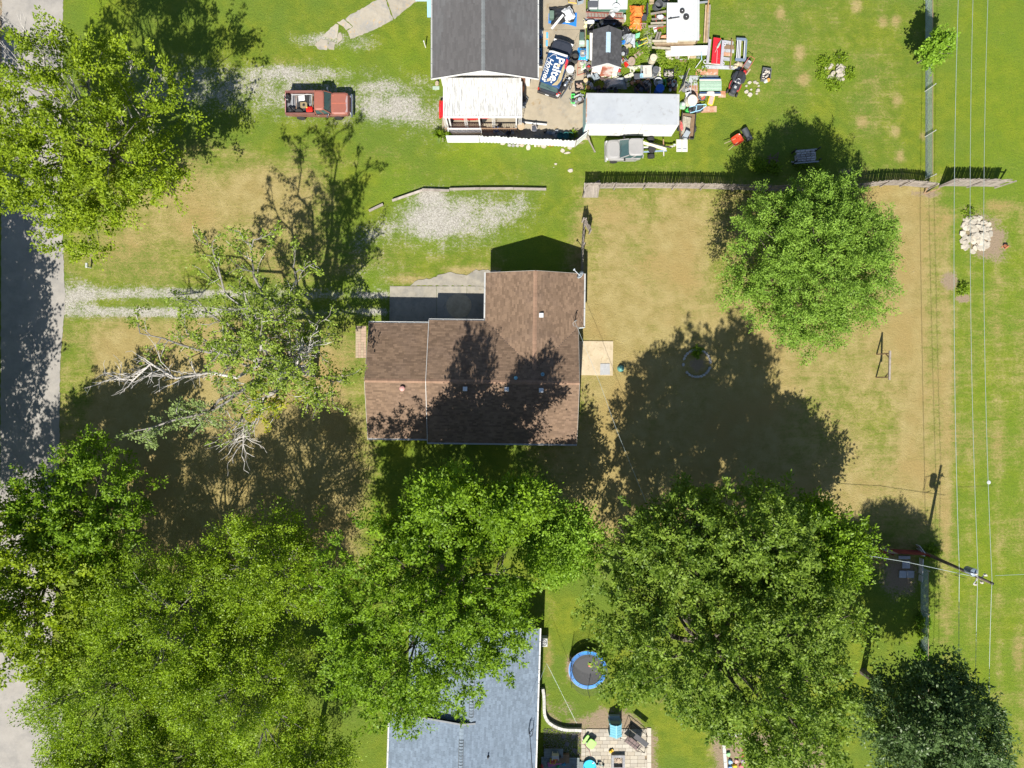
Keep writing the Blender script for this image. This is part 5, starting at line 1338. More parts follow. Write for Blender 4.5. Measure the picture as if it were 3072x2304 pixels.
# ---------------------------------------------------------------- vehicles
BLK = pm('black_plastic', (.022, .022, .024), rough=.5, amt=.15)
CHR = pm('chrome', (.55, .57, .60), rough=.2, metal=.9, amt=.05)
STEEL = _mats['black_steel']
LAMP = pm('lamp_glass', (.62, .62, .60), rough=.15)
TAIL = pm('tail_red', (.40, .02, .015), rough=.25)
def srect(L, W, z, x0=0, p=5, n=32):
 out = []
 for i in range(n):
  t = 2 * PI * i / n
  c, s_ = math.cos(t), math.sin(t)
  r_ = (abs(c) ** p + abs(s_) ** p) ** (-1 / p)
  out.append((x0 + L / 2 * c * r_, W / 2 * s_ * r_, z))
 return out
def shell(levels, p=5, n=32):
 return MB().loft([srect(L, W, z, x0, p, n) for (z, L, W, x0) in levels])
def cabin(T, xr, xa, xb, xf, z0, z1, w0, w1, paint, open_rear=False):
 """roof from xa to xb at z1, base from xr to xf at z0; glass between the pillars"""
 part(T, 'roof', MB().loft([srect(xb - xa + .06, w1 + .04, z1 - .07, (xa + xb) / 2, 7), srect(xb - xa + .02, w1, z1 - .02, (xa + xb) / 2, 6), srect((xb - xa) * .86, w1 * .86, z1 + .02, (xa + xb) / 2, 5)]), paint, smooth=False)
 h0, h1 = w0 / 2 - .04, w1 / 2 - .03
 f = MB()
 for s in (-1, 1):
  f.beam((xf - .02, s * h0, z0), (xb, s * h1, z1 - .05), .06); f.beam((xr + .02, s * h0, z0), (xa, s * h1, z1 - .05), .08)
  xm = (xr + xf) / 2; f.beam((xm, s * h0, z0), ((xa + xb) / 2 - .05, s * h1, z1 - .05), .07)
 part(T, 'pillar', f, paint)
 g = lambda a, b, c, d: MB().add([a, b, c, d, *[(p[0] * .99, p[1] * .985, p[2] - .02) for p in (a, b, c, d)]], [(0, 1, 2, 3), (7, 6, 5, 4), (0, 4, 5, 1), (1, 5, 6, 2), (2, 6, 7, 3), (3, 7, 4, 0)])
 part(T, 'windshield', g((xf - .03, -h0, z0), (xf - .03, h0, z0), (xb, h1, z1 - .06), (xb, -h1, z1 - .06)), AGL)
 part(T, 'rear_window', g((xr + .02, h0, z0), (xr + .02, -h0, z0), (xa, -h1, z1 - .06), (xa, h1, z1 - .06)), AGL)
 for s in (-1, 1):
  part(T, 'side_window', g((xr + .08, s * h0 * 1.005, z0), (xf - .08, s * h0 * 1.005, z0), (xb - .03, s * h1 * 1.005, z1 - .07), (xa + .03, s * h1 * 1.005, z1 - .07)), AGL)
 part(T, 'interior', MB().box((xr + xf) / 2, 0, z0 - .3, xf - xr - .2, w0 - .2, .34), BLK)
AGL = pm('car_glass', (.045, .085, .085), rough=.06, amt=.1, spec=.7)
def red_pickup():
 P_ = pm('faded_red', (.255, .090, .062), (.23, .082, .060), rough=.42, scale=1.2, amt=.08, isl=.04, stain=(.25, .09, .065), spec=.5)
 P2 = pm('oxide_red', (.17, .075, .060), (.14, .06, .05), rough=.6, scale=2, amt=.16, isl=.04)
 T = thing('pickup_truck', 'faded red pickup with a junk-filled bed on the gravel drive', 'pickup truck', (-15.9, 22.97, 0), 0)
 part(T, 'body', MB().loft([srect(5.2, 1.78, .42, 0, 9), srect(5.24, 1.88, .62, 0, 10), srect(5.22, 1.90, .86, 0, 10), srect(5.18, 1.84, .90, 0, 10)]), P2)
 part(T, 'hood', MB().loft([srect(1.42, 1.80, .88, 1.80, 9), srect(1.40, 1.76, 1.04, 1.78, 9), srect(1.30, 1.50, 1.09, 1.74, 7)]), P_)
 part(T, 'hood_crease', MB().beam((1.15, 0, 1.098), (2.38, 0, 1.088), .05, .015).beam((1.15, .62, 1.085), (2.40, .64, 1.078), .03, .012).beam((1.15, -.62, 1.085), (2.40, -.64, 1.078), .03, .012), pm('crease_red', (.36, .11, .07), rough=.4))
 part(T, 'primer_patch', MB().prism([(2.28, .2), (2.38, .65), (2.44, .6), (2.445, -.72), (2.26, -.74), (2.36, -.4), (2.30, -.1)], 1.05, 1.094), pm('primer', (.27, .20, .20), rough=.8))
 part(T, 'cowl', MB().box(1.08, 0, .9, .16, 1.6, .16), P2)
 cabin(T, -.16, -.10, .66, 1.12, 1.08, 1.76, 1.80, 1.58, P_)
 for s in (-1, 1):
  d_ = part(T, 'door', MB().box(.42, s * .945, .55, 1.1, .03, .55), P2); part(d_, 'handle', MB().box(.05, s * .97, .92, .14, .03, .03), CHR)
  part(T, 'mirror', MB().beam((.9, s * .92, 1.15), (.84, s * 1.12, 1.22), .03).box(.83, s * 1.14, 1.14, .06, .2, .16), CHR)
  part(T, 'bed_side', MB().box(-1.40, s * .90, .85, 2.42, .10, .40).box(-1.40, s * .905, 1.24, 2.44, .14, .025), P2)
  part(T, 'headlight', MB().lathe([(.10, 0), (.09, .03)], 2.60, s * .68, .72, 12, Euler((0, PI / 2, 0)).to_matrix()), LAMP)
  part(T, 'tail_light', MB().box(-2.61, s * .83, .75, .03, .14, .22), TAIL)
  part(T, 'windshield_wiper', MB().beam((1.10, s * .35 + .1, 1.10), (.92, s * .35 - .25, 1.32), .02), BLK)
  for x in (-1.55, 1.55): wheel(T, x, s * .88, .36, .36, .24)
 part(T, 'tailgate', MB().box(-2.60, 0, .72, .06, 1.78, .5), pm('pinkish', (.40, .20, .19), rough=.6))
 part(T, 'bulkhead', MB().box(-.22, 0, .8, .05, 1.74, .42), P2)
 part(T, 'bed_floor', MB().box(-1.40, 0, .88, 2.40, 1.72, .03), pm('bed_grey', (.13, .13, .14), (.08, .075, .075), rough=.7, scale=4))
 part(T, 'bumper', MB().loft([srect(.16, 1.86, .42, 2.68, 6), srect(.18, 1.92, .52, 2.68, 6), srect(.14, 1.86, .64, 2.68, 6)]), CHR)
 part(T, 'rear_bumper', MB().box(-2.69, 0, .40, .12, 1.74, .18), CHR)
 part(T, 'grille', MB().box(2.57, 0, .56, .05, 1.2, .34), BLK)
 def P(px, py, z=1.0): return G3(px, py, z)
 k = 5.29
 def q(zx, zy): return (840 + zx / k, 240 + zy / k)
 for (zx, zy, sx, sy, h, lb) in ((125, 290, .62, .78, .36, 'black bin bag in the far corner of the truck bed'), (187, 478, .86, .62, .36, 'big shiny black bin bag by the tailgate of the red pickup')):
  solo('bin_bag', blobmb(sx, sy, h, zx), pm('bag_black', (.018, .018, .02), rough=.28, spec=.6), lb, 'bag', P(*q(zx, zy), .91), smooth=False)
 bt = thing('spare_tyre', 'grey tyre with a steel rim lying flat in the red pickup bed', 'tyre', P(*q(463, 318), .92)); wheel(bt, 0, 0, .11, .36, .2, None, None, 'tyre', 'z', Matrix.Identity(3))
 bt = thing('spare_tyre', 'black tyre lying under the tan square plate in the red pickup bed', 'tyre', P(*q(360, 420), .91)); wheel(bt, 0, 0, .10, .42, .18, None, None, 'tyre', 'z', Matrix.Identity(3))
 bt = thing('spare_tyre', 'thin black tyre lying along the near side of the red pickup bed', 'tyre', P(*q(315, 512), .93)); wheel(bt, 0, 0, .1, .33, .14, None, None, 'tyre', 'y', Euler((1.2, 0, 0)).to_matrix())
 t_ = thing('metal_plate', 'tan square steel plate with a centre hub on the tyre in the red pickup', 'plate', P(*q(378, 400), 1.1), .06)
 part(t_, 'plate', MB().box(0, 0, 0, .56, .5, .03), pm('khaki', (.22, .17, .09), rough=.7, stain=(.12, .08, .05))); part(t_, 'hub', MB().lathe([(.11, .03), (.10, .09), (.05, .10), (.04, .03)], n=14), STEEL)
 t_ = thing('fuel_can', 'red plastic fuel can against the cab in the pickup bed', 'fuel can', P(*q(480, 482), .91), .1)
 rp = pm('can_red', (.50, .018, .012), rough=.35)
 part(t_, 'can', MB().loft([srect(.52, .46, 0, 0, 5), srect(.54, .48, .05, 0, 5), srect(.54, .48, .26, 0, 5), srect(.40, .34, .34, 0, 4)]), rp); part(t_, 'handle', MB().ring((0, 0, .38), .10, .035, 14, 6), rp); part(t_, 'cap', MB().lathe([(.05, .3), (.05, .42), (.03, .43)], -.16, .12, 0, 10), pm('can_yellow', (.55, .42, .03), rough=.4))
 t_ = thing('washing_machine_lid', 'white plastic appliance panel in the middle of the red pickup bed', 'appliance', P(*q(355, 300), .92), .1)
 part(t_, 'cabinet', MB().box(0, 0, 0, .52, .44, .22), WHITE, bevel=.03); part(t_, 'dial', MB().lathe([(.05, .22), (.04, .25)], .1, 0, 0, 12), GUT)
 mb = MB()
 t_ = thing('pipe_bundle', 'bundle of white pipes and rusty rods across the red pickup bed', 'pipes', P(*q(300, 260), 1.18))
 for a, b, m, r_ in (((180, 235), (500, 228), WHITE, .022), ((200, 240), (196, 405), GUT, .02), ((185, 250), (190, 400), GUT, .015), ((250, 250), (262, 460), BRW, .022), ((270, 250), (255, 455), pm('rusty', None), .02), ((505, 230), (490, 420), WHITE, .025), ((520, 230), (520, 430), TANW, .025), ((480, 240), (470, 420), GUT, .018)):
  a_, b_ = Vector(P(*q(*a), 1.14)) - t_.location, Vector(P(*q(*b), 1.10)) - t_.location
  part(t_, 'pipe', MB().tube([a_, b_], r_, 6), m)
def blobmb(sx, sy, h, seed, n=16):
 r_ = np.random.default_rng(int(seed))
 ph = r_.uniform(0, 6, 10); fq = r_.uniform(3, 11, (10, 2))
 def fn(u, v):
  x, y = (u - .5) * 2, (v - .5) * 2
  k = max(abs(x), abs(y)); l = math.hypot(x, y) + 1e-6
  x, y = x * k / l * 1.0 if k else x, y * k / l if k else y
  rr = min(1, k)
  z = h * (1 - rr ** 3)
  z *= 1 + .22 * sum(math.sin(fq[i][0] * x + fq[i][1] * y + ph[i]) for i in range(10)) / 3
  w_ = 1 + .10 * math.sin(3 * math.atan2(y, x) + ph[0]) + .06 * math.sin(7 * math.atan2(y, x) + ph[1])
  return (x * sx / 2 * w_, y * sy / 2 * w_, max(z, 0.0))
 return MB().grid(n, n, fn)
def tarpmb(sx, sy, h, seed, n=20, fold=.06, edge=.3):
 r_ = np.random.default_rng(int(seed))
 ph = r_.uniform(0, 6, 16); fq = r_.normal(size=(16, 2)) * 5
 def fn(u, v):
  x, y = u - .5, v - .5
  e = min(u, 1 - u, v, 1 - v) / edge
  e = min(1, max(0, e)); e = e * e * (3 - 2 * e)
  lump = .72 + .28 * math.sin(fq[0][0] * x * .6 + ph[0]) * math.cos(fq[1][0] * y * .6 + ph[1])
  cr = sum(abs(math.sin(fq[i][0] * x * 2.2 + fq[i][1] * y * 2.2 + ph[i])) for i in range(2, 14)) / 12 - .6
  w_ = 1 + .06 * math.sin(9 * math.atan2(y, x) + ph[2]) + .05 * math.sin(4 * math.atan2(y, x) + ph[3])
  return (x * sx * w_, y * sy * w_, max(.008, h * e * lump + fold * cr * (.3 + e) + .02))
 return MB().grid(n, n, fn)
red_pickup()
def silver_cab():
 P_ = pm('silver_paint', (.27, .265, .26), (.25, .245, .24), rough=.35, scale=1.2, amt=.06, isl=.03, spec=.5)
 T = thing('pickup_cab', 'front half of a silver pickup cut off behind the cab', 'pickup truck', (9.22, 19.25, 0), PI + .02)
 part(T, 'body', MB().loft([srect(2.95, 1.62, .35, 0, 6), srect(3.0, 1.68, .55, 0, 6), srect(2.98, 1.68, .82, 0, 6), srect(2.86, 1.56, .92, 0, 6)]), P_)
 part(T, 'hood', MB().loft([srect(1.1, 1.58, .88, .92, 4.5), srect(1.02, 1.50, .98, .89, 4), srect(.86, 1.2, 1.03, .84, 3.5)]), P_)
 cabin(T, -1.50, -1.44, -.30, .42, .98, 1.52, 1.58, 1.38, P_)
 part(T, 'bumper', MB().loft([srect(.2, 1.66, .34, 1.48, 5), srect(.22, 1.72, .46, 1.47, 5), srect(.16, 1.6, .60, 1.45, 5)]), P_)
 part(T, 'windshield_wiper', MB().beam((.42, .1, 1.02), (.25, -.4, 1.14), .02).beam((.42, .55, 1.02), (.25, .1, 1.14), .02), BLK)
 for s in (-1, 1):
  d_ = part(T, 'door', MB().box(-.48, s * .845, .42, 1.05, .02, .5), P_); part(d_, 'handle', MB().box(-.85, s * .86, .80, .14, .02, .03), BLK)
  part(T, 'headlight', MB().box(1.40, s * .62, .62, .12, .34, .13), LAMP)
  part(T, 'mirror', MB().box(.02, s * .90, 1.0, .12, .16, .12), BLK)
  wheel(T, .82, s * .78, .32, .32, .2)
 part(T, 'grille', MB().box(1.49, 0, .62, .03, .8, .12), BLK)
 F = thing('truck_frame', 'bare truck frame with blue rims and a white boom behind the silver cab', 'vehicle frame', G3(1965, 448))
 def at(px, py, z): return Vector(G3(px, py, z)) - F.location
 RU = _mats['rusty']
 for (a, b, w_, m) in ((((1930, 456), (2000, 452), .10, pm('frame_blue', (.22, .30, .42), rough=.6))), ((1930, 442), (1990, 440), .10, GUT), ((1990, 418), (1991, 468), .08, RU), ((1985, 440), (2025, 438), .07, RU)):
  part(F, 'rail', MB().beam(at(*a, .5), at(*b, .5), w_), m)
 part(F, 'boom', MB().beam(at(1928, 428, .85), at(1998, 448, .7), .20, .16), pm('cream', (.52, .48, .36), rough=.6, stain=(.3, .25, .2)))
 part(F, 'boom_rod', MB().tube([at(1950, 428, .8), at(2015, 444, .6)], .04, 6), STEEL)
 RB = pm('rim_blue', (.26, .36, .48), rough=.4)
 wheel(F, *at(1952, 418, .3), .30, .26, None, RB); wheel(F, *at(1953, 469, .3), .30, .26, None, RB)
 wheel(F, *at(1956, 447, .68), .31, .2, None, pm('rim_red', (.26, .06, .035), rough=.7), 'wheel', 'z', Euler((.25, .1, 0)).to_matrix())
 part(F, 'hitch', MB().tube([at(1995, 440, .5), at(2018, 440, .45)], .05, 6).box(*at(2020, 440, 0).xy, .4, .2, .12, .1), GUT)
 part(F, 'axle', MB().tube([at(1952, 418, .3), at(1953, 469, .3)], .05, 8), STEEL)
silver_cab()
def red_sedan():
 P_ = pm('bright_red', (.50, .012, .016), rough=.25, amt=.03, isl=.02, spec=.5, coat=.5)
 T = thing('parked_car', 'bright red car parked under the white carport roof', 'car', (-3.76, 22.72, 0), PI)
 part(T, 'body', MB().loft([srect(4.35, 1.66, .28, 0, 4.5), srect(4.5, 1.76, .48, 0, 4.5), srect(4.46, 1.76, .70, 0, 4.2), srect(4.2, 1.62, .86, 0, 3.8), srect(3.7, 1.4, .93, 0, 3.4)]), P_, smooth=False)
 cabin(T, -1.65, -1.1, .35, 1.05, .90, 1.38, 1.5, 1.22, P_)
 for s in (-1, 1):
  part(T, 'headlight', MB().lathe([(.16, 0), (.13, .05), (.04, .07)], 1.86, s * .58, .74, 12, Euler((0, .9, 0)).to_matrix()), LAMP)
  part(T, 'door', MB().box(-.2, s * .885, .40, 1.1, .012, .42), P_)
  for x in (-1.35, 1.35): wheel(T, x, s * .80, .31, .31, .2)
 part(T, 'bumper', MB().loft([srect(.2, 1.5, .34, 2.18, 4), srect(.24, 1.56, .44, 2.17, 4), srect(.16, 1.4, .54, 2.14, 4)]), P_)
 part(T, 'number_plate', MB().box(2.30, 0, .38, .015, .34, .12), WHITE)
red_sedan()
def banner_suv():
 c = G(1668, 197, 1.0)
 T = thing('parked_suv', 'dark sport utility vehicle with a blue banner over its roof', 'car', (*c, 0), math.radians(72.2))
 DK = pm('dark_blue_paint', (.030, .034, .045), (.026, .03, .04), rough=.3, amt=.06, isl=.03, spec=.5)
 part(T, 'body', MB().loft([srect(4.42, 1.72, .35, 0, 5), srect(4.5, 1.80, .60, 0, 5.5), srect(4.48, 1.80, .86, 0, 5.5), srect(4.36, 1.68, .96, 0, 5)]), DK)
 part(T, 'hood', MB().loft([srect(1.35, 1.66, .94, 1.42, 5), srect(1.28, 1.58, 1.03, 1.40, 4.5), srect(1.1, 1.3, 1.07, 1.38, 4)]), DK)
 cabin(T, -2.12, -1.86, .38, .88, 1.0, 1.68, 1.70, 1.46, DK)
 part(T, 'bumper', MB().box(-2.27, 0, .38, .16, 1.7, .3), BLK, bevel=.03)
 part(T, 'front_bumper', MB().loft([srect(.2, 1.7, .36, 2.2, 4), srect(.2, 1.74, .62, 2.18, 4)]), BLK)
 part(T, 'number_plate', MB().box(-2.36, 0, .52, .015, .32, .16), WHITE)
 part(T, 'wiper', MB().beam((-2.0, .3, 1.35), (-2.14, -.2, 1.2), .02), CHR)
 for s in (-1, 1):
  part(T, 'tail_light', MB().box(-2.20, s * .80, .78, .08, .12, .3), TAIL)
  part(T, 'headlight', MB().box(2.06, s * .68, .74, .16, .3, .16), LAMP)
  part(T, 'mirror', MB().box(.72, s * .98, 1.02, .12, .22, .16), DK)
  part(T, 'roof_rail', MB().tube([(-1.7, s * .62, 1.73), (.2, s * .62, 1.73)], .02, 5), BLK)
  for x in (-1.38, 1.42): wheel(T, x, s * .80, .36, .36, .24)
 part(T, 'antenna', MB().tube([(1.2, -.85, 1.0), (1.5, -1.0, 1.7), (1.75, -1.1, 2.1)], .012, 4), BLK)
 # the banner, draped over the roof; its print follows the same curve
 B = thing('banner', 'blue printed banner with white lettering spread over the dark vehicle roof', 'banner', (*c, 0), math.radians(72.2))
 def zz(x, y):
  return 1.745 - .10 * max(0, abs(y) - .66) * 4 - .02 * y * y - .10 * max(0, x - .30) ** 2 * 3 - .14 * max(0, -x - 1.78) ** 2 * 6 + .006 * math.sin(9 * x + 3 * y)
 def sheet(poly, dz, m, nm, nx=22, ny=12):
  x0, x1 = min(p[0] for p in poly), max(p[0] for p in poly)
  def fn(u, v):
   x = x0 + (x1 - x0) * u
   ys = []
   for i in range(len(poly)):
    (xa, ya), (xb, yb) = poly[i], poly[(i + 1) % len(poly)]
    if min(xa, xb) - 1e-6 <= x <= max(xa, xb) + 1e-6 and abs(xb - xa) > 1e-9: ys.append(ya + (yb - ya) * (x - xa) / (xb - xa))
   a, b = min(ys), max(ys)
   y = a + (b - a) * v
   return (x, y, zz(x, y) + dz)
  g_ = MB().grid(nx, ny, fn)
  return part(B, nm, g_, m)
 NAVY = pm('banner_blue', (.010, .045, .13), (.012, .05, .14), rough=.5, amt=.1, isl=.0)
 PAPER = pm('banner_white', (.62, .62, .60), rough=.6, amt=.04, isl=0)
 sheet([(.74, -.86), (.74, .86), (-1.98, .84), (-2.0, -.86)], 0, NAVY, 'cloth', 26, 14)
 sheet([(.82, -.70), (.78, .84), (.56, .86), (.60, .2), (.58, -.72)], .006, PAPER, 'white_hem', 8, 10)
 sheet([(.44, -.88), (.50, -.70), (-.30, -.72), (-.34, -.90)], .008, pm('banner_red', (.42, .02, .03), rough=.5, stain=(.5, .3, .3)), 'red_panel', 8, 4)
 sheet([(.05, -.66), (-.1, -.60), (-1.45, -.52), (-1.95, -.20), (-1.85, -.62), (-1.3, -.82), (-.3, -.80)], .010, pm('banner_tan', (.36, .29, .16), rough=.6), 'tan_ribbon', 14, 4)
 def text(body, size, x, y, sh, bold, sx=1.0, curve=0.0):
  cu = bpy.data.curves.new('lettering', 'FONT'); cu.body = body; cu.size = size; cu.shear = sh; cu.offset = bold; cu.extrude = 0.0; cu.resolution_u = 3
  ob = bpy.data.objects.new('lettering', cu); link(ob)
  bpy.context.view_layer.update()
  me = bpy.data.meshes.new_from_object(ob.evaluated_get(bpy.context.evaluated_depsgraph_get()))
  bpy.data.objects.remove(ob)
  mb = MB()
  mb.v = [(x - v.co.x * sx, y - v.co.y * 1.0 + curve * (v.co.x * sx) ** 2, 0) for v in me.vertices]
  mb.v = [(a, b, zz(a, b) + .016) for a, b, _ in mb.v]
  mb.f = [tuple(p.vertices) for p in me.polygons]
  part(B, 'lettering', mb, PAPER)
 text('Pulte', .98, .42, .10, 0, .022, 1.02)
 text('Homes', .66, .20, .70, .35, .008, 1.02)
 mb = MB()
 for pts in ([(.2, .62), (.45, .45), (.5, .2), (.3, .05)], [(-1.5, .70), (-1.85, .45), (-1.75, .25), (-1.5, .15)], [(.1, .76), (-.4, .80), (-1.0, .80)]):
  for a, b in zip(pts, pts[1:]):
   n = 5
   for i in range(n):
    p, q = [(a[0] + (b[0] - a[0]) * t, a[1] + (b[1] - a[1]) * t) for t in (i / n, (i + 1) / n)]
    mb.beam((*p, zz(*p) + .014), (*q, zz(*q) + .014), .03, .006)
 part(B, 'swash', mb, PAPER)
 st = []
 for i in range(10):
  t = PI * i / 5; r_ = .10 if i % 2 == 0 else .045
  st.append((-1.72 + r_ * math.cos(t), -.1 + r_ * math.sin(t)))
 part(B, 'star', MB().prism(st, zz(-1.72, -.1) + .012, zz(-1.72, -.1) + .02), PAPER)
 for (x, y) in ((-.28, -.25), (-1.62, .18)): solo('cardboard_piece', MB().add([(-.12, -.1, 0), (.12, -.12, 0), (.1, .11, .02), (-.1, .1, .0), (-.12, -.1, -.012), (.12, -.12, -.012), (.1, .11, .008), (-.1, .1, -.012)], [(0, 1, 2, 3), (7, 6, 5, 4), (0, 4, 5, 1), (1, 5, 6, 2), (2, 6, 7, 3), (3, 7, 4, 0)]), pm('cardboard', (.42, .33, .22), rough=.9), 'tan cardboard scrap on the banner ' + ('between the big letters' if x > -1 else 'near its rear end'), 'cardboard', (T.matrix_basis @ Vector((x, y, zz(x, y) + .03))), .4)
 # dark green cloth bunched along the windshield
 o = solo('tarpaulin', tarpmb(.42, 1.62, .14, 5, 22, .07, .35), pm('dark_green_tarp', (.018, .045, .035), rough=.4), 'bunched dark green tarpaulin in front of the banner', 'tarpaulin', T.matrix_basis @ Vector((.92, .02, 1.10)), math.radians(72.2))
banner_suv()
def motorcycle():
 c = G(1692, 268)
 T = thing('motorcycle', 'motorcycle with a red rear fender parked behind the dark vehicle', 'motorcycle', (*c, 0), math.atan2(.80, .56))
 wheel(T, .72, 0, .31, .31, .11); wheel(T, -.72, 0, .31, .31, .14)
 part(T, 'tank', MB().loft([srect(.2, .1, .62, .16, 3), srect(.58, .32, .70, .18, 3), srect(.52, .28, .86, .18, 3), srect(.2, .1, .92, .2, 3)]), CHR, smooth=True)
 part(T, 'seat', MB().loft([srect(.7, .26, .72, -.36, 3), srect(.72, .30, .80, -.36, 3), srect(.5, .2, .84, -.38, 3)]), BLK)
 part(T, 'fender', MB().hull([(-.98, .55), (-.9, .72), (-.7, .76), (-.52, .70), (-.5, .66), (-.7, .70), (-.88, .67), (-.94, .54)], -.10, .10), pm('fender_red', (.34, .03, .02), rough=.35))
 part(T, 'front_fender', MB().hull([(.5, .6), (.62, .68), (.8, .66), (.95, .52), (.9, .5), (.78, .62), (.62, .63)], -.07, .07), CHR)
 part(T, 'handlebar', MB().tube([(.28, .42, .98), (.42, .30, 1.02), (.5, .08, .98), (.5, -.08, .98), (.42, -.30, 1.02), (.28, -.42, .98)], .018, 6), CHR)
 part(T, 'fork', MB().tube([(.72, .09, .31), (.5, .09, .98)], .025, 6).tube([(.72, -.09, .31), (.5, -.09, .98)], .025, 6), CHR)
 part(T, 'engine', MB().box(.1, 0, .28, .5, .34, .36), STEEL, bevel=.04)
 part(T, 'exhaust', MB().tube([(.3, -.2, .35), (0, -.22, .28), (-.9, -.24, .32)], .045, 8), CHR)
 part(T, 'headlight', MB().lathe([(.02, 0), (.09, .04), (.09, .14), (.03, .15)], .56, 0, .9, 12, Euler((0, 1.3, 0)).to_matrix()), LAMP)
 part(T, 'luggage_rack', MB().box(-.98, 0, .78, .3, .24, .03).box(-1.02, 0, .81, .2, .22, .12), GUT)
 for s in (-1, 1): part(T, 'mirror', MB().tube([(.40, s * .28, 1.02), (.44, s * .36, 1.16)], .01, 4).box(.44, s * .38, 1.15, .03, .11, .07), CHR)
 b = thing('bicycle', 'chrome bicycle wheels and frame leaning beside the motorcycle', 'bicycle', G3(1716, 248), 1.2)
 for x in (-.42, .42):
  t_ = part(b, 'wheel', MB().ring((x, 0, .31), .30, .022, 22, 5, m=Euler((1.25, 0, 0)).to_matrix()), pm('tyre', None))
  sp = MB()
  for i in range(8): sp.beam((x, 0, .31), Vector((x, 0, .31)) + Euler((1.25, 0, 0)).to_matrix() @ Vector((.29 * math.cos(i * PI / 4), .29 * math.sin(i * PI / 4), 0)), .008)
  part(t_, 'spoke', sp, CHR, kind='stuff')
 part(b, 'frame', MB().tube([(-.42, 0, .31), (-.1, .1, .68), (.32, .1, .66), (.42, 0, .31)], .02, 5).tube([(-.1, .1, .68), (0, 0, .3), (.32, .1, .66)], .02, 5), CHR)
 part(b, 'handlebar', MB().tube([(.25, .35, .8), (.34, .1, .78), (.25, -.1, .75)], .014, 5), CHR); part(b, 'saddle', MB().box(-.14, .14, .74, .24, .14, .05), BLK)
motorcycle()
def riding_mower():
 c = G(2204, 258)
 T = thing('riding_mower', 'black riding mower standing on the grass beside the stone circle', 'riding mower', (*c, 0), math.radians(-113))
 DK = pm('mower_black', (.035, .038, .045), rough=.35, amt=.1, isl=.05)
 part(T, 'hood', MB().loft([srect(.78, .50, .38, .55, 3.5), srect(.84, .54, .52, .55, 3.5), srect(.78, .48, .70, .52, 3.2), srect(.5, .3, .76, .5, 3)]), DK)
 part(T, 'hood_panel', MB().box(.45, 0, .762, .2, .2, .012), pm('decal_grey', (.33, .34, .33), rough=.5)); part(T, 'bumper', MB().loft([srect(.16, .5, .3, .96, 3), srect(.18, .52, .46, .96, 3)]), pm('bumper_grey', (.10, .10, .09), rough=.5))
 part(T, 'fender', MB().loft([srect(.95, .92, .46, -.52, 3.6), srect(1.0, .98, .54, -.52, 3.6), srect(.8, .76, .60, -.5, 3.4)]), DK)
 part(T, 'seat', MB().loft([srect(.40, .42, .60, -.52, 4), srect(.42, .44, .70, -.52, 4), srect(.34, .36, .72, -.52, 4)]).box(-.76, 0, .66, .12, .42, .34, ry=-.2), BLK)
 part(T, 'steering_wheel', MB().ring((-.02, 0, .92), .17, .018, 18, 5, m=Euler((0, .4, 0)).to_matrix()).tube([(.15, 0, .6), (-.02, 0, .92)], .025, 6).beam((-.02, -.16, .92), (-.02, .16, .92), .02), CHR)
 part(T, 'footboard', MB().box(.02, 0, .30, .7, .8, .05), STEEL)
 part(T, 'deck', MB().loft([srect(.9, 1.02, .12, .08, 3), srect(.9, 1.0, .26, .08, 3), srect(.6, .7, .3, .08, 3)]), pm('deck_red', (.28, .04, .035), rough=.5))
 for s in (-1, 1):
  wheel(T, .72, s * .42, .18, .18, .14, None, pm('rim_orange', (.45, .19, .03), rough=.5)); wheel(T, -.62, s * .46, .25, .25, .22)
 c = G(2232, 210)
 T = thing('push_mower', 'red push mower with a grey grass bag nose to the riding mower', 'lawn mower', (*c, 0), math.radians(-122))
 part(T, 'deck', MB().loft([srect(.6, .55, .12, .35, 3), srect(.62, .58, .24, .35, 3), srect(.4, .36, .34, .35, 3)]), pm('mower_red', (.46, .03, .03), rough=.35))
 part(T, 'engine', MB().lathe([(.16, .3), (.17, .42), (.12, .5), (.05, .52)], .38, 0, 0, 14), BLK); part(T, 'cover', MB().lathe([(.09, .5), (.08, .54)], .38, .05, 0, 10), pm('mower_red', None))
 part(T, 'grass_bag', MB().loft([srect(.55, .46, .18, -.35, 4), srect(.62, .54, .45, -.35, 4), srect(.5, .42, .60, -.35, 4)]), pm('bag_grey', (.14, .14, .14), rough=.8, bump=.3)); part(T, 'bag_top', MB().box(-.5, 0, .58, .16, .26, .03), pm('decal_grey', None))
 part(T, 'handle', MB().tube([(.1, .24, .3), (-.5, .24, .82), (-.75, .22, .92), (-.75, -.22, .92), (-.5, -.24, .82), (.1, -.24, .3)], .02, 5), pm('handle_red', (.36, .08, .07), rough=.5))
 for x in (.08, .62):
  for s in (-1, 1): wheel(T, x, s * .30, .1, .1, .06)
 for i, (px, py) in enumerate(((2222, 202), (2244, 216))): solo('plank', MB().box(0, 0, 0, .62, .14, .04).box(.2, 0, .04, .06, .13, .03), TANW, ('short tan plank left of the grey grass bag', 'short tan plank right of the grey grass bag')[i], 'plank', G3(px, py, .02), .9)
riding_mower()
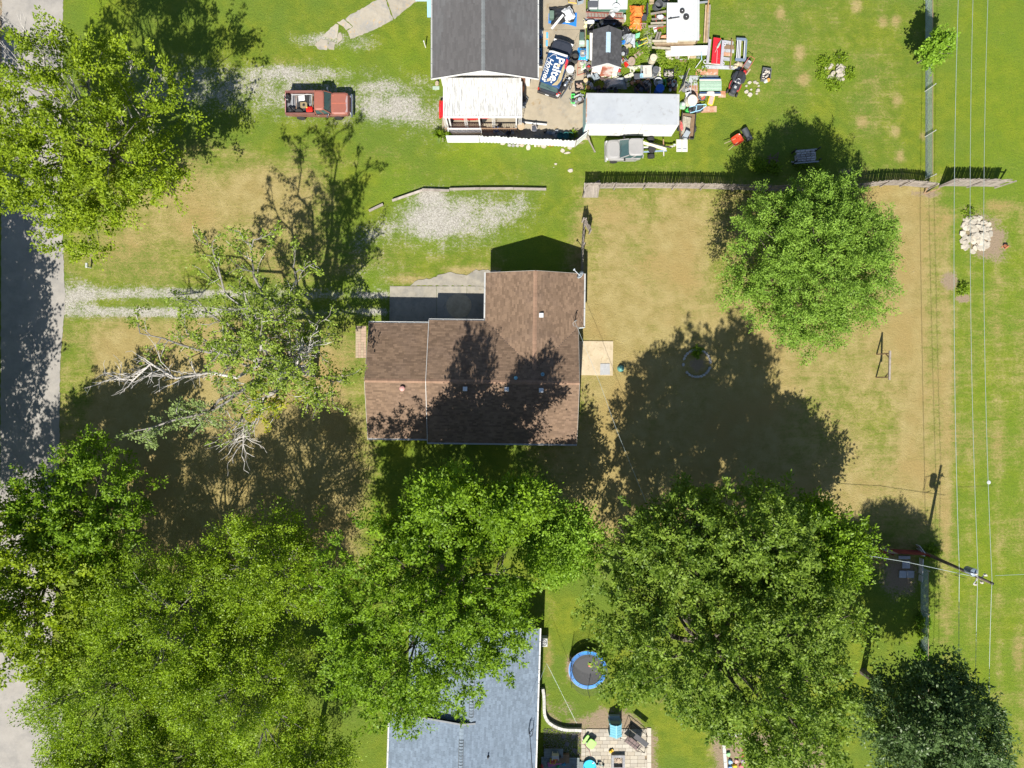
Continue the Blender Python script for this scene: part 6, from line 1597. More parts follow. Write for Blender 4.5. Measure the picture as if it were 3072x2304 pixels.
# ---------------------------------------------------------------- the white fence along the yard
WF = pm('fence_white', (.60, .615, .63), rough=.45, amt=.05, isl=.05)
lf = thing('lattice_fence', 'white lattice fence panel in front of the carport', 'fence', G3(1392, 427))
x0, x1 = G(1344, 427)[0] - lf.location.x, G(1437, 427)[0] - lf.location.x
part(lf, 'frame', MB().beam((x0, 0, 0), (x0, 0, 1.5), .07).beam((x1, 0, 0), (x1, 0, 1.5), .07).beam((x0, 0, 1.47), (x1, 0, 1.47), .07).beam((x0, 0, .06), (x1, 0, .06), .07).beam((x0, 0, .75), (x1, 0, .75), .05), WF)
mb = MB(); hh = 1.42
for sg in (1, -1):
 s = -hh
 while s < x1 - x0:
  a, b = max(0, s), min(x1 - x0, s + hh)
  if b - a > .05:
   za, zb = (a - s, b - s) if sg > 0 else (hh - (a - s), hh - (b - s))
   mb.beam((x0 + a, .01 * sg, za + .05), (x0 + b, .01 * sg, zb + .05), .042, .008)
  s += .105
part(lf, 'lattice', mb, WF, kind='stuff')
l2 = thing('lattice_fence', 'inner white lattice panel standing behind the outer one', 'fence', G3(1395, 398))
mb = MB()
for sg in (1, -1):
 s = -.9
 while s < 2.7:
  a, b = max(0, s), min(2.7, s + .9)
  if b - a > .05:
   za, zb = (a - s, b - s) if sg > 0 else (.9 - (a - s), .9 - (b - s))
   mb.beam((-1.35 + a, .01 * sg, za + .05), (-1.35 + b, .01 * sg, zb + .05), .04, .008)
  s += .14
part(l2, 'lattice', mb, WF, kind='stuff'); part(l2, 'frame', MB().beam((-1.37, 0, 0), (-1.37, 0, .98), .05).beam((1.37, 0, 0), (1.37, 0, .98), .05).beam((-1.37, 0, .97), (1.37, 0, .97), .05), WF)
pf = thing('panel_fence', 'long white ribbed metal panel fence around the junk yard', 'fence', G3(1580, 432))
r_ = random.Random(12)
fpts = [(1440, 427), (1520, 429), (1600, 434), (1680, 438), (1723, 441)]
unit_ = MB().add([(-.5, 0, 0), (-.3, 0, 0), (-.22, -.04, 0), (.22, -.04, 0), (.3, 0, 0), (.5, 0, 0), (-.5, 0, 1), (-.3, 0, 1), (-.22, -.04, 1), (.22, -.04, 1), (.3, 0, 1), (.5, 0, 1)], [(i, i + 1, i + 7, i + 6) for i in range(5)]).mesh('panel', WF)
for (a, b) in zip(fpts, fpts[1:]):
 A_, B_ = Vector(G3(*a)) - pf.location, Vector(G3(*b)) - pf.location
 n = max(2, round((B_ - A_).length / .27)); d = (B_ - A_) / n
 for i in range(n):
  o = link(bpy.data.objects.new('panel', unit_)); o.parent = pf
  o.location = A_ + d * (i + .5) + Vector((0, 0, .03)); o.rotation_euler = (r_.gauss(0, .015), 0, math.atan2(d.y, d.x)); o.scale = (d.length * 1.03, 1, 1.52 + r_.uniform(-.05, .05))
part(pf, 'rail', MB().beam(Vector(G3(1440, 425)) - pf.location + Vector((0, 0.02, 1.2)), Vector(G3(1722, 439)) - pf.location + Vector((0, .02, 1.2)), .06), BRW)
pg = thing('panel_gate', 'angled white panel section joining the metal fence to the box trailer', 'gate', G3(1742, 425))
A_, B_ = Vector(G3(1724, 441)) - pg.location, Vector(G3(1759, 412)) - pg.location
for i in range(5):
 p, q = A_.lerp(B_, i / 5), A_.lerp(B_, (i + .94) / 5)
 part(pg, 'panel', MB().beam(p + Vector((0, 0, .78)), q + Vector((0, 0, .78)), .03, 1.5), WF)
part(pg, 'post', MB().beam(A_, A_ + Vector((0, 0, 1.6)), .08).beam(B_, B_ + Vector((0, 0, 1.7)), .08), GW); part(pg, 'rail', MB().beam(A_ + Vector((.05, .05, 1.2)), B_ + Vector((.05, .05, 1.2)), .06), GW)
ps = thing('fence_prop', 'grey pole propping the white gate panel, reaching out on the grass', 'pole', G3(1784, 455))
part(ps, 'pole', MB().beam((0, 0, .04), Vector(G3(1761, 410, 1.0)) - ps.location, .09), GW); part(ps, 'foot', MB().box(0, 0, 0, .16, .12, .05), GW)
for i, (px, py, sx, sy, m, lb) in enumerate(((1508, 432, .40, .16, LIME, 'white block first from the left below the metal fence'), (1528, 436, .30, .24, STONE, 'left grey paver of three below the metal fence'), (1540, 437, .28, .26, STONE, 'middle grey paver of three below the metal fence'), (1552, 437, .30, .26, STONE, 'right grey paver of three below the metal fence'), (1565, 436, .40, .28, pm('tan_block', (.36, .30, .22), rough=.9, bump=.4), 'tan square paver next to the grey ones below the fence'),
         (1585, 443, .36, .46, LIME, 'largest broken white slab below the metal fence'), (1606, 438, .22, .2, LIME, 'small white block right of the broken slab'), (1617, 437, .26, .24, _mats['tan_block'], 'small tan paver between two white stones'), (1631, 439, .46, .34, LIME, 'wide white stone left of the orange bricks'), (1688, 452, .36, .36, LIME, 'cracked white slab lying out on the grass by the gate'), (1694, 438, .22, .26, LIME, 'narrow white block near the gate post'), (1709, 443, .38, .34, LIME, 'square white stone at the foot of the gate post'), (1702, 459, .56, .16, LIME, 'long pale stone sliver lying furthest out on the grass'))):
 solo('edging_stone', rock(rnd, sx * .58, sy * .58, .09, .12), m, lb, 'stone', G3(px, py), rnd.uniform(-.2, .2))
for i, px in enumerate((1648, 1656)): solo('brick', MB().box(0, 0, 0, .20, .10, .065).box(0, 0, .065, .16, .06, .004), pm('orange_brick', (.42, .13, .05), rough=.9, bump=.3), ('left', 'right')[i] + ' orange brick lying below the metal fence', 'brick', G3(px, 437), .05, bevel=.006)
for i, (px, py, s_) in enumerate(((1667, 492, .14), (1661, 502, .06), (1712, 512, .26))): solo('loose_stone', rock(rnd, s_, s_ * .7, s_ * .4), LIME, ('pale stone lying alone in the grass below the yard fence', 'tiny pale pebble in the grass below the yard fence', 'flat tan stone in the grass near the picket fence end')[i], 'stone', G3(px, py))
solo('boulder', rock(rnd, .19, .23, .28), _mats['tan_block'], 'tan boulder beside the carport wall', 'stone', G3(1312, 252))
sb = thing('pallet_scrap', 'pale green slatted board on the grass beside the carport', 'pallet', G3(1308, 264))
for i in range(3): part(sb, 'slat', MB().box(0, -.1 + i * .1, 0, .55, .08, .03), pm('pale_green', (.30, .38, .33), rough=.8))
wp = thing('white_post', 'short white pipe post standing in the grass left of the grey roof', 'post', G3(1277, 142))
part(wp, 'pipe', MB().tube([(0, 0, 0), (-.04, .06, .95)], .045, 8), WHITE); part(wp, 'cap', MB().lathe([(.055, .93), (.05, .98), (.01, 1.0)], -.04, .06, 0, 10), WHITE)
mbx = thing('mailbox_post', 'white stub at the end of the straw strip by the road', 'post', G3(273, 803)); part(mbx, 'post', MB().box(0, 0, 0, .1, .1, .5), WHITE); part(mbx, 'box', MB().box(0, .1, .5, .18, .4, .18), GUT, bevel=.03)
# ---------------------------------------------------------------- junk
def mono(c, **k):
 """a plain colour by its numbers"""
 key = 'plain_' + '_'.join('%d' % (x * 1000) for x in c) + ('_%d' % int(k.get('rough', .6) * 100))
 return pm(key, c, rough=k.get('rough', .6), amt=k.get('amt', .12), isl=.06, scale=k.get('scale', 5), metal=k.get('metal', 0), spec=k.get('spec', .4))
def tub(name, label, cat, p, sx, sy, h, m, rot=0, fill=None, lid=None, z=0, taper=.88, fillname='contents'):
 """open container: bottom, four walls, a rim"""
 T = thing(name, label, cat, G3(*p, z), rot)
 a, b = sx / 2, sy / 2
 w_ = MB().box(0, 0, 0, sx * taper, sy * taper, .03)
 for s in (-1, 1):
  w_.beam((s * a * .94, -b, h / 2), (s * a * .94, b, h / 2), .03, h).beam((-a, s * b * .94, h / 2 + .002), (a, s * b * .94, h / 2 + .002), .03, h)
 part(T, 'body', w_, m)
 part(T, 'rim', MB().beam((-a, -b, h), (a, -b, h), .05, .04).beam((-a, b, h), (a, b, h), .05, .04).beam((-a, -b, h + .002), (-a, b, h + .002), .05, .04).beam((a, -b, h + .002), (a, b, h + .002), .05, .04), m)
 if fill is not None:
  r = random.Random(int(p[0]))
  fl = MB()
  for i in range(26): fl.box(r.uniform(-a, a) * .75, r.uniform(-b, b) * .75, h * r.uniform(.5, .9), r.uniform(.05, .16), r.uniform(.05, .14), r.uniform(.04, .1), r.uniform(0, 3), r.gauss(0, .4), r.gauss(0, .4))
  part(T, fillname, fl, fill, kind='stuff')
 if lid is not None: part(T, 'lid', MB().loft([srect(sx + .04, sy + .04, h + .01, 0, 5), srect(sx, sy, h + .06, 0, 5), srect(sx * .7, sy * .7, h + .07, 0, 5)]), lid)
 return T
def barrel(name, label, p, R, h, m, lid=None, z=0, tilt=None, cat='barrel', open_=False):
 T = thing(name, label, cat, G3(*p, z))
 mt = Euler(tilt).to_matrix() if tilt else Matrix.Identity(3)
 pr = [(R * .94, 0), (R, .03), (R, h * .31), (R * 1.04, h * .33), (R, h * .35), (R, h * .64), (R * 1.04, h * .66), (R, h * .68), (R * .99, h * .97), (R * 1.04, h)]
 if open_: pr += [(R * .94, h), (R * .9, h * .3)]
 part(T, 'drum', MB().lathe(pr, n=20, m=mt), m)
 if lid: part(T, 'lid', MB().lathe([(R * 1.05, h + .005), (R * 1.06, h + .05), (R * .85, h + .07), (R * .8, h + .05), (R * .3, h + .055), (R * .28, h + .09), (.01, h + .095)], n=20, m=mt), lid)
 return T
def flat(name, label, cat, poly, z0, th, m, tilt=0, rows=0, ribm=None):
 """sheet lying at z0; rows of ribs along its long way"""
 c = G3(sum(p[0] for p in poly) / len(poly), sum(p[1] for p in poly) / len(poly), z0)
 T = thing(name, label, cat, c)
 P = [Vector(G3(*p, z0 + tilt * i / len(poly))) - T.location for i, p in enumerate(poly)]
 part(T, 'sheet', MB().add([*P, *[p - Vector((0, 0, th)) for p in P]], [tuple(range(len(P))), tuple(reversed(range(len(P), 2 * len(P))))] + [(i, len(P) + i, len(P) + (i + 1) % len(P), (i + 1) % len(P)) for i in range(len(P))]), m)
 if rows and len(P) == 4:
  rb = [((P[0].lerp(P[1], (i + .5) / rows)), (P[3].lerp(P[2], (i + .5) / rows))) for i in range(rows)]
  for a, b in rb: part(T, 'rib', MB().beam(a + Vector((0, 0, .012)), b + Vector((0, 0, .012)), .035, .02), ribm or m)
 return T
def boards(name, label, cat, segs, m, wd=.14, th=.04, pname='board'):
 """boards from pixel a to pixel b, each with its own height"""
 (a, b, z) = segs[0][:3]
 T = thing(name, label, cat, G3(*a, 0))
 for sg in segs:
  a, b, z = sg[:3]
  part(T, pname, MB().beam(Vector(G3(*a, z)) - T.location, Vector(G3(*b, z if len(sg) < 5 else sg[4])) - T.location, sg[5] if len(sg) > 5 else wd, th), sg[3] if len(sg) > 3 and sg[3] else m)
 return T
def tarp(name, label, cat, p, sx, sy, h, m, seed, rot=0, fold=.05, edge=.3, n=20, z=0.03):
 return solo(name, tarpmb(sx, sy, h, seed, n, fold, edge), m, label, cat, G3(*p, z), rot)
TB = pm('tarp_blue', (.02, .17, .52), rough=.45, amt=.1, spec=.5); TK = pm('tarp_black', (.020, .021, .024), rough=.3, amt=.2, spec=.6); TG = pm('tarp_grey', (.27, .29, .31), (.20, .22, .24), rough=.5, amt=.15); TO = pm('tarp_orange', (.60, .165, .035), (.52, .135, .03), rough=.42, amt=.1); TW = pm('sheet_white', (.45, .46, .47), rough=.5, amt=.1)
GREYP = mono((.20, .22, .24)); LGREY = mono((.38, .40, .40)); RUST = _mats['rusty']; FOAM = pm('foam_white', (.47, .455, .37), rough=.8, amt=.06, scale=2)
# yard, from top to bottom
flat('ground_tarp', 'flat blue tarp under the black covered heap', 'tarpaulin', [(1646, 40), (1731, 38), (1729, 80), (1700, 72), (1645, 70)], .05, .01, TB)
tarp('covered_heap', 'heap covered in shiny black plastic on the blue tarp', 'tarpaulin', (1687, 44), 1.95, 1.45, .55, TK, 3, .1, .09, .25, 26)
tarp('plastic_sheet', 'white plastic sheet draped over the black heap', 'tarpaulin', (1705, 42, .45)[:2], .85, 1.05, .25, TW, 4, .5, .06, .3, 16, .42)
boards('white_board', 'white board leaning across the black heap', 'board', [((1655, 86), (1690, 44), .2, WHITE, .75, .18)], WHITE)
tub('storage_box', 'dark green storage box at the left end of the black heap', 'box', (1654, 52), .36, .62, .45, mono((.07, .11, .09)), lid=mono((.10, .15, .12)))
t = thing('yellow_cart', 'yellow framed cart with a brown top at the top edge of the yard', 'cart', G3(1716, 6))
part(t, 'tray', MB().box(0, 0, .45, .5, .55, .06), mono((.30, .22, .16))); part(t, 'frame', MB().tube([(-.32, .3, .1), (-.32, -.3, .5), (.32, -.38, .5), (.32, .3, .1)], .03, 6).tube([(-.32, .3, .1), (-.3, .4, .9), (.3, .4, .9), (.32, .3, .1)], .03, 6), mono((.55, .36, .02)))
for s in (-1, 1): wheel(t, s * .34, .2, .12, .12, .06, None, None, 'wheel', 'x')
tub('grey_bin', 'blue-grey plastic bin at the top edge beside the yellow cart', 'bin', (1738, 4), .5, .55, .5, mono((.25, .30, .35)), .3)
t = thing('plywood_sheet', 'tan plywood sheet with two blue strips on the yard concrete', 'plywood', G3(1637, 118)); part(t, 'sheet', MB().box(-.05, 0, .03, .62, 1.32, .03), TANW); part(t, 'strip', MB().box(.12, .30, .062, .17, .5, .03), mono((.10, .34, .58))); part(t, 'strip', MB().box(.09, -.36, .062, .17, .5, .03), mono((.10, .34, .58)))
for i, (px, py, lb, m) in enumerate(((1619, 110, 'blue drum in the shade of the grey house wall', TB), (1617, 165, 'blue crate in the shade at the grey house wall', TB), (1620, 195, 'white crate at the south end of the shaded wall', TW), (1618, 150, 'teal tub in the shade between the drum and the crate', mono((.10, .30, .34))))):
 if i == 0: barrel('drum', lb, (px, py), .22, .7, m, LGREY)
 else: tub('crate', lb, 'crate', (px, py), .34, .6 if i == 1 else .42, .5, m, lid=m if i == 2 else None)
barrel('open_drum', 'open black drum beside the banner vehicle', (1723, 183), .30, .68, mono((.05, .05, .048)), None, .03, open_=True)
barrel('lidded_barrel', 'pale barrel with a white domed lid behind the banner vehicle', (1708, 222), .31, .85, mono((.30, .29, .26)), TW, .03)
tub('wheeled_bin', 'dark green wheeled bin with a pale green end lying west of the shed', 'bin', (1744, 118), .36, .62, .55, mono((.05, .085, .07)), lid=mono((.06, .10, .085))); tub('green_crate', 'pale green crate against the dark green wheeled bin', 'crate', (1744, 135), .40, .30, .45, mono((.32, .42, .35)), lid=mono((.36, .46, .38)))
tarp('blue_bundle', 'bundle wrapped in bright blue tarp west of the shed', 'tarpaulin', (1747, 163), .78, 1.05, .5, pm('tarp_azure', (.02, .26, .62), rough=.4), 8, 0, .07, .3)
t = thing('toddler_chair', 'grey plastic seat lying on the blue bundle', 'seat', G3(1748, 162, .5)); part(t, 'shell', MB().loft([srect(.42, .52, 0, 0, 4), srect(.46, .56, .12, 0, 4), srect(.36, .44, .14, 0, 4), srect(.34, .42, .05, 0, 4)]), GREYP); part(t, 'cushion', MB().box(0, .05, .06, .22, .16, .08), mono((.40, .36, .28)), bevel=.02)
t = thing('wooden_trellis', 'red-brown wooden frame lying below the blue bundle', 'frame', G3(1746, 206)); FRW = mono((.38, .16, .11))
for a, b in (((-.34, .62), (-.4, -.6)), ((-.4, -.6), (.24, -.42)), ((.24, -.42), (.34, .6)), ((.34, .6), (-.34, .62)), ((-.36, 0), (.28, .05))): part(t, 'rail', MB().beam((*a, .1), (*b, .1), .05), FRW)
tarp('paper_sheet', 'crumpled pale sheet with a green stripe on the wooden frame', 'sheet', (1751, 198, 0)[:2], .5, .72, .12, mono((.42, .42, .36)), 9, .1, .04, .3, 12, .14)
boards('green_strip', 'green strip lying on the crumpled pale sheet', 'strip', [((1749, 205), (1754, 192), .30, mono((.12, .36, .10)))], GREYP, .10, .02)
tub('scrap_tub', 'black tub of bricks and scrap near the box trailer corner', 'tub', (1738, 262), .78, .62, .3, BLK, .1, fill=mono((.33, .24, .19)), fillname='brick_scrap')
t = thing('hose_reel', 'bright green hose reel beside a grey pipe on the concrete', 'hose reel', G3(1719, 306)); GRN = mono((.07, .50, .10))
part(t, 'hose', MB().ring((0, 0, .12), .15, .07, 20, 8), GRN); part(t, 'stand', MB().box(0, 0, 0, .3, .12, .3), mono((.10, .12, .10))); part(t, 'crank', MB().tube([(0, 0, .3), (.16, .1, .34)], .02, 5), BLK)
tub('green_pail', 'green and white pail above the hose reel', 'pail', (1718, 291), .26, .24, .3, GRN)
boards('drain_pipe', 'curved grey pipe lying above the scrap by the trailer', 'pipe', [((1722, 292), (1738, 284), .35, LGREY, .4, .1), ((1738, 284), (1752, 286), .4, GREYP, .35, .08)], LGREY, .1, .1, 'pipe')
def scrap(name, label, c, rx, ry, n, mats, seed, h=.4, cat='scrap pile', lo=.08, hi=.42):
 r = random.Random(seed); T = thing(name, label, cat, G3(*c))
 for i in range(n):
  x, y = r.uniform(-rx, rx), r.uniform(-ry, ry); z = h * max(0, 1 - (abs(x) / rx + abs(y) / ry) / 2) * r.random()
  m = r.choice(mats); k = r.random()
  if k < .3: part(T, 'scrap_tube', MB().tube([(x, y, z + .05), (x + r.uniform(-.4, .4), y + r.uniform(-.4, .4), z + r.uniform(.05, .3)), (x + r.uniform(-.5, .5), y + r.uniform(-.5, .5), z + .1)], r.uniform(.015, .035), 5), m)
  elif k < .75: part(T, 'scrap_box', MB().box(x, y, z, r.uniform(lo, hi), r.uniform(lo, hi), r.uniform(.05, .3), r.uniform(0, 3), r.gauss(0, .2), r.gauss(0, .2), r.uniform(.6, 1), r.uniform(.6, 1)), m)
  else: part(T, 'scrap_can', MB().lathe([(.06, 0), (r.uniform(.1, .2), .02), (r.uniform(.1, .18), .25), (.05, .27)], x, y, z, 10, Euler((r.gauss(0, .5), r.gauss(0, .5), 0)).to_matrix()), m)
 return T
scrap('scrap_pile', 'brown and black scrap piled at the trailer corner below the tub', (1737, 303), .5, .35, 22, [mono((.16, .11, .08)), BLK, GREYP, mono((.10, .08, .07)), LGREY], 5, .3)
scrap('scrap_pile', 'scrap and wheels heaped along the west side of the shed front', (1762, 226), .22, .9, 20, [BLK, mono((.14, .12, .11)), GREYP, mono((.22, .19, .17))], 6, .4)
t = thing('scrap_disc', 'tan round block end in the scrap by the trailer', 'log', G3(1756, 246)); part(t, 'log', MB().lathe([(.18, 0), (.2, .1), (.19, .34), (.02, .35)], n=14), mono((.42, .33, .19))); part(t, 'bark', MB().lathe([(.205, 0), (.215, .1), (.20, .30)], n=14), BARK)
t = thing('orange_log', 'orange-brown log end standing by the trailer corner', 'log', G3(1763, 267)); part(t, 'log', MB().lathe([(.16, 0), (.18, .1), (.17, .36), (.02, .37)], n=14), mono((.46, .23, .07))); part(t, 'bark', MB().lathe([(.185, 0), (.19, .1), (.18, .32)], n=14), BARK)
plant('weeds', 'weeds between the yard slab and the trailer corner', 'plant', (1757, 282), .35, .4, 50, .1, GREENM, 61)
# around the shed
tub('cooler', 'black box with a white lid at the north-west corner of the shed', 'box', (1769, 92), .5, .75, .7, BLK); part(bpy.data.objects[[o.name for o in bpy.data.objects if o.get('label', '').startswith('black box with a white lid')][0]], 'lid', MB().loft([srect(.62, .30, .72, 0, 4), srect(.58, .28, .84, 0, 4)]).off(0, -.34, 0), TW)
t = thing('white_counter', 'long white panel leaning along the west wall of the shed', 'panel', G3(1772, 150)); part(t, 'panel', MB().box(0, 0, .55, .30, 2.25, .06, rx=0, ry=.25), pm('counter_white', (.55, .54, .50), rough=.5)); part(t, 'leg', MB().box(0, .9, 0, .08, .08, .6).box(0, -.9, 0, .08, .08, .6), GW)
t = thing('blue_board', 'pale blue panel leaning beside the long white one', 'panel', G3(1762, 153)); part(t, 'panel', MB().box(0, 0, .25, .17, 1.55, .04, ry=.5), mono((.25, .50, .62))); part(t, 'edge', MB().box(-.1, 0, .1, .03, 1.5, .2), WHITE)
t = thing('ladder', 'long rusty red ladder lying across the bench north of the shed', 'ladder', G3(1812, 48)); LR = mono((.24, .07, .05))
a0, a1, b0, b1 = [Vector(G3(*q, .62)) - t.location for q in ((1758, 36), (1866, 42), (1760, 53), (1870, 56))]
part(t, 'side_rail', MB().beam(a0, a1, .04, .07), LR); part(t, 'side_rail', MB().beam(b0, b1, .04, .07), LR)
for i in range(11): part(t, 'rung', MB().beam(a0.lerp(a1, (i + .5) / 11), b0.lerp(b1, (i + .5) / 11), .03), LR)
t = boards('work_bench', 'grey plank bench under the long red ladder', 'bench', [((1757, 36 + i * 6), (1868, 39 + i * 6), .5) for i in range(4)], GW, .155, .04, 'plank'); part(t, 'leg', MB().box(.1, -.3, 0, .08, .5, .46).box(3.0, -.35, 0, .08, .5, .46), GW)
tarp('navy_cover', 'navy blue cover folded along the front of the plank bench', 'tarpaulin', (1800, 60), 2.6, .35, .3, mono((.03, .05, .12)), 12, -.02, .05, .35, 18)
scrap('yellow_bags', 'pale yellow bags and boards between the bench and the shed roof', (1778, 72), .75, .24, 12, [mono((.50, .47, .26)), mono((.42, .38, .25)), FOAM], 14, .3)
tarp('black_sheeting', 'black sheeting bunched behind the shed', 'tarpaulin', (1830, 72), 2.1, .7, .5, TK, 15, .1, .1, .3)
for px, lb in ((1807, 'crumpled white paper on the black sheeting left of the shed ridge'), (1842, 'crumpled blue cloth on the black sheeting right of the shed ridge')): solo('rag', blobmb(.22, .14, .12, px), TW if px < 1820 else mono((.12, .18, .30)), lb, 'rag', G3(px, 72, .45), .4)
t = thing('white_trailer', 'low trailer with three white roof panels at the top edge', 'trailer', G3(1818, 8));
for i, (a, b) in enumerate(((1770, 1794), (1797, 1850), (1853, 1884))):
 p = [Vector(G3(x, y, 1.1)) - t.location for x, y in ((a, -30), (b, -30), (b - 2, 27), (a - 2, 27))]
 part(t, 'roof_panel', MB().add([*p, *[q - Vector((0, 0, .06)) for q in p]], [(0, 3, 2, 1), (4, 5, 6, 7), (0, 4, 7, 3), (1, 2, 6, 5), (3, 7, 6, 2)]), pm('panel_white', (.44, .45, .44), rough=.4, amt=.04))
part(t, 'body', MB().box(*((Vector(G3(1826, -4, 1.0)) - t.location).xy), .3, 2.95, 1.6, .72), mono((.06, .15, .11)))
for s in (-1, 1): wheel(t, s * 1.3, .3, .28, .28, .18, None, None, 'wheel', 'x')
t = thing('round_dish', 'large round pale grey dish on the end of the white-panelled trailer', 'satellite dish', G3(1848, 24, 1.2)); part(t, 'dish', MB().lathe([(.02, .0), (.2, .02), (.33, .08), (.34, .085), (.34, .06), (.2, -.01), (.02, -.03)], n=22, m=Euler((.12, 0, 0)).to_matrix()), LGREY, smooth=True); part(t, 'rib', MB().beam((-.2, 0, .05), (.2, 0, .05), .015).beam((0, -.2, .05), (0, .2, .05), .015).tube([(0, 0, .02), (0, 0, -.12)], .03, 6), GREYP)
tub('black_tub', 'black rounded tub at the left end of the white-panelled trailer', 'tub', (1778, 20), .85, .55, .35, mono((.06, .065, .07)), 0, z=.7, lid=mono((.07, .075, .085)))
solo('white_bag', blobmb(.35, .55, .45, 21), TW, 'white bag standing at the right end of the ladder', 'bag', G3(1872, 56, .1)); solo('white_bucket', MB().lathe([(.14, 0), (.17, .3), (.18, .31), (.16, .3), (.13, .03)], n=14).ring((0, 0, .32), .17, .012, 14, 4), TW, 'white bucket standing on the bench under the ladder', 'bucket', G3(1833, 42, .52)); solo('white_pail', MB().lathe([(.16, 0), (.16, .22), (.18, .24), (.10, .3), (.02, .31)], n=14).ring((0, 0, .24), .175, .012, 14, 4), TW, 'white lidded pail right of the bucket on the bench', 'pail', G3(1838, 47, .52))
tub('cardboard_box', 'brown cardboard box between the bench end and the shed', 'box', (1862, 66), .45, .4, .4, mono((.26, .19, .13)), .1, lid=mono((.28, .21, .15)))
solo('bin_bag', blobmb(.85, .9, .5, 33), TK, 'shiny black bin bag at the north-east corner of the shed', 'bag', G3(1876, 96))
tarp('orange_cover', 'orange tarp draped over furniture on the weeds', 'tarpaulin', (1911, 40), 1.15, 1.25, .75, TO, 41, .05, .06, .28, 24); tarp('orange_cover', 'lower orange tarp trailing to a point on the weeds', 'tarpaulin', (1908, 72), 1.0, .95, .55, TO, 42, -.15, .06, .28, 20)
t = thing('covered_chair', 'dark chair frame showing at the right edge of the orange tarp', 'chair', G3(1934, 48)); part(t, 'back', MB().box(.1, .2, .1, .1, .9, .7), mono((.04, .045, .055))); part(t, 'seat', MB().box(-.1, -.3, .3, .4, .5, .1), mono((.05, .05, .06)))
t = thing('pink_rack', 'pinkish wire rack at the foot of the orange tarp', 'rack', G3(1921, 84))
for i in range(6): part(t, 'bar', MB().tube([(-.35 + i * .14, -.1, .1), (-.33 + i * .14, .12, .5)], .018, 5), mono((.34, .20, .24)))
part(t, 'rail', MB().beam((-.4, -.1, .1), (.4, -.1, .1), .03).beam((-.38, .12, .5), (.42, .12, .5), .03), mono((.34, .20, .24)))
tarp('grey_cover', 'grey-green tarp bunched against the east wall of the shed', 'tarpaulin', (1884, 118), .85, .95, .75, TG, 44, .2, .09, .3, 22); tarp('grey_cover', 'paler peaked grey tarp right of the bunched one', 'tarpaulin', (1897, 122), .55, 1.05, .85, pm('tarp_pale', (.33, .36, .40), rough=.45), 45, -.1, .08, .35, 18); tarp('blue_cover', 'scrap of blue tarp at the foot of the grey-green tarp', 'tarpaulin', (1876, 128), .62, .32, .4, TB, 46, -.1, .08, .3, 14)
t = thing('garden_mower', 'green and yellow mower beside the pale peaked tarp', 'lawn mower', G3(1916, 134), .5); GJ = mono((.03, .20, .06)); part(t, 'deck', MB().loft([srect(.55, .5, .1, 0, 3), srect(.58, .52, .24, 0, 3), srect(.4, .34, .34, 0, 3)]), GJ); part(t, 'engine', MB().lathe([(.17, .3), (.18, .42), (.1, .5)], 0, 0, 0, 14), BLK); part(t, 'handle', MB().tube([(-.2, -.2, .3), (.5, -.35, .6), (.62, -.05, .66), (-.1, .2, .3)], .03, 6), mono((.50, .42, .02)))
for x in (-.25, .25):
 for s in (-1, 1): wheel(t, x, s * .27, .1, .1, .06)
solo('green_board', MB().add([(-.25, -.2, .1), (.2, -.12, .25), (.25, .2, .4), (-.2, .14, .25), (-.25, -.2, .08), (.2, -.12, .23), (.25, .2, .38), (-.2, .14, .23)], [(0, 1, 2, 3), (7, 6, 5, 4), (0, 4, 5, 1), (1, 5, 6, 2), (2, 6, 7, 3), (3, 7, 4, 0)]), mono((.12, .46, .22)), 'bright green plastic panel behind the pale tarp', 'panel', G3(1909, 112))
t = thing('old_tyre', 'black tyre with red inside against the shed wall', 'tyre', G3(1873, 156)); wheel(t, 0, 0, .12, .36, .22, None, mono((.30, .03, .03)), 'tyre', 'z', Euler((.2, .25, 0)).to_matrix())
t = thing('cardboard_sheet', 'flattened brown board with a grey band on the weeds', 'cardboard', G3(1915, 163), .62); part(t, 'sheet', MB().box(0, 0, .05, .75, .36, .03), mono((.28, .20, .14))); part(t, 'band', MB().box(0, -.02, .082, .72, .12, .012), mono((.22, .21, .20)))
t = thing('round_table', 'tipped round brown table top below the board', 'table', G3(1893, 188), .2); part(t, 'top', MB().lathe([(.30, 0), (.34, .02), (.34, .05), (.30, .06)], n=20, m=Euler((.4, .3, 0)).to_matrix(), z=.25), mono((.24, .18, .14))); part(t, 'leg', MB().tube([(0, 0, 0), (.02, .02, .25)], .04, 6), STEEL)
t = thing('gas_can', 'red gas can between the shed corner and the tipped table', 'fuel can', G3(1878, 195), .4); part(t, 'can', MB().loft([srect(.3, .4, 0, 0, 4), srect(.32, .42, .25, 0, 4), srect(.2, .28, .34, 0, 4)]), _mats['can_red']); part(t, 'spout', MB().tube([(0, .1, .33), (.02, .26, .48)], .03, 6), BLK)
scrap('scrap_pile', 'motors and tools piled along the east wall of the shed', (1872, 178), .28, .55, 16, [LGREY, STEEL, mono((.30, .26, .22)), GREYP, mono((.35, .04, .03))], 52, .4)
scrap('scrap_pile', 'poles and rods lying between the tyre and the brown board', (1888, 150), .5, .35, 9, [LGREY, mono((.35, .30, .20)), BLK], 53, .35)
t = thing('string_trimmer', 'red and black engine trimmer at the south-east corner of the shed', 'trimmer', G3(1857, 214)); part(t, 'engine', MB().lathe([(.1, 0), (.13, .1), (.1, .26), (.03, .28)], n=12), mono((.40, .03, .03))); part(t, 'guard', MB().lathe([(.16, .05), (.18, .1), (.05, .12)], .02, -.26, 0, 14), GREYP); part(t, 'shaft', MB().tube([(0, 0, .2), (.3, .3, .3)], .02, 5), BLK)
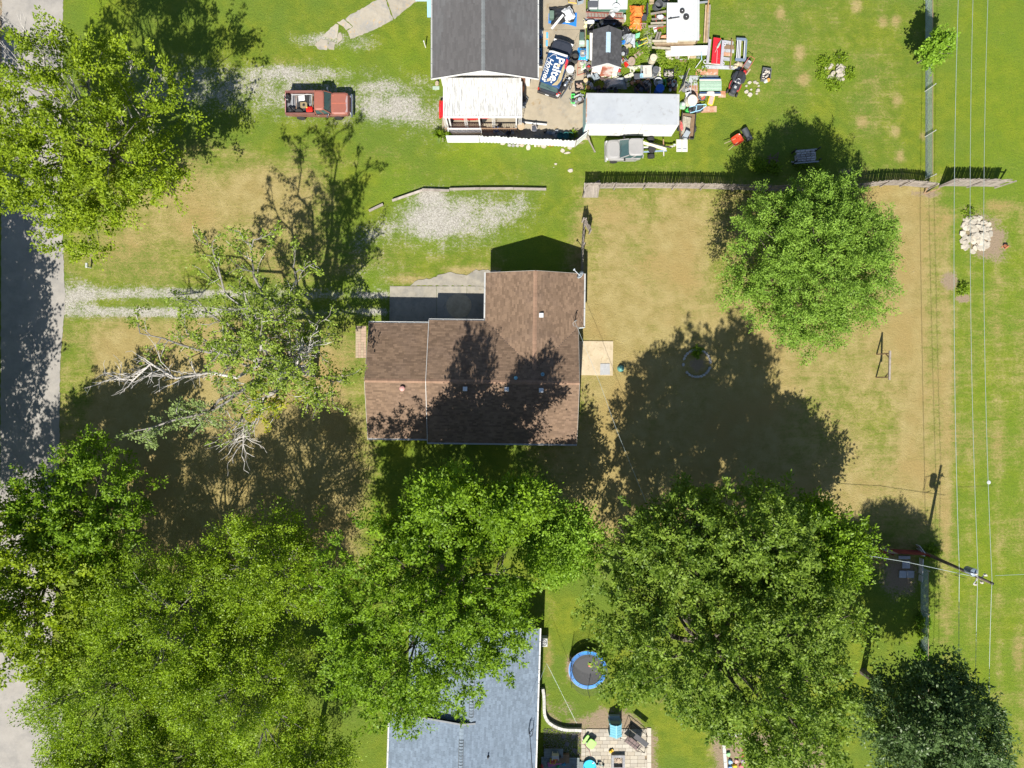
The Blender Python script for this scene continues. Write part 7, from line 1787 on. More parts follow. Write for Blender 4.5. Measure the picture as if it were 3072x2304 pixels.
solo('red_bag', blobmb(.34, .22, .25, 55), mono((.42, .03, .03)), 'small red bag in the scrap at the shed\'s south-west corner', 'bag', G3(1765, 202, .3))
# foam boards below the shed
for i, (poly, z, lb) in enumerate((([(1798, 236), (1816, 216), (1828, 219), (1806, 242)], .12, 'narrow white foam board pointing at the shed door'), ([(1808, 238), (1850, 222), (1852, 228), (1815, 244)], .2, 'long white foam board below the shed door'), ([(1872, 228), (1898, 216), (1902, 226), (1876, 236)], .25, 'thick white foam board right of the shed door'), ([(1875, 236), (1894, 229), (1893, 240), (1878, 246)], .15, 'short white foam board under the thick one'), ([(1886, 200), (1920, 196), (1936, 197), (1922, 207), (1890, 206)], .15, 'white foam board right of the red gas can'), ([(1890, 208), (1908, 206), (1902, 217), (1890, 217)], .1, 'small square foam piece below the right-hand board'), ([(1838, 234), (1856, 228), (1864, 238), (1848, 246)], .3, 'white foam slab sticking out of the grey tarp heap'))):
 flat('foam_board', lb, 'foam board', poly, z, .08, FOAM)
tarp('grey_heap', 'wide heap under a crumpled grey tarp between the shed and the trailer', 'tarpaulin', (1846, 252), 1.85, .95, .7, TG, 61, .08, .12, .25, 28)
t = thing('stacked_chairs', 'stack of grey plastic chairs left of the grey tarp heap', 'chairs', G3(1785, 240), .5)
for i in range(4):
 part(t, 'chair', MB().box(0, 0, .3 + i * .1, .46, .42, .04).box(-.22, 0, .32 + i * .1, .05, .42, .4, ry=-.2).box(.1, .2, .42 + i * .1, .3, .04, .03).box(.1, -.2, .42 + i * .1, .3, .04, .03), mono((.22, .26, .29)))
for sx in (-.2, .2):
 for sy in (-.18, .18): part(t, 'leg', MB().beam((sx, sy, 0), (sx * .9, sy * .9, .32), .04), mono((.22, .26, .29)))
solo('white_sack', blobmb(.5, .55, .35, 62), TW, 'white sack below the stacked grey chairs', 'bag', G3(1772, 258))
scrap('dark_scrap', 'dark machine parts left of the stacked chairs', (1770, 222), .3, .22, 9, [BLK, STEEL, GREYP], 63, .35)
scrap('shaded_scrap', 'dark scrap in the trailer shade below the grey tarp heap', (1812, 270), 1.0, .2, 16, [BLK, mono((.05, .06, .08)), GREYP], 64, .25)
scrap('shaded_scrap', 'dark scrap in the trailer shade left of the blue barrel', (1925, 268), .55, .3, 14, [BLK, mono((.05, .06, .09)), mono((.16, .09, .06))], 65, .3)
tub('black_crate', 'black crate at the right end of the foam boards', 'crate', (1909, 236), .48, .48, .4, mono((.05, .055, .06)), .05, lid=mono((.06, .065, .075)))
scrap('brick_rubble', 'bricks and broken planks right of the grey tarp heap', (1908, 250), .75, .2, 16, [mono((.36, .29, .22)), mono((.42, .38, .33)), mono((.38, .18, .09))], 66, .2)
tub('rusty_bin', 'rusty brown bin leaning in the trailer shade', 'bin', (1938, 258), .62, .62, .5, mono((.13, .085, .06)), .5, fill=mono((.3, .28, .26)))
t = tub('grey_crate', 'grey crate under the pale ribbed panel', 'crate', (1938, 222), 1.0, 1.0, .45, GREYP)
t = thing('ribbed_panel', 'pale ribbed panel with worn stencil marks on the grey crate', 'panel', G3(1942, 214, .55), .05); part(t, 'panel', MB().box(0, 0, 0, .72, .95, .05), pm('panel_tan', (.40, .38, .34), rough=.7, stain=(.2, .19, .18)))
for i in range(5): part(t, 'mark', MB().box(-.12, -.2 + i * .1, .052, .08, .05, .006), mono((.12, .11, .11)))
solo('blue_tray', MB().loft([srect(.3, .32, 0, 0, 4), srect(.32, .34, .1, 0, 4), srect(.28, .3, .1, 0, 4), srect(.27, .29, .03, 0, 4)]), mono((.25, .45, .58)), 'pale blue tray under the ribbed panel edge', 'tray', G3(1925, 228, .42))
barrel('tan_barrel', 'tan barrel standing in the weeds above the ribbed panel', (1953, 190), .27, 1.05, mono((.40, .36, .27)), mono((.42, .38, .28)), 0)
barrel('dark_bin', 'round dark grey bin with a lid right of the ribbed panel', (1962, 222), .27, .82, mono((.07, .075, .085)), mono((.08, .085, .095)), 0, cat='bin')
flat('plastic_sheet', 'pinkish white sheet under the round dark bin', 'sheet', [(1958, 232), (1972, 200), (1982, 202), (1983, 240), (1960, 240)], .12, .03, mono((.46, .42, .40)))
t = tub('garden_cart', 'black garden cart with pale ash in the weeds', 'cart', (2004, 225), .82, .58, .3, BLK, 0, fill=mono((.36, .33, .30)), fillname='ash'); part(t, 'handle', MB().tube([(.3, .2, .3), (.6, .6, .5), (.75, .4, .55), (.55, .0, .3)], .015, 5), STEEL)
for s in (-1, 1): wheel(t, s * .3, -.32, .13, .13, .06)
t = thing('laundry_basket', 'white basket with a grey tray beside the blue barrel', 'basket', G3(1972, 252), .3); part(t, 'basket', MB().lathe([(.26, 0), (.36, .4), (.38, .42), (.34, .4), (.25, .05)], n=18), TW); part(t, 'tray', MB().box(.12, -.08, .40, .42, .26, .05), LGREY)
barrel('blue_barrel', 'bright blue barrel half hidden by the trailer roof edge', (1973, 279), .33, .95, pm('barrel_blue', (.012, .075, .34), rough=.4), pm('barrel_lid', (.014, .09, .38), rough=.35), 0);
tub('green_tub', 'green tub right of the white basket', 'tub', (1988, 255), .36, .5, .4, mono((.05, .28, .10)))
scrap('copper_scrap', 'copper pipes and wire heaped beside the leaning gate', (2013, 258), .42, .35, 18, [mono((.40, .17, .10)), BLK, LGREY, mono((.36, .20, .14)), STEEL], 68, .45)
t = thing('wire_coil', 'coil of white cable on the copper scrap', 'cable', G3(2022, 246, .4)); part(t, 'coil', MB().ring((0, 0, 0), .18, .03, 18, 5).ring((.02, .01, .05), .15, .025, 18, 5), LGREY); part(t, 'end', MB().tube([(.18, 0, 0), (.3, -.2, -.1), (.25, -.5, -.25)], .025, 5), LGREY)
# leaning gate
t = thing('slatted_gate', 'weathered slatted gate leaning at the trailer end', 'gate', G3(2040, 262)); LW_ = pm('pale_wood', (.34, .31, .24), (.27, .245, .19), rough=.9, isl=.15)
ga, gb = Vector(G3(2036, 276)) - t.location, Vector(G3(2052, 226)) - t.location
for i in range(6):
 z = .12 + i * .21; part(t, 'slat', MB().beam(ga + Vector((z * .1, 0, z)), gb + Vector((z * .1, 0, z)), .03, .13), LW_)
for p in (0, .5, 1): part(t, 'upright', MB().beam(ga.lerp(gb, p) + Vector((.03, 0, 0)), ga.lerp(gb, p) + Vector((.16, 0, 1.3)), .06), LW_)
boards('metal_pole', 'white pole standing in the trailer shade by the blue barrel', 'pole', [((1951, 280), (1951, 252), .3, LGREY, 1.0)], LGREY, .04, .04)
t = thing('hub_wheel', 'grey wheel with a tan hub behind the leaning gate', 'wheel', G3(2053, 266)); wheel(t, 0, 0, .2, .36, .24, mono((.14, .14, .14)), mono((.34, .27, .18)), 'tyre', 'z', Euler((.3, .35, 0)).to_matrix()); part(t, 'hub', MB().lathe([(.07, .2), (.06, .34), (.02, .35)], .06, -.04, .05, 10), mono((.3, .24, .16)))
t = thing('white_chair', 'white metal chair frame beside the big cream tank', 'chair', G3(2060, 287));
part(t, 'frame', MB().tube([(-.2, -.3, 0), (-.15, -.25, .45), (-.3, .2, .9), (.1, .3, .9), (.25, -.15, .45), (.2, -.25, 0)], .025, 6), TW); part(t, 'seat', MB().box(.02, -.1, .43, .42, .4, .03, rz=.3), TW); part(t, 'back_bar', MB().beam((-.22, .1, .75), (.14, .2, .75), .03).beam((-.25, .15, .85), (.12, .26, .85), .03), TW)
barrel('cream_tank', 'big round cream tank at the trailer end', (2064, 306), .42, .75, pm('cream_tank', (.50, .46, .38), rough=.5), pm('cream_tank', None), 0, (.2, .25, 0), 'tank')
t = thing('green_mower', 'pale green and grey mower tucked behind the cream tank', 'lawn mower', G3(2046, 320), 1.4); part(t, 'deck', MB().loft([srect(.6, .5, .1, 0, 3), srect(.62, .52, .26, 0, 3), srect(.42, .36, .36, 0, 3)]), mono((.22, .36, .24))); part(t, 'engine', MB().lathe([(.15, .36), (.16, .48), (.06, .54)], .05, 0, 0, 12), LGREY); part(t, 'wheel', MB().lathe([(.1, -.03), (.11, 0), (.1, .03)], -.25, .28, .11, 12, Euler((PI / 2, 0, 0)).to_matrix()), BLK)
t = thing('bagging_mower', 'black mower with a light blue handle frame on the lawn edge', 'lawn mower', G3(2086, 332), .2); LB = mono((.26, .46, .62)); part(t, 'grass_bag', MB().loft([srect(.8, .55, .1, .12, 3.5), srect(.9, .62, .35, .12, 3.5), srect(.7, .48, .5, .12, 3.5)]), mono((.05, .055, .06))); part(t, 'engine', MB().lathe([(.2, .2), (.22, .4), (.1, .5)], -.5, .02, 0, 14), BLK)
part(t, 'deck', MB().loft([srect(.66, .58, .1, -.48, 3), srect(.68, .6, .24, -.48, 3), srect(.5, .4, .3, -.48, 3)]), GRN); part(t, 'handle', MB().tube([(-.6, -.22, .4), (.2, -.24, .62), (.75, .0, .7)], .035, 6).tube([(-.55, .26, .4), (.1, .24, .62), (.75, .1, .7)], .035, 6).tube([(-.15, -.22, .56), (-.05, .1, .72), (-.2, .25, .55)], .035, 6), LB)
for x in (-.72, -.2):
 for s in (-1, 1): wheel(t, x, s * .31, .1, .1, .07)
solo('green_hood', blobmb(.42, .5, .35, 71), GRN, 'bright green plastic hood left of the blue handle frame', 'mower part', G3(2060, 337)); solo('green_pan', MB().loft([srect(.3, .4, 0, 0, 4), srect(.34, .44, .12, 0, 4), srect(.28, .38, .1, 0, 4)]), GRN, 'small green plastic pan at the corner of the utility trailer', 'pan', G3(2062, 349))
# sheets on the ground east of the junk
GS = pm('grey_sheet', (.33, .35, .37), (.27, .28, .30), rough=.6, scale=2.5, stain=(.25, .15, .09)); RS = pm('rust_sheet', (.32, .15, .08), (.36, .24, .17), rough=.85, scale=2.5, stain=(.35, .36, .37))
flat('metal_sheet', 'long grey metal sheet on the grass above the green bench', 'metal sheet', [(2036, 227), (2155, 227), (2156, 235), (2040, 236)], .06, .02, GS); flat('metal_sheet', 'wide grey sheet left of the green bench', 'metal sheet', [(2052, 232), (2094, 232), (2092, 256), (2058, 256)], .05, .02, GS); flat('metal_sheet', 'stripy rust and grey sheet left of the green bench', 'metal sheet', [(2062, 255), (2094, 255), (2094, 274), (2064, 274)], .045, .02, RS, 0, 4, GS)
flat('rusty_sheet', 'rusty sheet below the long grey sheet with a grey edge', 'metal sheet', [(2088, 208), (2155, 207), (2154, 225), (2087, 225)], .04, .02, RS); flat('rusty_sheet', 'big rust-brown board below the green bench', 'metal sheet', [(2066, 275), (2093, 275), (2100, 320), (2150, 318), (2150, 336), (2105, 338), (2078, 318)], .04, .03, RS); flat('rusty_sheet', 'square rusty board right of the green bench', 'metal sheet', [(2154, 273), (2177, 273), (2177, 292), (2155, 292)], .05, .03, RS)
t = thing('green_bench', 'pale green ribbed swing bench with dark blue rails', 'bench', G3(2127, 264)); PG_ = pm('bench_green', (.25, .37, .27), rough=.55, isl=.08)
for i in range(5): part(t, 'slat', MB().box(0, .30 - i * .16, .42 + (.02 if i % 2 else 0), 1.82, .15, .04), PG_)
for i in range(4): part(t, 'white_strip', MB().box(0, .22 - i * .16, .455, 1.80, .025, .02), TW)
for y in (.60, -.56): part(t, 'rail', MB().box(0, y, .30, 1.74, .10, .10), mono((.03, .06, .14)))
for y in (.48, -.72): part(t, 'edge', MB().box(0, y, .34, 1.8, .14, .06), mono((.50, .48, .42)))
for x in (-.8, .8): part(t, 'leg', MB().box(x, 0, 0, .08, 1.2, .36), STEEL)
t = thing('cage_fan', 'round wire cage fan holding a box and red scraps', 'fan', G3(2105, 291));
for r0 in (.12, .2, .28, .34): part(t, 'cage_ring', MB().ring((0, 0, .25 - r0 * .3), r0, .014, 22, 4), GREYP)
part(t, 'spoke', MB().beam((-.33, 0, .14), (.33, 0, .14), .02).beam((0, -.33, .14), (0, .33, .14), .02), GREYP); part(t, 'housing', MB().lathe([(.34, .02), (.36, .08), (.34, .14), (.30, .06)], n=22), BLK)
solo('red_scrap', MB().box(0, 0, 0, .22, .16, .08, .4).box(.12, .1, 0, .12, .1, .1, 1), mono((.50, .10, .06)), 'red plastic scraps in the wire cage fan', 'scrap', G3(2108, 296, .26)); solo('small_carton', MB().box(0, 0, 0, .22, .2, .12, .3).box(0, 0, .12, .2, .04, .006, .3), mono((.42, .34, .22)), 'small tan carton in the wire cage fan', 'carton', G3(2105, 289, .26))
solo('black_hose', MB().tube([Vector(G3(x, y, .07)) - Vector(G3(2090, 305)) for x, y in ((2104, 302), (2088, 304), (2082, 312), (2092, 318), (2110, 316))], .03, 6), BLK, 'black hose looping below the cage fan', 'hose', G3(2090, 305))
t = thing('ride_on_toy', 'yellow and pink ride-on toy lying on the rusty board', 'toy', G3(2132, 303), 1.3); part(t, 'body', MB().loft([srect(.8, .46, .04, 0, 5), srect(.86, .50, .16, 0, 5), srect(.8, .42, .18, 0, 5)]), mono((.58, .40, .02))); part(t, 'bed', MB().box(-.04, 0, .17, .62, .34, .05).box(-.04, .08, .22, .6, .03, .03).box(-.04, -.08, .22, .6, .03, .03), mono((.56, .30, .28))); part(t, 'hood', MB().loft([srect(.26, .42, .16, .42, 4), srect(.24, .4, .3, .42, 4), srect(.16, .3, .34, .42, 4)]), mono((.46, .38, .36)))
t = thing('cushion_box', 'cream cushion behind the ride-on toy', 'cushion', G3(2128, 285)); part(t, 'pad', MB().loft([srect(.6, .26, .3, 0, 4), srect(.64, .3, .4, 0, 4), srect(.56, .24, .46, 0, 4)]), mono((.48, .44, .40))); part(t, 'base', MB().box(0, 0, 0, .5, .2, .3), STEEL)
# white sheets, sawhorses and lumber
flat('white_sheets', 'stack of white metal sheets lying above the lush weeds', 'metal sheets', [(2012, 138), (2124, 136), (2126, 165), (2014, 168)], .42, .05, pm('sheet_bright', (.48, .49, .485), rough=.45, amt=.04, stain=(.42, .41, .34)), .03, 4); flat('white_sheets', 'lower cream sheet sticking out left of the white stack', 'metal sheets', [(1996, 152), (2030, 149), (2032, 168), (1997, 170)], .25, .05, mono((.50, .47, .42)))
boards('plank_stack', 'layered weathered planks below the white-roofed rack', 'planks', [((1957, 123), (2088, 122), .5), ((1962, 131), (2086, 129), .46, TANW), ((1966, 137), (2080, 134), .42, BRW), ((1956, 142), (2016, 146), .4)], pm('pale_wood', None), .17, .05, 'plank')
t = thing('window_frame', 'small white window frame leaning below the white sheets', 'window frame', G3(2050, 175));
for a, b in (((-.42, .1, .3), (.42, .12, .3)), ((.42, .12, .3), (.38, -.12, .1)), ((.38, -.12, .1), (-.46, -.14, .1)), ((-.46, -.14, .1), (-.42, .1, .3))): part(t, 'rail', MB().beam(a, b, .05), TW)
boards('scrap_boards', 'short boards lying along the foot of the white sheets', 'boards', [((2024, 172), (2038, 174), .1, GW), ((2062, 171), (2088, 172), .1, TANW), ((2090, 171), (2104, 173), .12, GREYP), ((2040, 181), (2060, 183), .08, BRW)], GW, .2, .05)
for i, (px, py) in enumerate(((2003, 172), (2010, 175), (2018, 178))): solo('white_rock', rock(rnd, .12 + .02 * i, .1, .12), LIME, 'white rock at the foot of the white sheets, ' + ('left of three', 'middle of three', 'right of three')[i], 'stone', G3(px, py))
boards('white_pole', 'white pole propped in the weeds right of the white sheets', 'pole', [((2084, 207), (2104, 180), .1, LGREY, .6), ((2105, 181), (2104, 158), .55, mono((.25, .42, .55)), .7)], LGREY, .05, .05)
t = thing('red_panel_table', 'bright red panel laid across grey sawhorse boards', 'panel', G3(2149, 150)); p = [Vector(G3(*q, .65)) - t.location for q in ((2141, 112), (2163, 115), (2160, 191), (2134, 190))]
part(t, 'panel', MB().add([*p, *[q - Vector((0, 0, .05)) for q in p]], [(0, 3, 2, 1), (4, 5, 6, 7), (0, 4, 7, 3), (1, 2, 6, 5), (3, 7, 6, 2), (0, 1, 5, 4)]), pm('panel_red', (.52, .016, .026), (.46, .016, .024), rough=.5, scale=2, stain=(.5, .1, .1)))
for (a, b) in (((2130, 118), (2122, 192)), ((2170, 121), (2164, 198))): part(t, 'side_board', MB().beam(Vector(G3(*a, .5)) - t.location, Vector(G3(*b, .5)) - t.location, .22, .05), pm('lilac_grey', (.33, .32, .36), rough=.8))
part(t, 'white_foot', MB().ring(Vector(G3(2116, 185, .3)) - t.location, .14, .04, 16, 6).ring(Vector(G3(2168, 190, .3)) - t.location, .12, .04, 16, 6).ring(Vector(G3(2172, 133, .3)) - t.location, .12, .04, 16, 6).beam(Vector(G3(2125, 190, .4)) - t.location, Vector(G3(2160, 194, .4)) - t.location, .06), TW)
part(t, 'white_strip', MB().beam(Vector(G3(2152, 150, .67)) - t.location, Vector(G3(2150, 190, .67)) - t.location, .02), TW)
t = thing('beach_umbrella', 'furled pale green umbrella lying on the red panel', 'umbrella', G3(2157, 133, .68), 1.1); part(t, 'canopy', MB().lathe([(.02, -.42), (.08, -.3), (.09, 0), (.02, .4)], n=8, m=Euler((0, PI / 2, 0)).to_matrix(), z=.08), mono((.30, .38, .34))); part(t, 'pole', MB().tube([(.4, 0, .08), (-.75, 0, .05)], .015, 5), LGREY)
boards('plank_pile', 'mixed brown and grey planks right of the red panel', 'planks', [((2172, 126), (2200, 130), .1, GS), ((2172, 140), (2202, 142), .12, BRW), ((2170, 152), (2202, 154), .1, GS), ((2170, 162), (2196, 164), .12, RS), ((2196, 118), (2190, 206), .3, BRW, .2, .09), ((2166, 176), (2194, 178), .08, GS), ((2106, 200), (2226, 204), .05, GS)], GS, .30, .04, 'plank')
t = thing('tray_rack', 'long metal rack of white bars between dark blue trays', 'rack', G3(2217, 156), -.06)
for x in (-.3, -.17, -.04, .3): part(t, 'bar', MB().box(x, 0, .42, .08, 1.55, .05), TW)
for y in (.85, -.85): part(t, 'tray', MB().box(0, y, .38, .8, .2, .1), mono((.12, .16, .22)))
part(t, 'side_tray', MB().box(.44, 0, .30, .12, 1.7, .14), mono((.14, .18, .24))); part(t, 'leg', MB().box(-.3, .7, 0, .06, .06, .38).box(.3, .7, 0, .06, .06, .38).box(-.3, -.7, 0, .06, .06, .38).box(.3, -.7, 0, .06, .06, .38), STEEL)
scrap('kindling', 'pale kindling scattered at the foot of the long metal rack', (2212, 197), .42, .12, 10, [mono((.42, .36, .24)), mono((.36, .3, .2))], 80, .1, 'kindling', .05, .2)
# white-roofed rack with wheels lying on it
t = thing('lumber_rack', 'lumber rack under a white ribbed metal roof near the top edge', 'rack', G3(2050, 60)); WR = pm('rack_white', (.43, .445, .445), rough=.42, amt=.05, scale=1.5, stain=(.40, .41, .41))
n = 15
for i in range(n):
 xa, xb = 2000 + 98 * i / n, 2000 + 98 * (i + .97) / n
 y1 = 127 if xb < 2034 else 121
 p = [Vector(G3(*q, 1.35 + .004 * (i % 2))) - t.location for q in ((xa + 1, 8 if i < 5 else -30), (xb + 1, 8 if i < 5 else -30), (xb, y1), (xa, y1))]
 part(t, 'roof_strip', MB().add([*p, *[q - Vector((0, 0, .03)) for q in p]], [(0, 3, 2, 1), (4, 5, 6, 7), (0, 4, 7, 3), (1, 2, 6, 5), (3, 7, 6, 2), (0, 1, 5, 4)]), WR)
for px in (2004, 2050, 2094):
 for py in (4, 118): part(t, 'post', MB().box(*((Vector(G3(px, py, .6)) - t.location).xy), 0, .1, .1, 1.3), BRW)
part(t, 'beam', MB().beam(Vector(G3(2000, 118, 1.28)) - t.location, Vector(G3(2096, 117, 1.28)) - t.location, .08, .1), BRW)
for (px, py, R, lb, m) in ((2046, 34, .20, 'smaller loose wheel on the white rack roof', None), (2058, 52, .24, 'larger brown-rimmed wheel on the white rack roof', mono((.20, .13, .10)))):
 q = thing('spare_tyre', lb, 'wheel', G3(px, py, 1.37)); wheel(q, 0, 0, .07, R, .12, None, m, 'tyre', 'z', Matrix.Identity(3)); part(q, 'hub', MB().lathe([(.05, .1), (.04, .14), (.01, .15)], n=8), TW)
t = thing('tow_bar', 'short black tow bar lying on the white rack roof', 'tow bar', G3(2022, 54, 1.42)); part(t, 'bar', MB().beam((-.4, -.05, 0), (.45, .08, 0), .06), STEEL); part(t, 'coupler', MB().lathe([(.05, 0), (.07, .05), (.03, .08)], -.42, -.06, -.04, 10).ring((-.25, -.02, .02), .07, .02, 12, 5), STEEL)
solo('leaf_litter', MB().add([(-.3, 0, 0), (0, -.12, .01), (.3, .05, 0), (.05, .12, .02), (-.3, 0, -.012), (0, -.12, -.002), (.3, .05, -.012), (.05, .12, .008)], [(0, 1, 2, 3), (7, 6, 5, 4), (0, 4, 5, 1), (1, 5, 6, 2), (2, 6, 7, 3), (3, 7, 4, 0)]), LGREY, 'grey shard lying near the lower edge of the white rack roof', 'shard', G3(2075, 113, 1.37), .2)
boards('lumber_stack', 'long brown lumber stack right of the white rack roof', 'lumber', [((2118 + i * 4, 15), (2112 + i * 4, 127), .35 + .05 * (i % 2), (TANW, BRW, TANW, GW)[i], .38 + .05 * (i % 2), .11) for i in range(4)] + [((2126, 0), (2122, 36), .6, mono((.34, .20, .09)), .6, .1), ((2098, 8), (2126, 5), .5, GREYP, .5, .14)], TANW, .12, .10, 'lumber')
t = boards('red_rack', 'rusty red rack frame carrying grey planks left of the white roof', 'rack', [((1952, 42), (1999, 34), .55, GW), ((1955, 58), (1999, 55), .5), ((1952, 70), (1998, 68), .5, pm('pale_wood', None)), ((1945, 80), (1990, 76), .62, GW), ((1974, 96), (1966, 122), .4, GW), ((1982, 96), (1974, 122), .4, GW)], GW, .16, .05, 'plank')
for a, b in (((1966, 44), (1972, 90)), ((1984, 40), (1988, 88)), ((1962, 60), (1996, 50)), ((1962, 88), (1998, 78))): part(t, 'frame_bar', MB().beam(Vector(G3(*a, .4)) - t.location, Vector(G3(*b, .5)) - t.location, .06), mono((.30, .06, .04)))
solo('white_rags', blobmb(.62, .4, .25, 85), TW, 'white rags caught in the red rack frame', 'rags', G3(1981, 52, .45)); solo('orange_sheet', MB().add([(-.25, -.1, .3), (.3, -.12, .3), (.3, .12, .4), (-.2, .02, .4), (-.25, -.1, .28), (.3, -.12, .28), (.3, .12, .38), (-.2, .02, .38)], [(0, 1, 2, 3), (7, 6, 5, 4), (0, 4, 5, 1), (1, 5, 6, 2), (2, 6, 7, 3), (3, 7, 4, 0)]), mono((.55, .20, .12)), 'coral board end showing below the red rack', 'board', G3(1989, 115)); solo('grey_flap', MB().add([(-.25, .2, .5), (.2, .22, .5), (.15, -.2, .2), (0, -.3, .15), (-.25, .2, .48), (.2, .22, .48), (.15, -.2, .18), (0, -.3, .13)], [(3, 2, 1, 0), (4, 5, 6, 7), (0, 1, 5, 4), (1, 2, 6, 5), (2, 3, 7, 6), (3, 0, 4, 7)]), mono((.33, .37, .42)), 'grey-blue sheet hanging under the red rack', 'sheet', G3(1963, 92))
barrel('dark_drum', 'dark grey drum at the top left of the white rack roof', (1968, 22), .34, .9, mono((.075, .08, .09)), None, 0, (.25, .1, 0), open_=True); barrel('dark_drum', 'second dark drum half under the white rack roof', (1988, 14), .3, .85, mono((.11, .12, .13)), None, 0, None, open_=True)
boards('wooden_crate', 'tan crate slats at the top edge left of the dark drums', 'crate', [((1948, 2), (1962, 3), .3), ((1948, 9), (1962, 10), .3), ((1952, -4), (1952, 14), .2)], TANW, .12, .05, 'slat')
# lawn side
t = tub('stone_cart', 'grey dump cart full of pale stones on the lawn', 'cart', (2295, 228), .70, 1.02, .34, mono((.09, .095, .10)), -.14, fill=mono((.46, .42, .36)), fillname='stones')
for s in (-1, 1): wheel(t, s * .38, -.2, .16, .16, .08, None, None, 'wheel', 'x')
part(t, 'tongue', MB().beam((0, -.5, .2), (0, -.7, .15), .06), STEEL)
barrel('orange_pot', 'orange pot in the corner of the dump cart', (2303, 242), .13, .16, mono((.50, .22, .03)), mono((.55, .26, .05)), .28, cat='pot'); solo('white_bag', blobmb(.36, .3, .2, 91), TW, 'white bag beside the orange pot in the dump cart', 'bag', G3(2297, 244, .28))
t = thing('wheelbarrow', 'red wheelbarrow standing on the green lawn', 'wheelbarrow', G3(2204, 427), math.radians(-147));
wheel(t, -.62, 0, .2, .2, .09); part(t, 'tray', MB().loft([srect(.62, .50, .34, 0, 4), srect(.92, .78, .60, -.02, 4), srect(.95, .81, .61, -.02, 4), srect(.86, .72, .58, -.02, 4), srect(.56, .46, .38, 0, 4)]), pm('barrow_red', (.40, .045, .015), rough=.35, stain=(.34, .10, .05), spec=.5))
for s in (-1, 1): part(t, 'handle', MB().beam((-.6, s * .10, .28), (1.0, s * .32, .52), .04), TANW); part(t, 'leg', MB().tube([(.25, s * .24, .34), (.38, s * .26, 0)], .02, 5), STEEL)
t = thing('lawn_roller', 'black lawn roller with a plank beside the red wheelbarrow', 'lawn roller', G3(2238, 406), math.radians(-62)); part(t, 'drum', MB().lathe([(.08, -.52), (.25, -.52), (.26, -.5), (.26, .5), (.25, .52), (.08, .52)], n=22, m=Euler((0, PI / 2, 0)).to_matrix(), z=.26), mono((.045, .05, .055))); part(t, 'handle', MB().tube([(-.56, 0, .26), (-.5, -.4, .3), (0, -.72, .34), (.5, -.4, .3), (.56, 0, .26)], .02, 5), STEEL); part(t, 'plank', MB().box(0, .28, .03, 1.1, .2, .04), BRW)
t = thing('firewood_rack', 'rack of split grey firewood in the tree shade', 'firewood', G3(2411, 472), .08); FW = pm('split_wood', (.34, .33, .33), (.28, .27, .26), rough=.9, isl=.25)
r = random.Random(3)
for i in range(4):
 for j in range(5): part(t, 'log', MB().add([(a, b, c) for a in (-.18, .18) for b, c in ((-.09, 0), (.09, 0), (.05, .12), (-.06, .1))], [(0, 1, 2, 3), (7, 6, 5, 4), (0, 4, 5, 1), (1, 5, 6, 2), (2, 6, 7, 3), (3, 7, 4, 0)]).turn(r.gauss(0, .12)).off(-(-.72 + .40 * i + (.06 if j % 2 else 0)), -(.34 - j * .19), -(.55 + r.uniform(0, .06))), FW)
part(t, 'rail', MB().box(0, -.58, .45, 2.0, .09, .12).box(0, .46, .4, 1.9, .08, .1), pm('rail_blue_grey', (.30, .32, .34), rough=.7)); part(t, 'post', MB().box(-.98, -.5, 0, .09, .09, 1.0).box(.98, -.5, 0, .09, .09, 1.0).box(-.98, .42, 0, .09, .09, 1.0).box(.98, .42, 0, .09, .09, 1.05), STEEL); part(t, 'lower_log', MB().beam((-.8, -.1, .3), (.8, -.1, .3), .5, .4), FW)
boards('loose_timber', 'loose timber lying below the firewood rack', 'timber', [((2374, 486), (2394, 488), .06), ((2404, 487), (2424, 486), .06), ((2428, 485), (2446, 485), .05)], FW, .08, .07, 'timber')
t = thing('iron_trellis', 'rusty iron frame among weeds in the tree shade', 'frame', G3(2314, 480)); RI = mono((.12, .07, .06))
for a, b in (((-.4, -.3, .1), (.3, .4, .8)), ((-.35, .3, .1), (.4, -.3, .6)), ((-.5, 0, .4), (.4, .1, .5)), ((.3, .4, .8), (.35, -.4, .1)), ((-.3, -.4, .3), (-.2, .4, .4))): part(t, 'bar', MB().beam(a, b, .05), RI)
# utility trailer at the end of the box trailer
t = thing('utility_trailer', 'small open utility trailer loaded with boards beside the white box trailer', 'trailer', G3(2058, 385), -.09)
part(t, 'floor', MB().box(0, 0, .45, 1.12, 2.1, .05), BRW)
for s in (-1, 1): part(t, 'side', MB().beam((s * .56, -1.05, .62), (s * .56, 1.05, .62), .05, .3), STEEL); wheel(t, s * .68, -.1, .26, .26, .16, None, None, 'wheel', 'x'); part(t, 'fender', MB().hull([(-.36, .40), (-.3, .54), (0, .6), (.3, .54), (.36, .40), (.3, .44), (-.3, .44)], s * .6 - .08, s * .6 + .10).turn(0), STEEL)
part(t, 'tailgate', MB().beam((-.56, -1.05, .62), (.56, -1.05, .62), .03, .3).beam((-.3, -1.06, .5), (-.3, -1.06, .9), .03), STEEL)
boards('trailer_boards', 'weathered boards stacked in the open utility trailer', 'boards', [((2052 + 5 * i, 349 + i), (2046 + 5 * i, 402), .62, None, .62) for i in range(5)] + [((2040, 362), (2042, 412), .68, BRW), ((2074, 354), (2068, 418), .7, BRW, .7, .08)], pm('pale_wood', None), .13, .06)
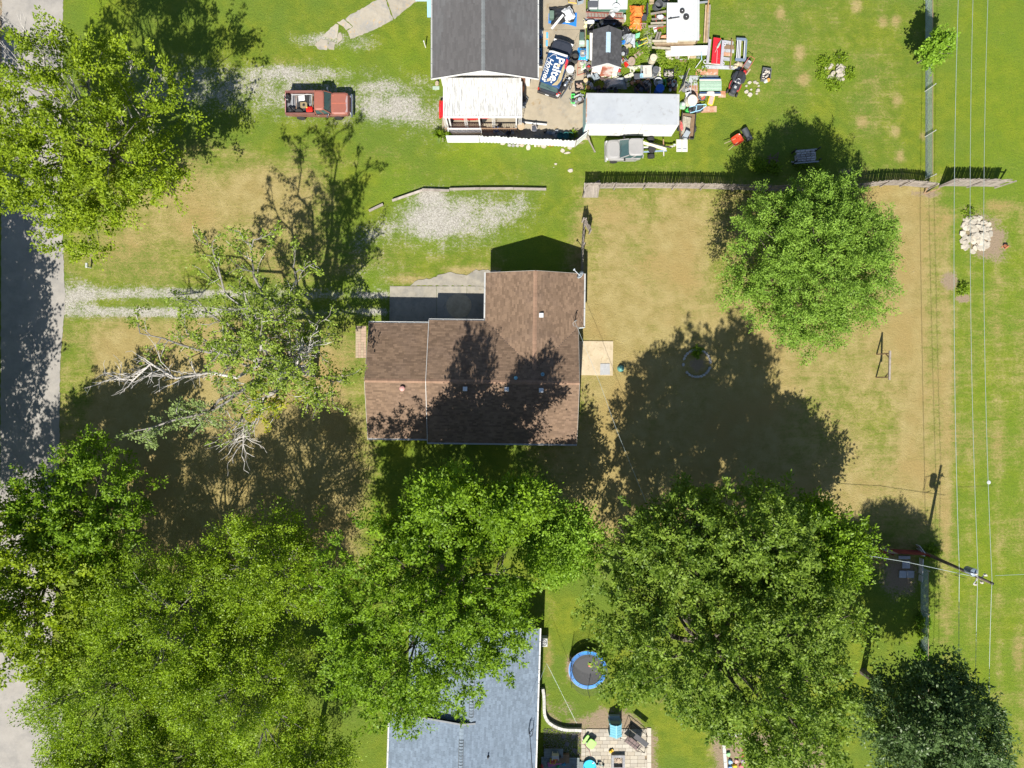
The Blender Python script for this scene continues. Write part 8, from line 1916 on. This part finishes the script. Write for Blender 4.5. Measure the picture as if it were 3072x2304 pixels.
solo('red_cloth', blobmb(.28, .85, .12, 95), mono((.46, .10, .09)), 'red cloth along the left side of the trailer boards', 'cloth', G3(2044, 378, .68), .05); t = thing('grey_chair', 'grey plastic chair tipped at the tail of the utility trailer', 'chair', G3(2054, 412, .5), -.5); part(t, 'seat', MB().box(0, 0, .2, .42, .42, .05, rx=.3), mono((.22, .25, .28))); part(t, 'back', MB().box(0, .26, .25, .4, .06, .4, rx=-.5), mono((.22, .25, .28)))
t = thing('cabinet_doors', 'pair of white cabinet doors lying on the grass below the utility trailer', 'doors', G3(2045, 438));
for s in (-1, 1): q = part(t, 'door', MB().box(s * .24, 0, .06, .45, 1.02, .05), pm('door_white', (.45, .44, .41), rough=.6, stain=(.35, .33, .28))); part(q, 'bar', MB().box(s * .24, -.25, .112, .3, .08, .02), GREYP)
# inside the shaded fence strip
t = thing('cable_spool', 'round tan table top standing behind the metal fence', 'table', G3(1563, 388)); part(t, 'top', MB().lathe([(.30, .68), (.31, .70), (.31, .74), (.30, .75)], n=22), TANW); part(t, 'core', MB().lathe([(.14, 0), (.12, .2), (.12, .68)], n=12), BRW)
t = thing('stroller', 'dark stroller with a rounded pale hoop behind the metal fence', 'stroller', G3(1602, 392)); part(t, 'seat', MB().loft([srect(.4, .45, .3, 0, 4), srect(.46, .5, .5, 0, 4), srect(.3, .36, .55, 0, 4)]), mono((.05, .055, .07))); part(t, 'hoop', MB().tube([(-.22, -.2, .55), (-.2, .15, .75), (.1, .22, .78), (.24, -.1, .6)], .03, 6), mono((.36, .32, .30)))
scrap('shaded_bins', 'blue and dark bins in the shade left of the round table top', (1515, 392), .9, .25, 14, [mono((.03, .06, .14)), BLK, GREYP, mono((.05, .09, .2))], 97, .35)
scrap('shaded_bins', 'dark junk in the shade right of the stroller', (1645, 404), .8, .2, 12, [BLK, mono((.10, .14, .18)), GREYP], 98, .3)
for i, (px, lb) in enumerate(((1680, 'left teal tub in the fence shade by the gate'), (1697, 'middle teal tub in the fence shade by the gate'), (1711, 'right dark green tub in the fence shade by the gate'))): barrel('teal_tub', lb, (px, 410), .24, .4, mono((.03, .16, .16)) if i < 2 else mono((.03, .12, .08)), None, .03, cat='tub', open_=True)
boards('white_gutter', 'white length of gutter lying on the concrete behind the metal fence', 'gutter', [((1563, 366), (1640, 374), .35, WHITE)], WHITE, .12, .08, 'gutter'); boards('tent_poles', 'bundle of grey poles in the shade beside the carport', 'poles', [((1488, 385), (1514, 403), .3, LGREY), ((1488, 393), (1508, 404), .25, LGREY), ((1492, 400), (1504, 406), .2, LGREY)], LGREY, .05, .05, 'pole')
t = thing('orange_kayak', 'orange plastic sled propped against the carport wall', 'sled', G3(1568, 268)); part(t, 'hull', MB().loft([srect(.2, .7, .1, 0, 3), srect(.26, .8, .5, 0, 3), srect(.12, .6, .9, .0, 3)]), mono((.45, .13, .04))); part(t, 'rim', MB().beam((-.1, -.3, .5), (-.1, .3, .5), .04), BLK)
scrap('corner_scrap', 'dark bags and scrap at the corner between carport and house wall', (1572, 300), .25, .5, 12, [BLK, mono((.10, .07, .05)), GREYP], 99, .4)
# ---------------------------------------------------------------- the garden of the blue-roofed house
t = thing('trampoline', 'round trampoline with a blue pad half under the largest oak', 'trampoline', G3(1760, 1998))
R = 1.56
part(t, 'mat', MB().lathe([(.02, .80), (R * .82, .80), (R * .82, .81), (.02, .81)], n=40), pm('mat_black', (.045, .046, .05), rough=.7, amt=.08))
seg = 12
for i in range(seg):
 a0, a1 = 2 * PI * i / seg + .012, 2 * PI * (i + 1) / seg - .012
 pts = []
 for k in range(6):
  a = a0 + (a1 - a0) * k / 5; pts.append((R * .82 * math.cos(a), R * .82 * math.sin(a), .845))
 for k in range(6):
  a = a1 + (a0 - a1) * k / 5; pts.append((R * 1.0 * math.cos(a), R * 1.0 * math.sin(a), .835))
 n_ = len(pts)
 part(t, 'pad', MB().add(pts + [(p[0], p[1], p[2] - .03) for p in pts], [tuple(range(n_)), tuple(reversed(range(n_, 2 * n_)))] + [(j, n_ + j, n_ + (j + 1) % n_, (j + 1) % n_) for j in range(n_)]), pm('pad_blue', (.012, .16, .50), (.02, .22, .56), rough=.4, scale=2, isl=.1))
part(t, 'frame', MB().ring((0, 0, .80), R, .035, 40, 6), GUT)
for i in range(6):
 a = PI / 6 + i * PI / 3; c_, s_ = math.cos(a), math.sin(a)
 part(t, 'leg', MB().tube([(R * c_, R * s_, .8), (R * 1.02 * c_, R * 1.02 * s_, .02)], .03, 6), GUT); part(t, 'net_pole', MB().tube([(R * 1.03 * c_, R * 1.03 * s_, .3), (R * 1.05 * c_, R * 1.05 * s_, 2.35)], .02, 6), BLK)
net = MB()
for i in range(110):
 a = 2 * PI * i / 110; net.beam((R * .92 * math.cos(a), R * .92 * math.sin(a), .85), (R * 1.0 * math.cos(a), R * 1.0 * math.sin(a), 2.2), .006)
for z in np.arange(.95, 2.25, .11):
 q = R * (.92 + .08 * (z - .85) / 1.35)
 for i in range(36): net.beam((q * math.cos(i * PI / 18), q * math.sin(i * PI / 18), z), (q * math.cos((i + 1) * PI / 18), q * math.sin((i + 1) * PI / 18), z), .006)
part(t, 'net', net, BLK, kind='stuff')
solo('red_ball', MB().lathe([(.02, 0), (.08, .03), (.11, .11), (.08, .19), (.02, .22)], n=14), mono((.55, .18, .12)), 'small red ball lying on the trampoline mat', 'ball', G3(1768, 1995, .82), smooth=True)
# patio of pavers with its concrete edge
pt = thing('paver_patio', None, None, G3(1845, 2250), kind='structure'); pt['label'] = 'patio of pale rectangular pavers'
PVS = [pm('paver_%d' % i, c, rough=.9, isl=.10, bump=.3, scale=3) for i, c in enumerate(((.35, .315, .255), (.325, .285, .225), (.37, .34, .285), (.30, .27, .225)))]
un = MB().prism([(-.5, -.5), (.5, -.5), (.5, .5), (-.5, .5)], 0, 1, .02)
mes = [un.mesh('paver', m) for m in PVS]
r = random.Random(8)
def put(px, py, wx, wy, m):
 o = link(bpy.data.objects.new('paver', m)); o.parent = pt
 x, y = G(px, py); o.location = (x - pt.location.x, y - pt.location.y, 0); o.scale = (wx / 36 - .012, wy / 36 - .012, .055 + r.uniform(-.004, .004)); o.rotation_euler = (0, 0, r.gauss(0, .006))
for row in range(12):
 py = 2187 + row * 11.4 + 5
 x = 1757 - (row % 2) * 10
 while x < 1938:
  wd = r.choice((19, 21, 22, 23)); xa, xb = max(x, 1757), min(x + wd, 1940)
  if xb - xa > 5: put((xa + xb) / 2, py, xb - xa, 11.4, r.choice(mes))
  x += wd
for i in range(11): put(1750, 2188 + i * 11.4 + 5, 13, 11.2, mes[(i * 3) % 4]);
for i in range(5): put(1947, 2196 + i * 26, 13, 26, mes[2])
base = part(pt, 'bedding', MB().prism([G(1742, 2183), G(1955, 2184), G(1955, 2330), G(1742, 2330)], -.05, .025), pm('sand_bed', (.20, .17, .13), rough=.95))
gb = thing('gravel_bed', None, None, G3(1685, 2220), kind='structure'); gb['label'] = 'bed of grey pebbles beside the blue-roofed house'
GRV = pm('pebbles', (.26, .25, .235), (.12, .115, .11), rough=.9, scale=26, amt=.5, bump=1.0, bscale=34, low=.4, high=.6)
part(gb, 'bedding', MB().prism([G(*q) for q in [(1627, 2060), (1634, 2060), (1636, 2140), (1650, 2166), (1690, 2180), (1743, 2182), (1743, 2330), (1620, 2330)]], -.05, .03), GRV)
rs_ = random.Random(5); mb = MB()
for i in range(2600):
 px, py = rs_.uniform(1630, 1742), rs_.uniform(2185, 2290); x, y = G(px, py); s_ = rs_.uniform(.018, .045)
 mb.add([(x - s_, y, .025), (x, y - s_ * .8, .025), (x + s_, y, .025), (x, y + s_ * .8, .025), (x, y, .03 + s_)], [(0, 1, 4), (1, 2, 4), (2, 3, 4), (3, 0, 4)])
part(gb, 'pebbles', mb, pm('pebble', (.25, .24, .225), rough=.9, isl=.6, amt=.1), kind='stuff', world=True)
for i, (px, py) in enumerate(((1690, 2209), (1720, 2209), (1701, 2232), (1724, 2251))): solo('stepping_stone', rock(rnd, .24, .22, .06, .15), pm('dark_slab', (.12, .12, .12), rough=.9, bump=.4), ('left one of the upper pair of dark stepping stones', 'right one of the upper pair of dark stepping stones', 'third dark stepping stone down the pebble bed', 'dark stepping stone nearest the grey deck')[i], 'stepping stone', G3(px, py, .02), i)
wl = thing('garden_wall', 'low curved wall of white blocks edging the pebble bed', 'garden wall', G3(1640, 2150))
path = [(1628, 2062), (1631, 2080), (1632, 2100), (1632, 2120), (1633, 2138), (1637, 2150), (1645, 2162), (1658, 2171), (1672, 2178), (1688, 2183), (1704, 2185), (1722, 2185), (1744, 2186)]
pp = [Vector(G3(*p)) for p in path]
for a, b in zip(pp, pp[1:]):
 n = max(1, round((b - a).length / .36))
 for i in range(n):
  p, q = a.lerp(b, i / n), a.lerp(b, (i + .96) / n)
  part(wl, 'block', MB().beam(p - wl.location + Vector((0, 0, .18)), q - wl.location + Vector((0, 0, .18)), .24, .36), pm('wall_block', (.40, .395, .37), rough=.85, isl=.12, bump=.3))
# deck with toys
dk = thing('garden_deck', 'grey wooden deck in the shade of the blue-roofed house', 'deck', G3(1680, 2290)); DKW = pm('deck_grey', (.17, .20, .20), (.14, .165, .17), rough=.85, isl=.14, scale=3, bump=.3)
for i in range(9):
 a, b = Vector(G3(1624, 2273 + i * 5, .25)) - dk.location, Vector(G3(1738, 2276 + i * 5, .25)) - dk.location
 part(dk, 'board', MB().beam(a, b, .128, .03), DKW)
for i in range(6):
 a, b = Vector(G3(1632, 2248 + i * 4.6, .42)) - dk.location, Vector(G3(1689, 2248 + i * 4.6, .42)) - dk.location
 part(dk, 'board', MB().beam(a, b, .118, .03), DKW)
part(dk, 'joist', MB().box(0, .55, 0, 1.5, .7, .38).box(0, -.5, 0, 2.9, .9, .22), BRW); part(dk, 'step', MB().box(1.75, -.25, .0, .45, .9, .14), DKW); part(dk, 'rail_post', MB().box(1.05, -.1, .2, .09, .09, .9), DKW)
t = thing('garden_chair', 'pale wooden chair on the upper grey deck', 'chair', G3(1665, 2262, .45)); part(t, 'seat', MB().box(0, 0, .35, .5, .45, .04), mono((.36, .36, .33))); part(t, 'back', MB().box(0, .24, .38, .55, .05, .45), mono((.38, .38, .35)))
for s in (-1, 1): part(t, 'arm', MB().box(s * .26, 0, .52, .07, .5, .04), mono((.36, .36, .33))); part(t, 'leg', MB().box(s * .22, -.18, 0, .05, .05, .36).box(s * .22, .2, 0, .05, .05, .36), mono((.36, .36, .33)))
tub('yellow_tub', 'yellow square toy tub on the grey deck', 'toy tub', (1658, 2281), .42, .36, .2, mono((.55, .42, .02)), -.1, z=.27, fill=mono((.40, .08, .05)), fillname='toys')
t = thing('toy_figure_truck', 'red plastic toy beside the yellow tub', 'toy', G3(1669, 2275, .27), .8); part(t, 'body', MB().loft([srect(.4, .16, 0, 0, 3), srect(.44, .2, .14, 0, 3), srect(.2, .12, .22, .05, 3)]), mono((.55, .07, .03))); part(t, 'wheel', MB().lathe([(.05, -.12), (.06, 0), (.05, .12)], .12, 0, .05, 10, Euler((PI / 2, 0, 0)).to_matrix()), BLK)
solo('dark_ball', MB().lathe([(.02, 0), (.1, .03), (.13, .13), (.1, .22), (.02, .25)], n=14), BLK, 'black ball at the deck corner beside the red toy', 'ball', G3(1679, 2269, .4), smooth=True)
t = thing('pool_float', 'pink pool float lying across the grey deck', 'pool float', G3(1672, 2287, .28), .25)
for i in range(4): part(t, 'tube', MB().tube([(-.8, -.15 + i * .1, .05), (.75, -.1 + i * .07, .05)], .05, 8), mono((.48, .14, .30)))
for i, (px, py, c, lb) in enumerate(((1691, 2292, (.04, .22, .36), 'blue plastic toy at the right end of the pink float'), (1674, 2300, (.05, .36, .12), 'green toy on the deck at the bottom edge'), (1626, 2297, (.42, .04, .03), 'red toy at the left end of the deck bottom edge'))):
 t = thing('toy', lb, 'toy', G3(px, py, .27), i); part(t, 'body', MB().loft([srect(.3, .14, 0, 0, 3), srect(.34, .18, .1, 0, 3), srect(.2, .1, .18, 0, 3)]), mono(c)); part(t, 'arm', MB().tube([(0, 0, .1), (.12, .2, .12)], .03, 6), mono(c))
# patio furniture and toys
LG = pm('lime_green', (.26, .58, .10), rough=.4, amt=.05)
t = thing('play_table', 'lime green toy picnic table on the patio', 'toy table', G3(1770, 2222), -.62)
part(t, 'top', MB().loft([srect(.64, .70, .42, .08, 5), srect(.68, .74, .46, .08, 5), srect(.60, .66, .48, .08, 5)]), LG); part(t, 'bench', MB().loft([srect(.22, .78, .26, -.46, 4), srect(.24, .8, .30, -.46, 4), srect(.18, .74, .32, -.46, 4)]), LG)
part(t, 'leg', MB().box(.08, .25, 0, .4, .08, .43).box(.08, -.25, 0, .4, .08, .43).box(-.3, .25, .1, .4, .06, .06).box(-.3, -.25, .1, .4, .06, .06), mono((.10, .14, .10)))
PB = pm('play_blue', (.16, .40, .50), rough=.45, amt=.05, isl=.05)
t = thing('playhouse', 'pale blue slatted toy playhouse standing on the patio edge', 'playhouse', G3(1842, 2172))
part(t, 'wall', MB().box(0, 0, .0, .86, .92, .95), pm('play_grey', (.26, .32, .36), rough=.5)); part(t, 'floor_deck', MB().box(-.02, .62, .0, .9, .4, .3), pm('play_grey', None))
for s in (-1, 1):
 for i in range(5): part(t, 'roof_slat', MB().box(s * .24, -.44 + i * .20, 1.16, .54, .185, .05, ry=s * .62), PB)
part(t, 'ridge', MB().beam((0, -.56, 1.36), (0, .5, 1.36), .10, .05), PB); part(t, 'corner_foot', MB().box(-.46, -.5, 0, .1, .1, 1.0).box(.46, -.5, 0, .1, .1, 1.0).box(-.46, .46, 0, .1, .1, 1.0).box(.46, .46, 0, .1, .1, 1.0), PB); part(t, 'door', MB().box(0, -.47, .05, .4, .03, .7), mono((.10, .20, .28)))
SW = mono((.08, .055, .05)); SWC = pm('sling_brown', (.15, .11, .105), rough=.85)
t = thing('garden_swing', 'brown garden swing seat in a black metal frame on the patio', 'garden swing', G3(1900, 2212), math.radians(-38))
part(t, 'seat', MB().box(0, -.30, .48, 1.25, .52, .05), SWC); part(t, 'back', MB().box(0, .08, .52, 1.25, .06, .55, rx=-.25), SWC); part(t, 'canopy', MB().box(0, .62, 1.5, 1.3, .42, .03, rx=.05), pm('canopy_mesh', (.06, .06, .065), rough=.8))
for x in (-.31, 0, .31): part(t, 'seat_strap', MB().box(x, -.30, .532, .03, .5, .012), BLK)
for s in (-1, 1): part(t, 'frame', MB().tube([(s * .82, -.75, 0), (s * .82, .0, 1.55), (s * .82, .85, 0)], .025, 6).tube([(s * .82, -.75, .02), (s * .82, .85, .02)], .02, 6), BLK); part(t, 'arm', MB().box(s * .64, -.25, .72, .06, .55, .04), SW)
part(t, 'top_bar', MB().tube([(-.82, 0, 1.55), (.82, 0, 1.55)], .025, 6).tube([(-.82, .85, .05), (.82, .85, .05)], .02, 6).tube([(-.82, .5, 1.5), (.82, .5, 1.5)], .018, 6).tube([(-.82, -.75, .03), (.82, -.75, .03)], .02, 6), BLK)
t = thing('fire_pit', 'square grey block fire pit filled with twigs on the patio', 'fire pit', G3(1853, 2282))
for row in range(2):
 for i in range(4):
  k = row * .16
  part(t, 'block', MB().box(-.42 + i * .28, .5, k, .27, .2, .155), GS if False else pm('pit_block', (.24, .24, .25), rough=.9, isl=.15, bump=.4)); part(t, 'block', MB().box(-.42 + i * .28, -.5, k, .27, .2, .155), _mats['pit_block'])
  if i < 3: part(t, 'block', MB().box(.46, -.27 + i * .27, k, .2, .26, .155), _mats['pit_block']); part(t, 'block', MB().box(-.46, -.27 + i * .27, k, .2, .26, .155), _mats['pit_block'])
part(t, 'rust_liner', MB().box(0, 0, .02, .74, .8, .02), mono((.14, .07, .04)))
tw = thing('kindling_heap', 'pale twigs heaped inside the square fire pit', 'kindling', G3(1853, 2279, .05)); r = random.Random(2)
for i in range(34):
 a = r.uniform(0, 6.3); x, y = r.uniform(-.22, .22), r.uniform(-.12, .22); part(tw, 'twig', MB().beam((x - .16 * math.cos(a), y - .16 * math.sin(a), r.uniform(.02, .22)), (x + .16 * math.cos(a), y + .16 * math.sin(a), r.uniform(.02, .25)), .026), mono((.42, .33, .25)))
t = thing('toy_digger', 'yellow-orange toy truck by the fire pit corner', 'toy', G3(1832, 2251), .5); part(t, 'body', MB().loft([srect(.30, .2, .06, 0, 4), srect(.32, .22, .16, 0, 4), srect(.16, .18, .26, -.06, 4)]), mono((.58, .36, .01))); part(t, 'scoop', MB().box(.16, 0, .1, .12, .2, .08), mono((.52, .32, .02)))
for x in (-.1, .1): part(t, 'wheel', MB().lathe([(.05, -.12), (.06, -.1), (.06, .1), (.05, .12)], x, 0, .06, 10, Euler((PI / 2, 0, 0)).to_matrix()), BLK)
CY = pm('pool_blue', (.03, .36, .58), rough=.35, amt=.04)
t = thing('paddling_pool', 'round bright blue paddling pool at the bottom edge of the patio', 'paddling pool', G3(1768, 2294)); part(t, 'wall', MB().lathe([(.46, 0), (.50, .05), (.52, .26), (.55, .28), (.54, .30), (.50, .29), (.48, .26), (.46, .06)], n=28), CY, smooth=True); part(t, 'water', MB().lathe([(.02, .17), (.475, .17), (.475, .172), (.02, .174)], n=28), pm('pool_water', (.05, .42, .64), rough=.08))
solo('white_scoop', MB().loft([srect(.2, .09, 0, 0, 3), srect(.22, .1, .05, 0, 3), srect(.12, .06, .06, 0, 3)]), TW, 'white scoop floating in the blue paddling pool', 'scoop', G3(1780, 2288, .18), .5)
t = thing('balance_bike', 'small black and teal tricycle between the pool and the fire pit', 'tricycle', G3(1802, 2290), -.3); part(t, 'frame', MB().tube([(-.25, .1, .18), (0, 0, .26), (.2, 0, .2)], .025, 6).tube([(-.25, -.1, .18), (0, 0, .26)], .025, 6), mono((.03, .28, .30))); part(t, 'handlebar', MB().tube([(.2, .16, .42), (.18, 0, .4), (.2, -.16, .42)], .018, 6).tube([(.2, 0, .12), (.18, 0, .4)], .02, 6), BLK); part(t, 'saddle', MB().box(-.08, 0, .26, .18, .12, .05), BLK)
for x, y in ((-.25, .12), (-.25, -.12), (.22, 0)): wheel(t, x, y, .1, .1, .05)
solo('garden_hose', MB().tube([Vector(G3(x, y, .08)) - Vector(G3(1745, 2210)) for x, y in ((1744, 2186), (1747, 2205), (1745, 2222), (1756, 2238), (1768, 2252), (1773, 2272))], .018, 5), mono((.28, .14, .12)), 'brown hose running from the wall to the paddling pool', 'hose', G3(1745, 2210))
# walk on the west side of the blue-roofed house, seen between the birches and the wall
slab('side_path', [(1163, 2180), (1172, 2180), (1170, 2340), (1160, 2340)], -.05, .04, CONC, 'narrow concrete path west of the blue-roofed house')
# play corner under the oak at the bottom edge
bw = thing('play_border', 'white block border round the play corner under the oak', 'border', G3(2170, 2240))
for i in range(5): a, b = Vector(G3(2168 + i * 2.2, 2206 + i * 26)) - bw.location, Vector(G3(2170 + i * 2.2, 2231 + i * 26)) - bw.location; part(bw, 'block', MB().beam(a + Vector((0, 0, .08)), b + Vector((0, 0, .08)), .26, .16), _mats['wall_block'])
for i in range(3): a, b = Vector(G3(2166 + i * 24, 2204 - i)) - bw.location, Vector(G3(2189 + i * 24, 2203 - i)) - bw.location; part(bw, 'block', MB().beam(a + Vector((0, 0, .08)), b + Vector((0, 0, .08)), .26, .16), _mats['wall_block'])
for i, (px, py, c, lb) in enumerate(((2190, 2284, (.25, .42, .62), 'pale blue stepping pod nearest the white border'), (2204, 2298, (.58, .40, .02), 'yellow stepping pod at the bottom edge'), (2223, 2296, (.55, .14, .16), 'red-pink stepping pod at the bottom edge'), (2228, 2283, (.42, .33, .42), 'pale lilac stepping pod above the red-pink one'), (2190, 2302, (.22, .36, .55), 'second pale blue stepping pod at the bottom edge'), (2248, 2299, (.20, .52, .26), 'mint green stepping pod at the bottom edge'), (2268, 2297, (.22, .56, .30), 'mint green stepping pod furthest right'), (2184, 2261, (.24, .55, .22), 'small green stepping pod by the white border'), (2241, 2288, (.58, .24, .10), 'orange stepping pod below the tube climber'), (2208, 2282, (.5, .30, .26), 'salmon stepping pod between the blue and lilac ones'), (2283, 2264, (.5, .14, .12), 'red pod right of the tube climber'))):
 mb = MB()
 lo = [(.19 * math.cos(a) * (1 + .12 * math.cos(3 * a)), .19 * math.sin(a) * (1 + .12 * math.cos(3 * a))) for a in np.linspace(0, 2 * PI, 19)[:-1]]
 mb.loft([[(x, y, 0) for x, y in lo], [(x * .86, y * .86, .16) for x, y in lo], [(x * .7, y * .7, .19) for x, y in lo]])
 solo('stepping_pod', mb, mono(c, rough=.4), lb, 'stepping pod', G3(px, py, .01), i * .7)
t = thing('tube_climber', 'toy climber of red, yellow and blue tubes under the oak', 'climbing toy', G3(2240, 2258))
for pts, c in ((((-.4, .3, .1), (.0, .1, .5), (.35, .4, .2)), (.55, .06, .07)), (((-.4, -.1, .15), (0, -.1, .55), (.5, -.1, .15)), (.58, .30, .02)), (((-.45, -.25, .1), (0, -.25, .45), (.45, -.3, .1)), (.55, .12, .10)), (((.15, .2, .5), (.2, -.2, .5), (.15, -.6, .1)), (.03, .10, .45)), (((-.2, -.1, .4), (.1, -.3, .5), (.2, -.5, .1)), (.58, .25, .04))):
 part(t, 'tube', MB().tube(pts, .045, 8), mono(c, rough=.35))
solo('ground_marker', MB().lathe([(.16, 0), (.16, .03), (.12, .04), (.02, .045)], n=14), LGREY, 'small pale round lid in the grass by the power line', 'lid', G3(2966, 1447, 0))
# repeats of a kind carry a common group
from collections import defaultdict
_k = defaultdict(list)
for o in bpy.data.objects:
 if o.parent is None and o.get('category') and not o.get('group'): _k[o.name.split('.')[0]].append(o)
for n_, l_ in _k.items():
 if len(l_) > 1:
  for o in l_: o['group'] = n_.replace('_', ' ') + ('' if n_.endswith('s') else 's') + ' of the plots'
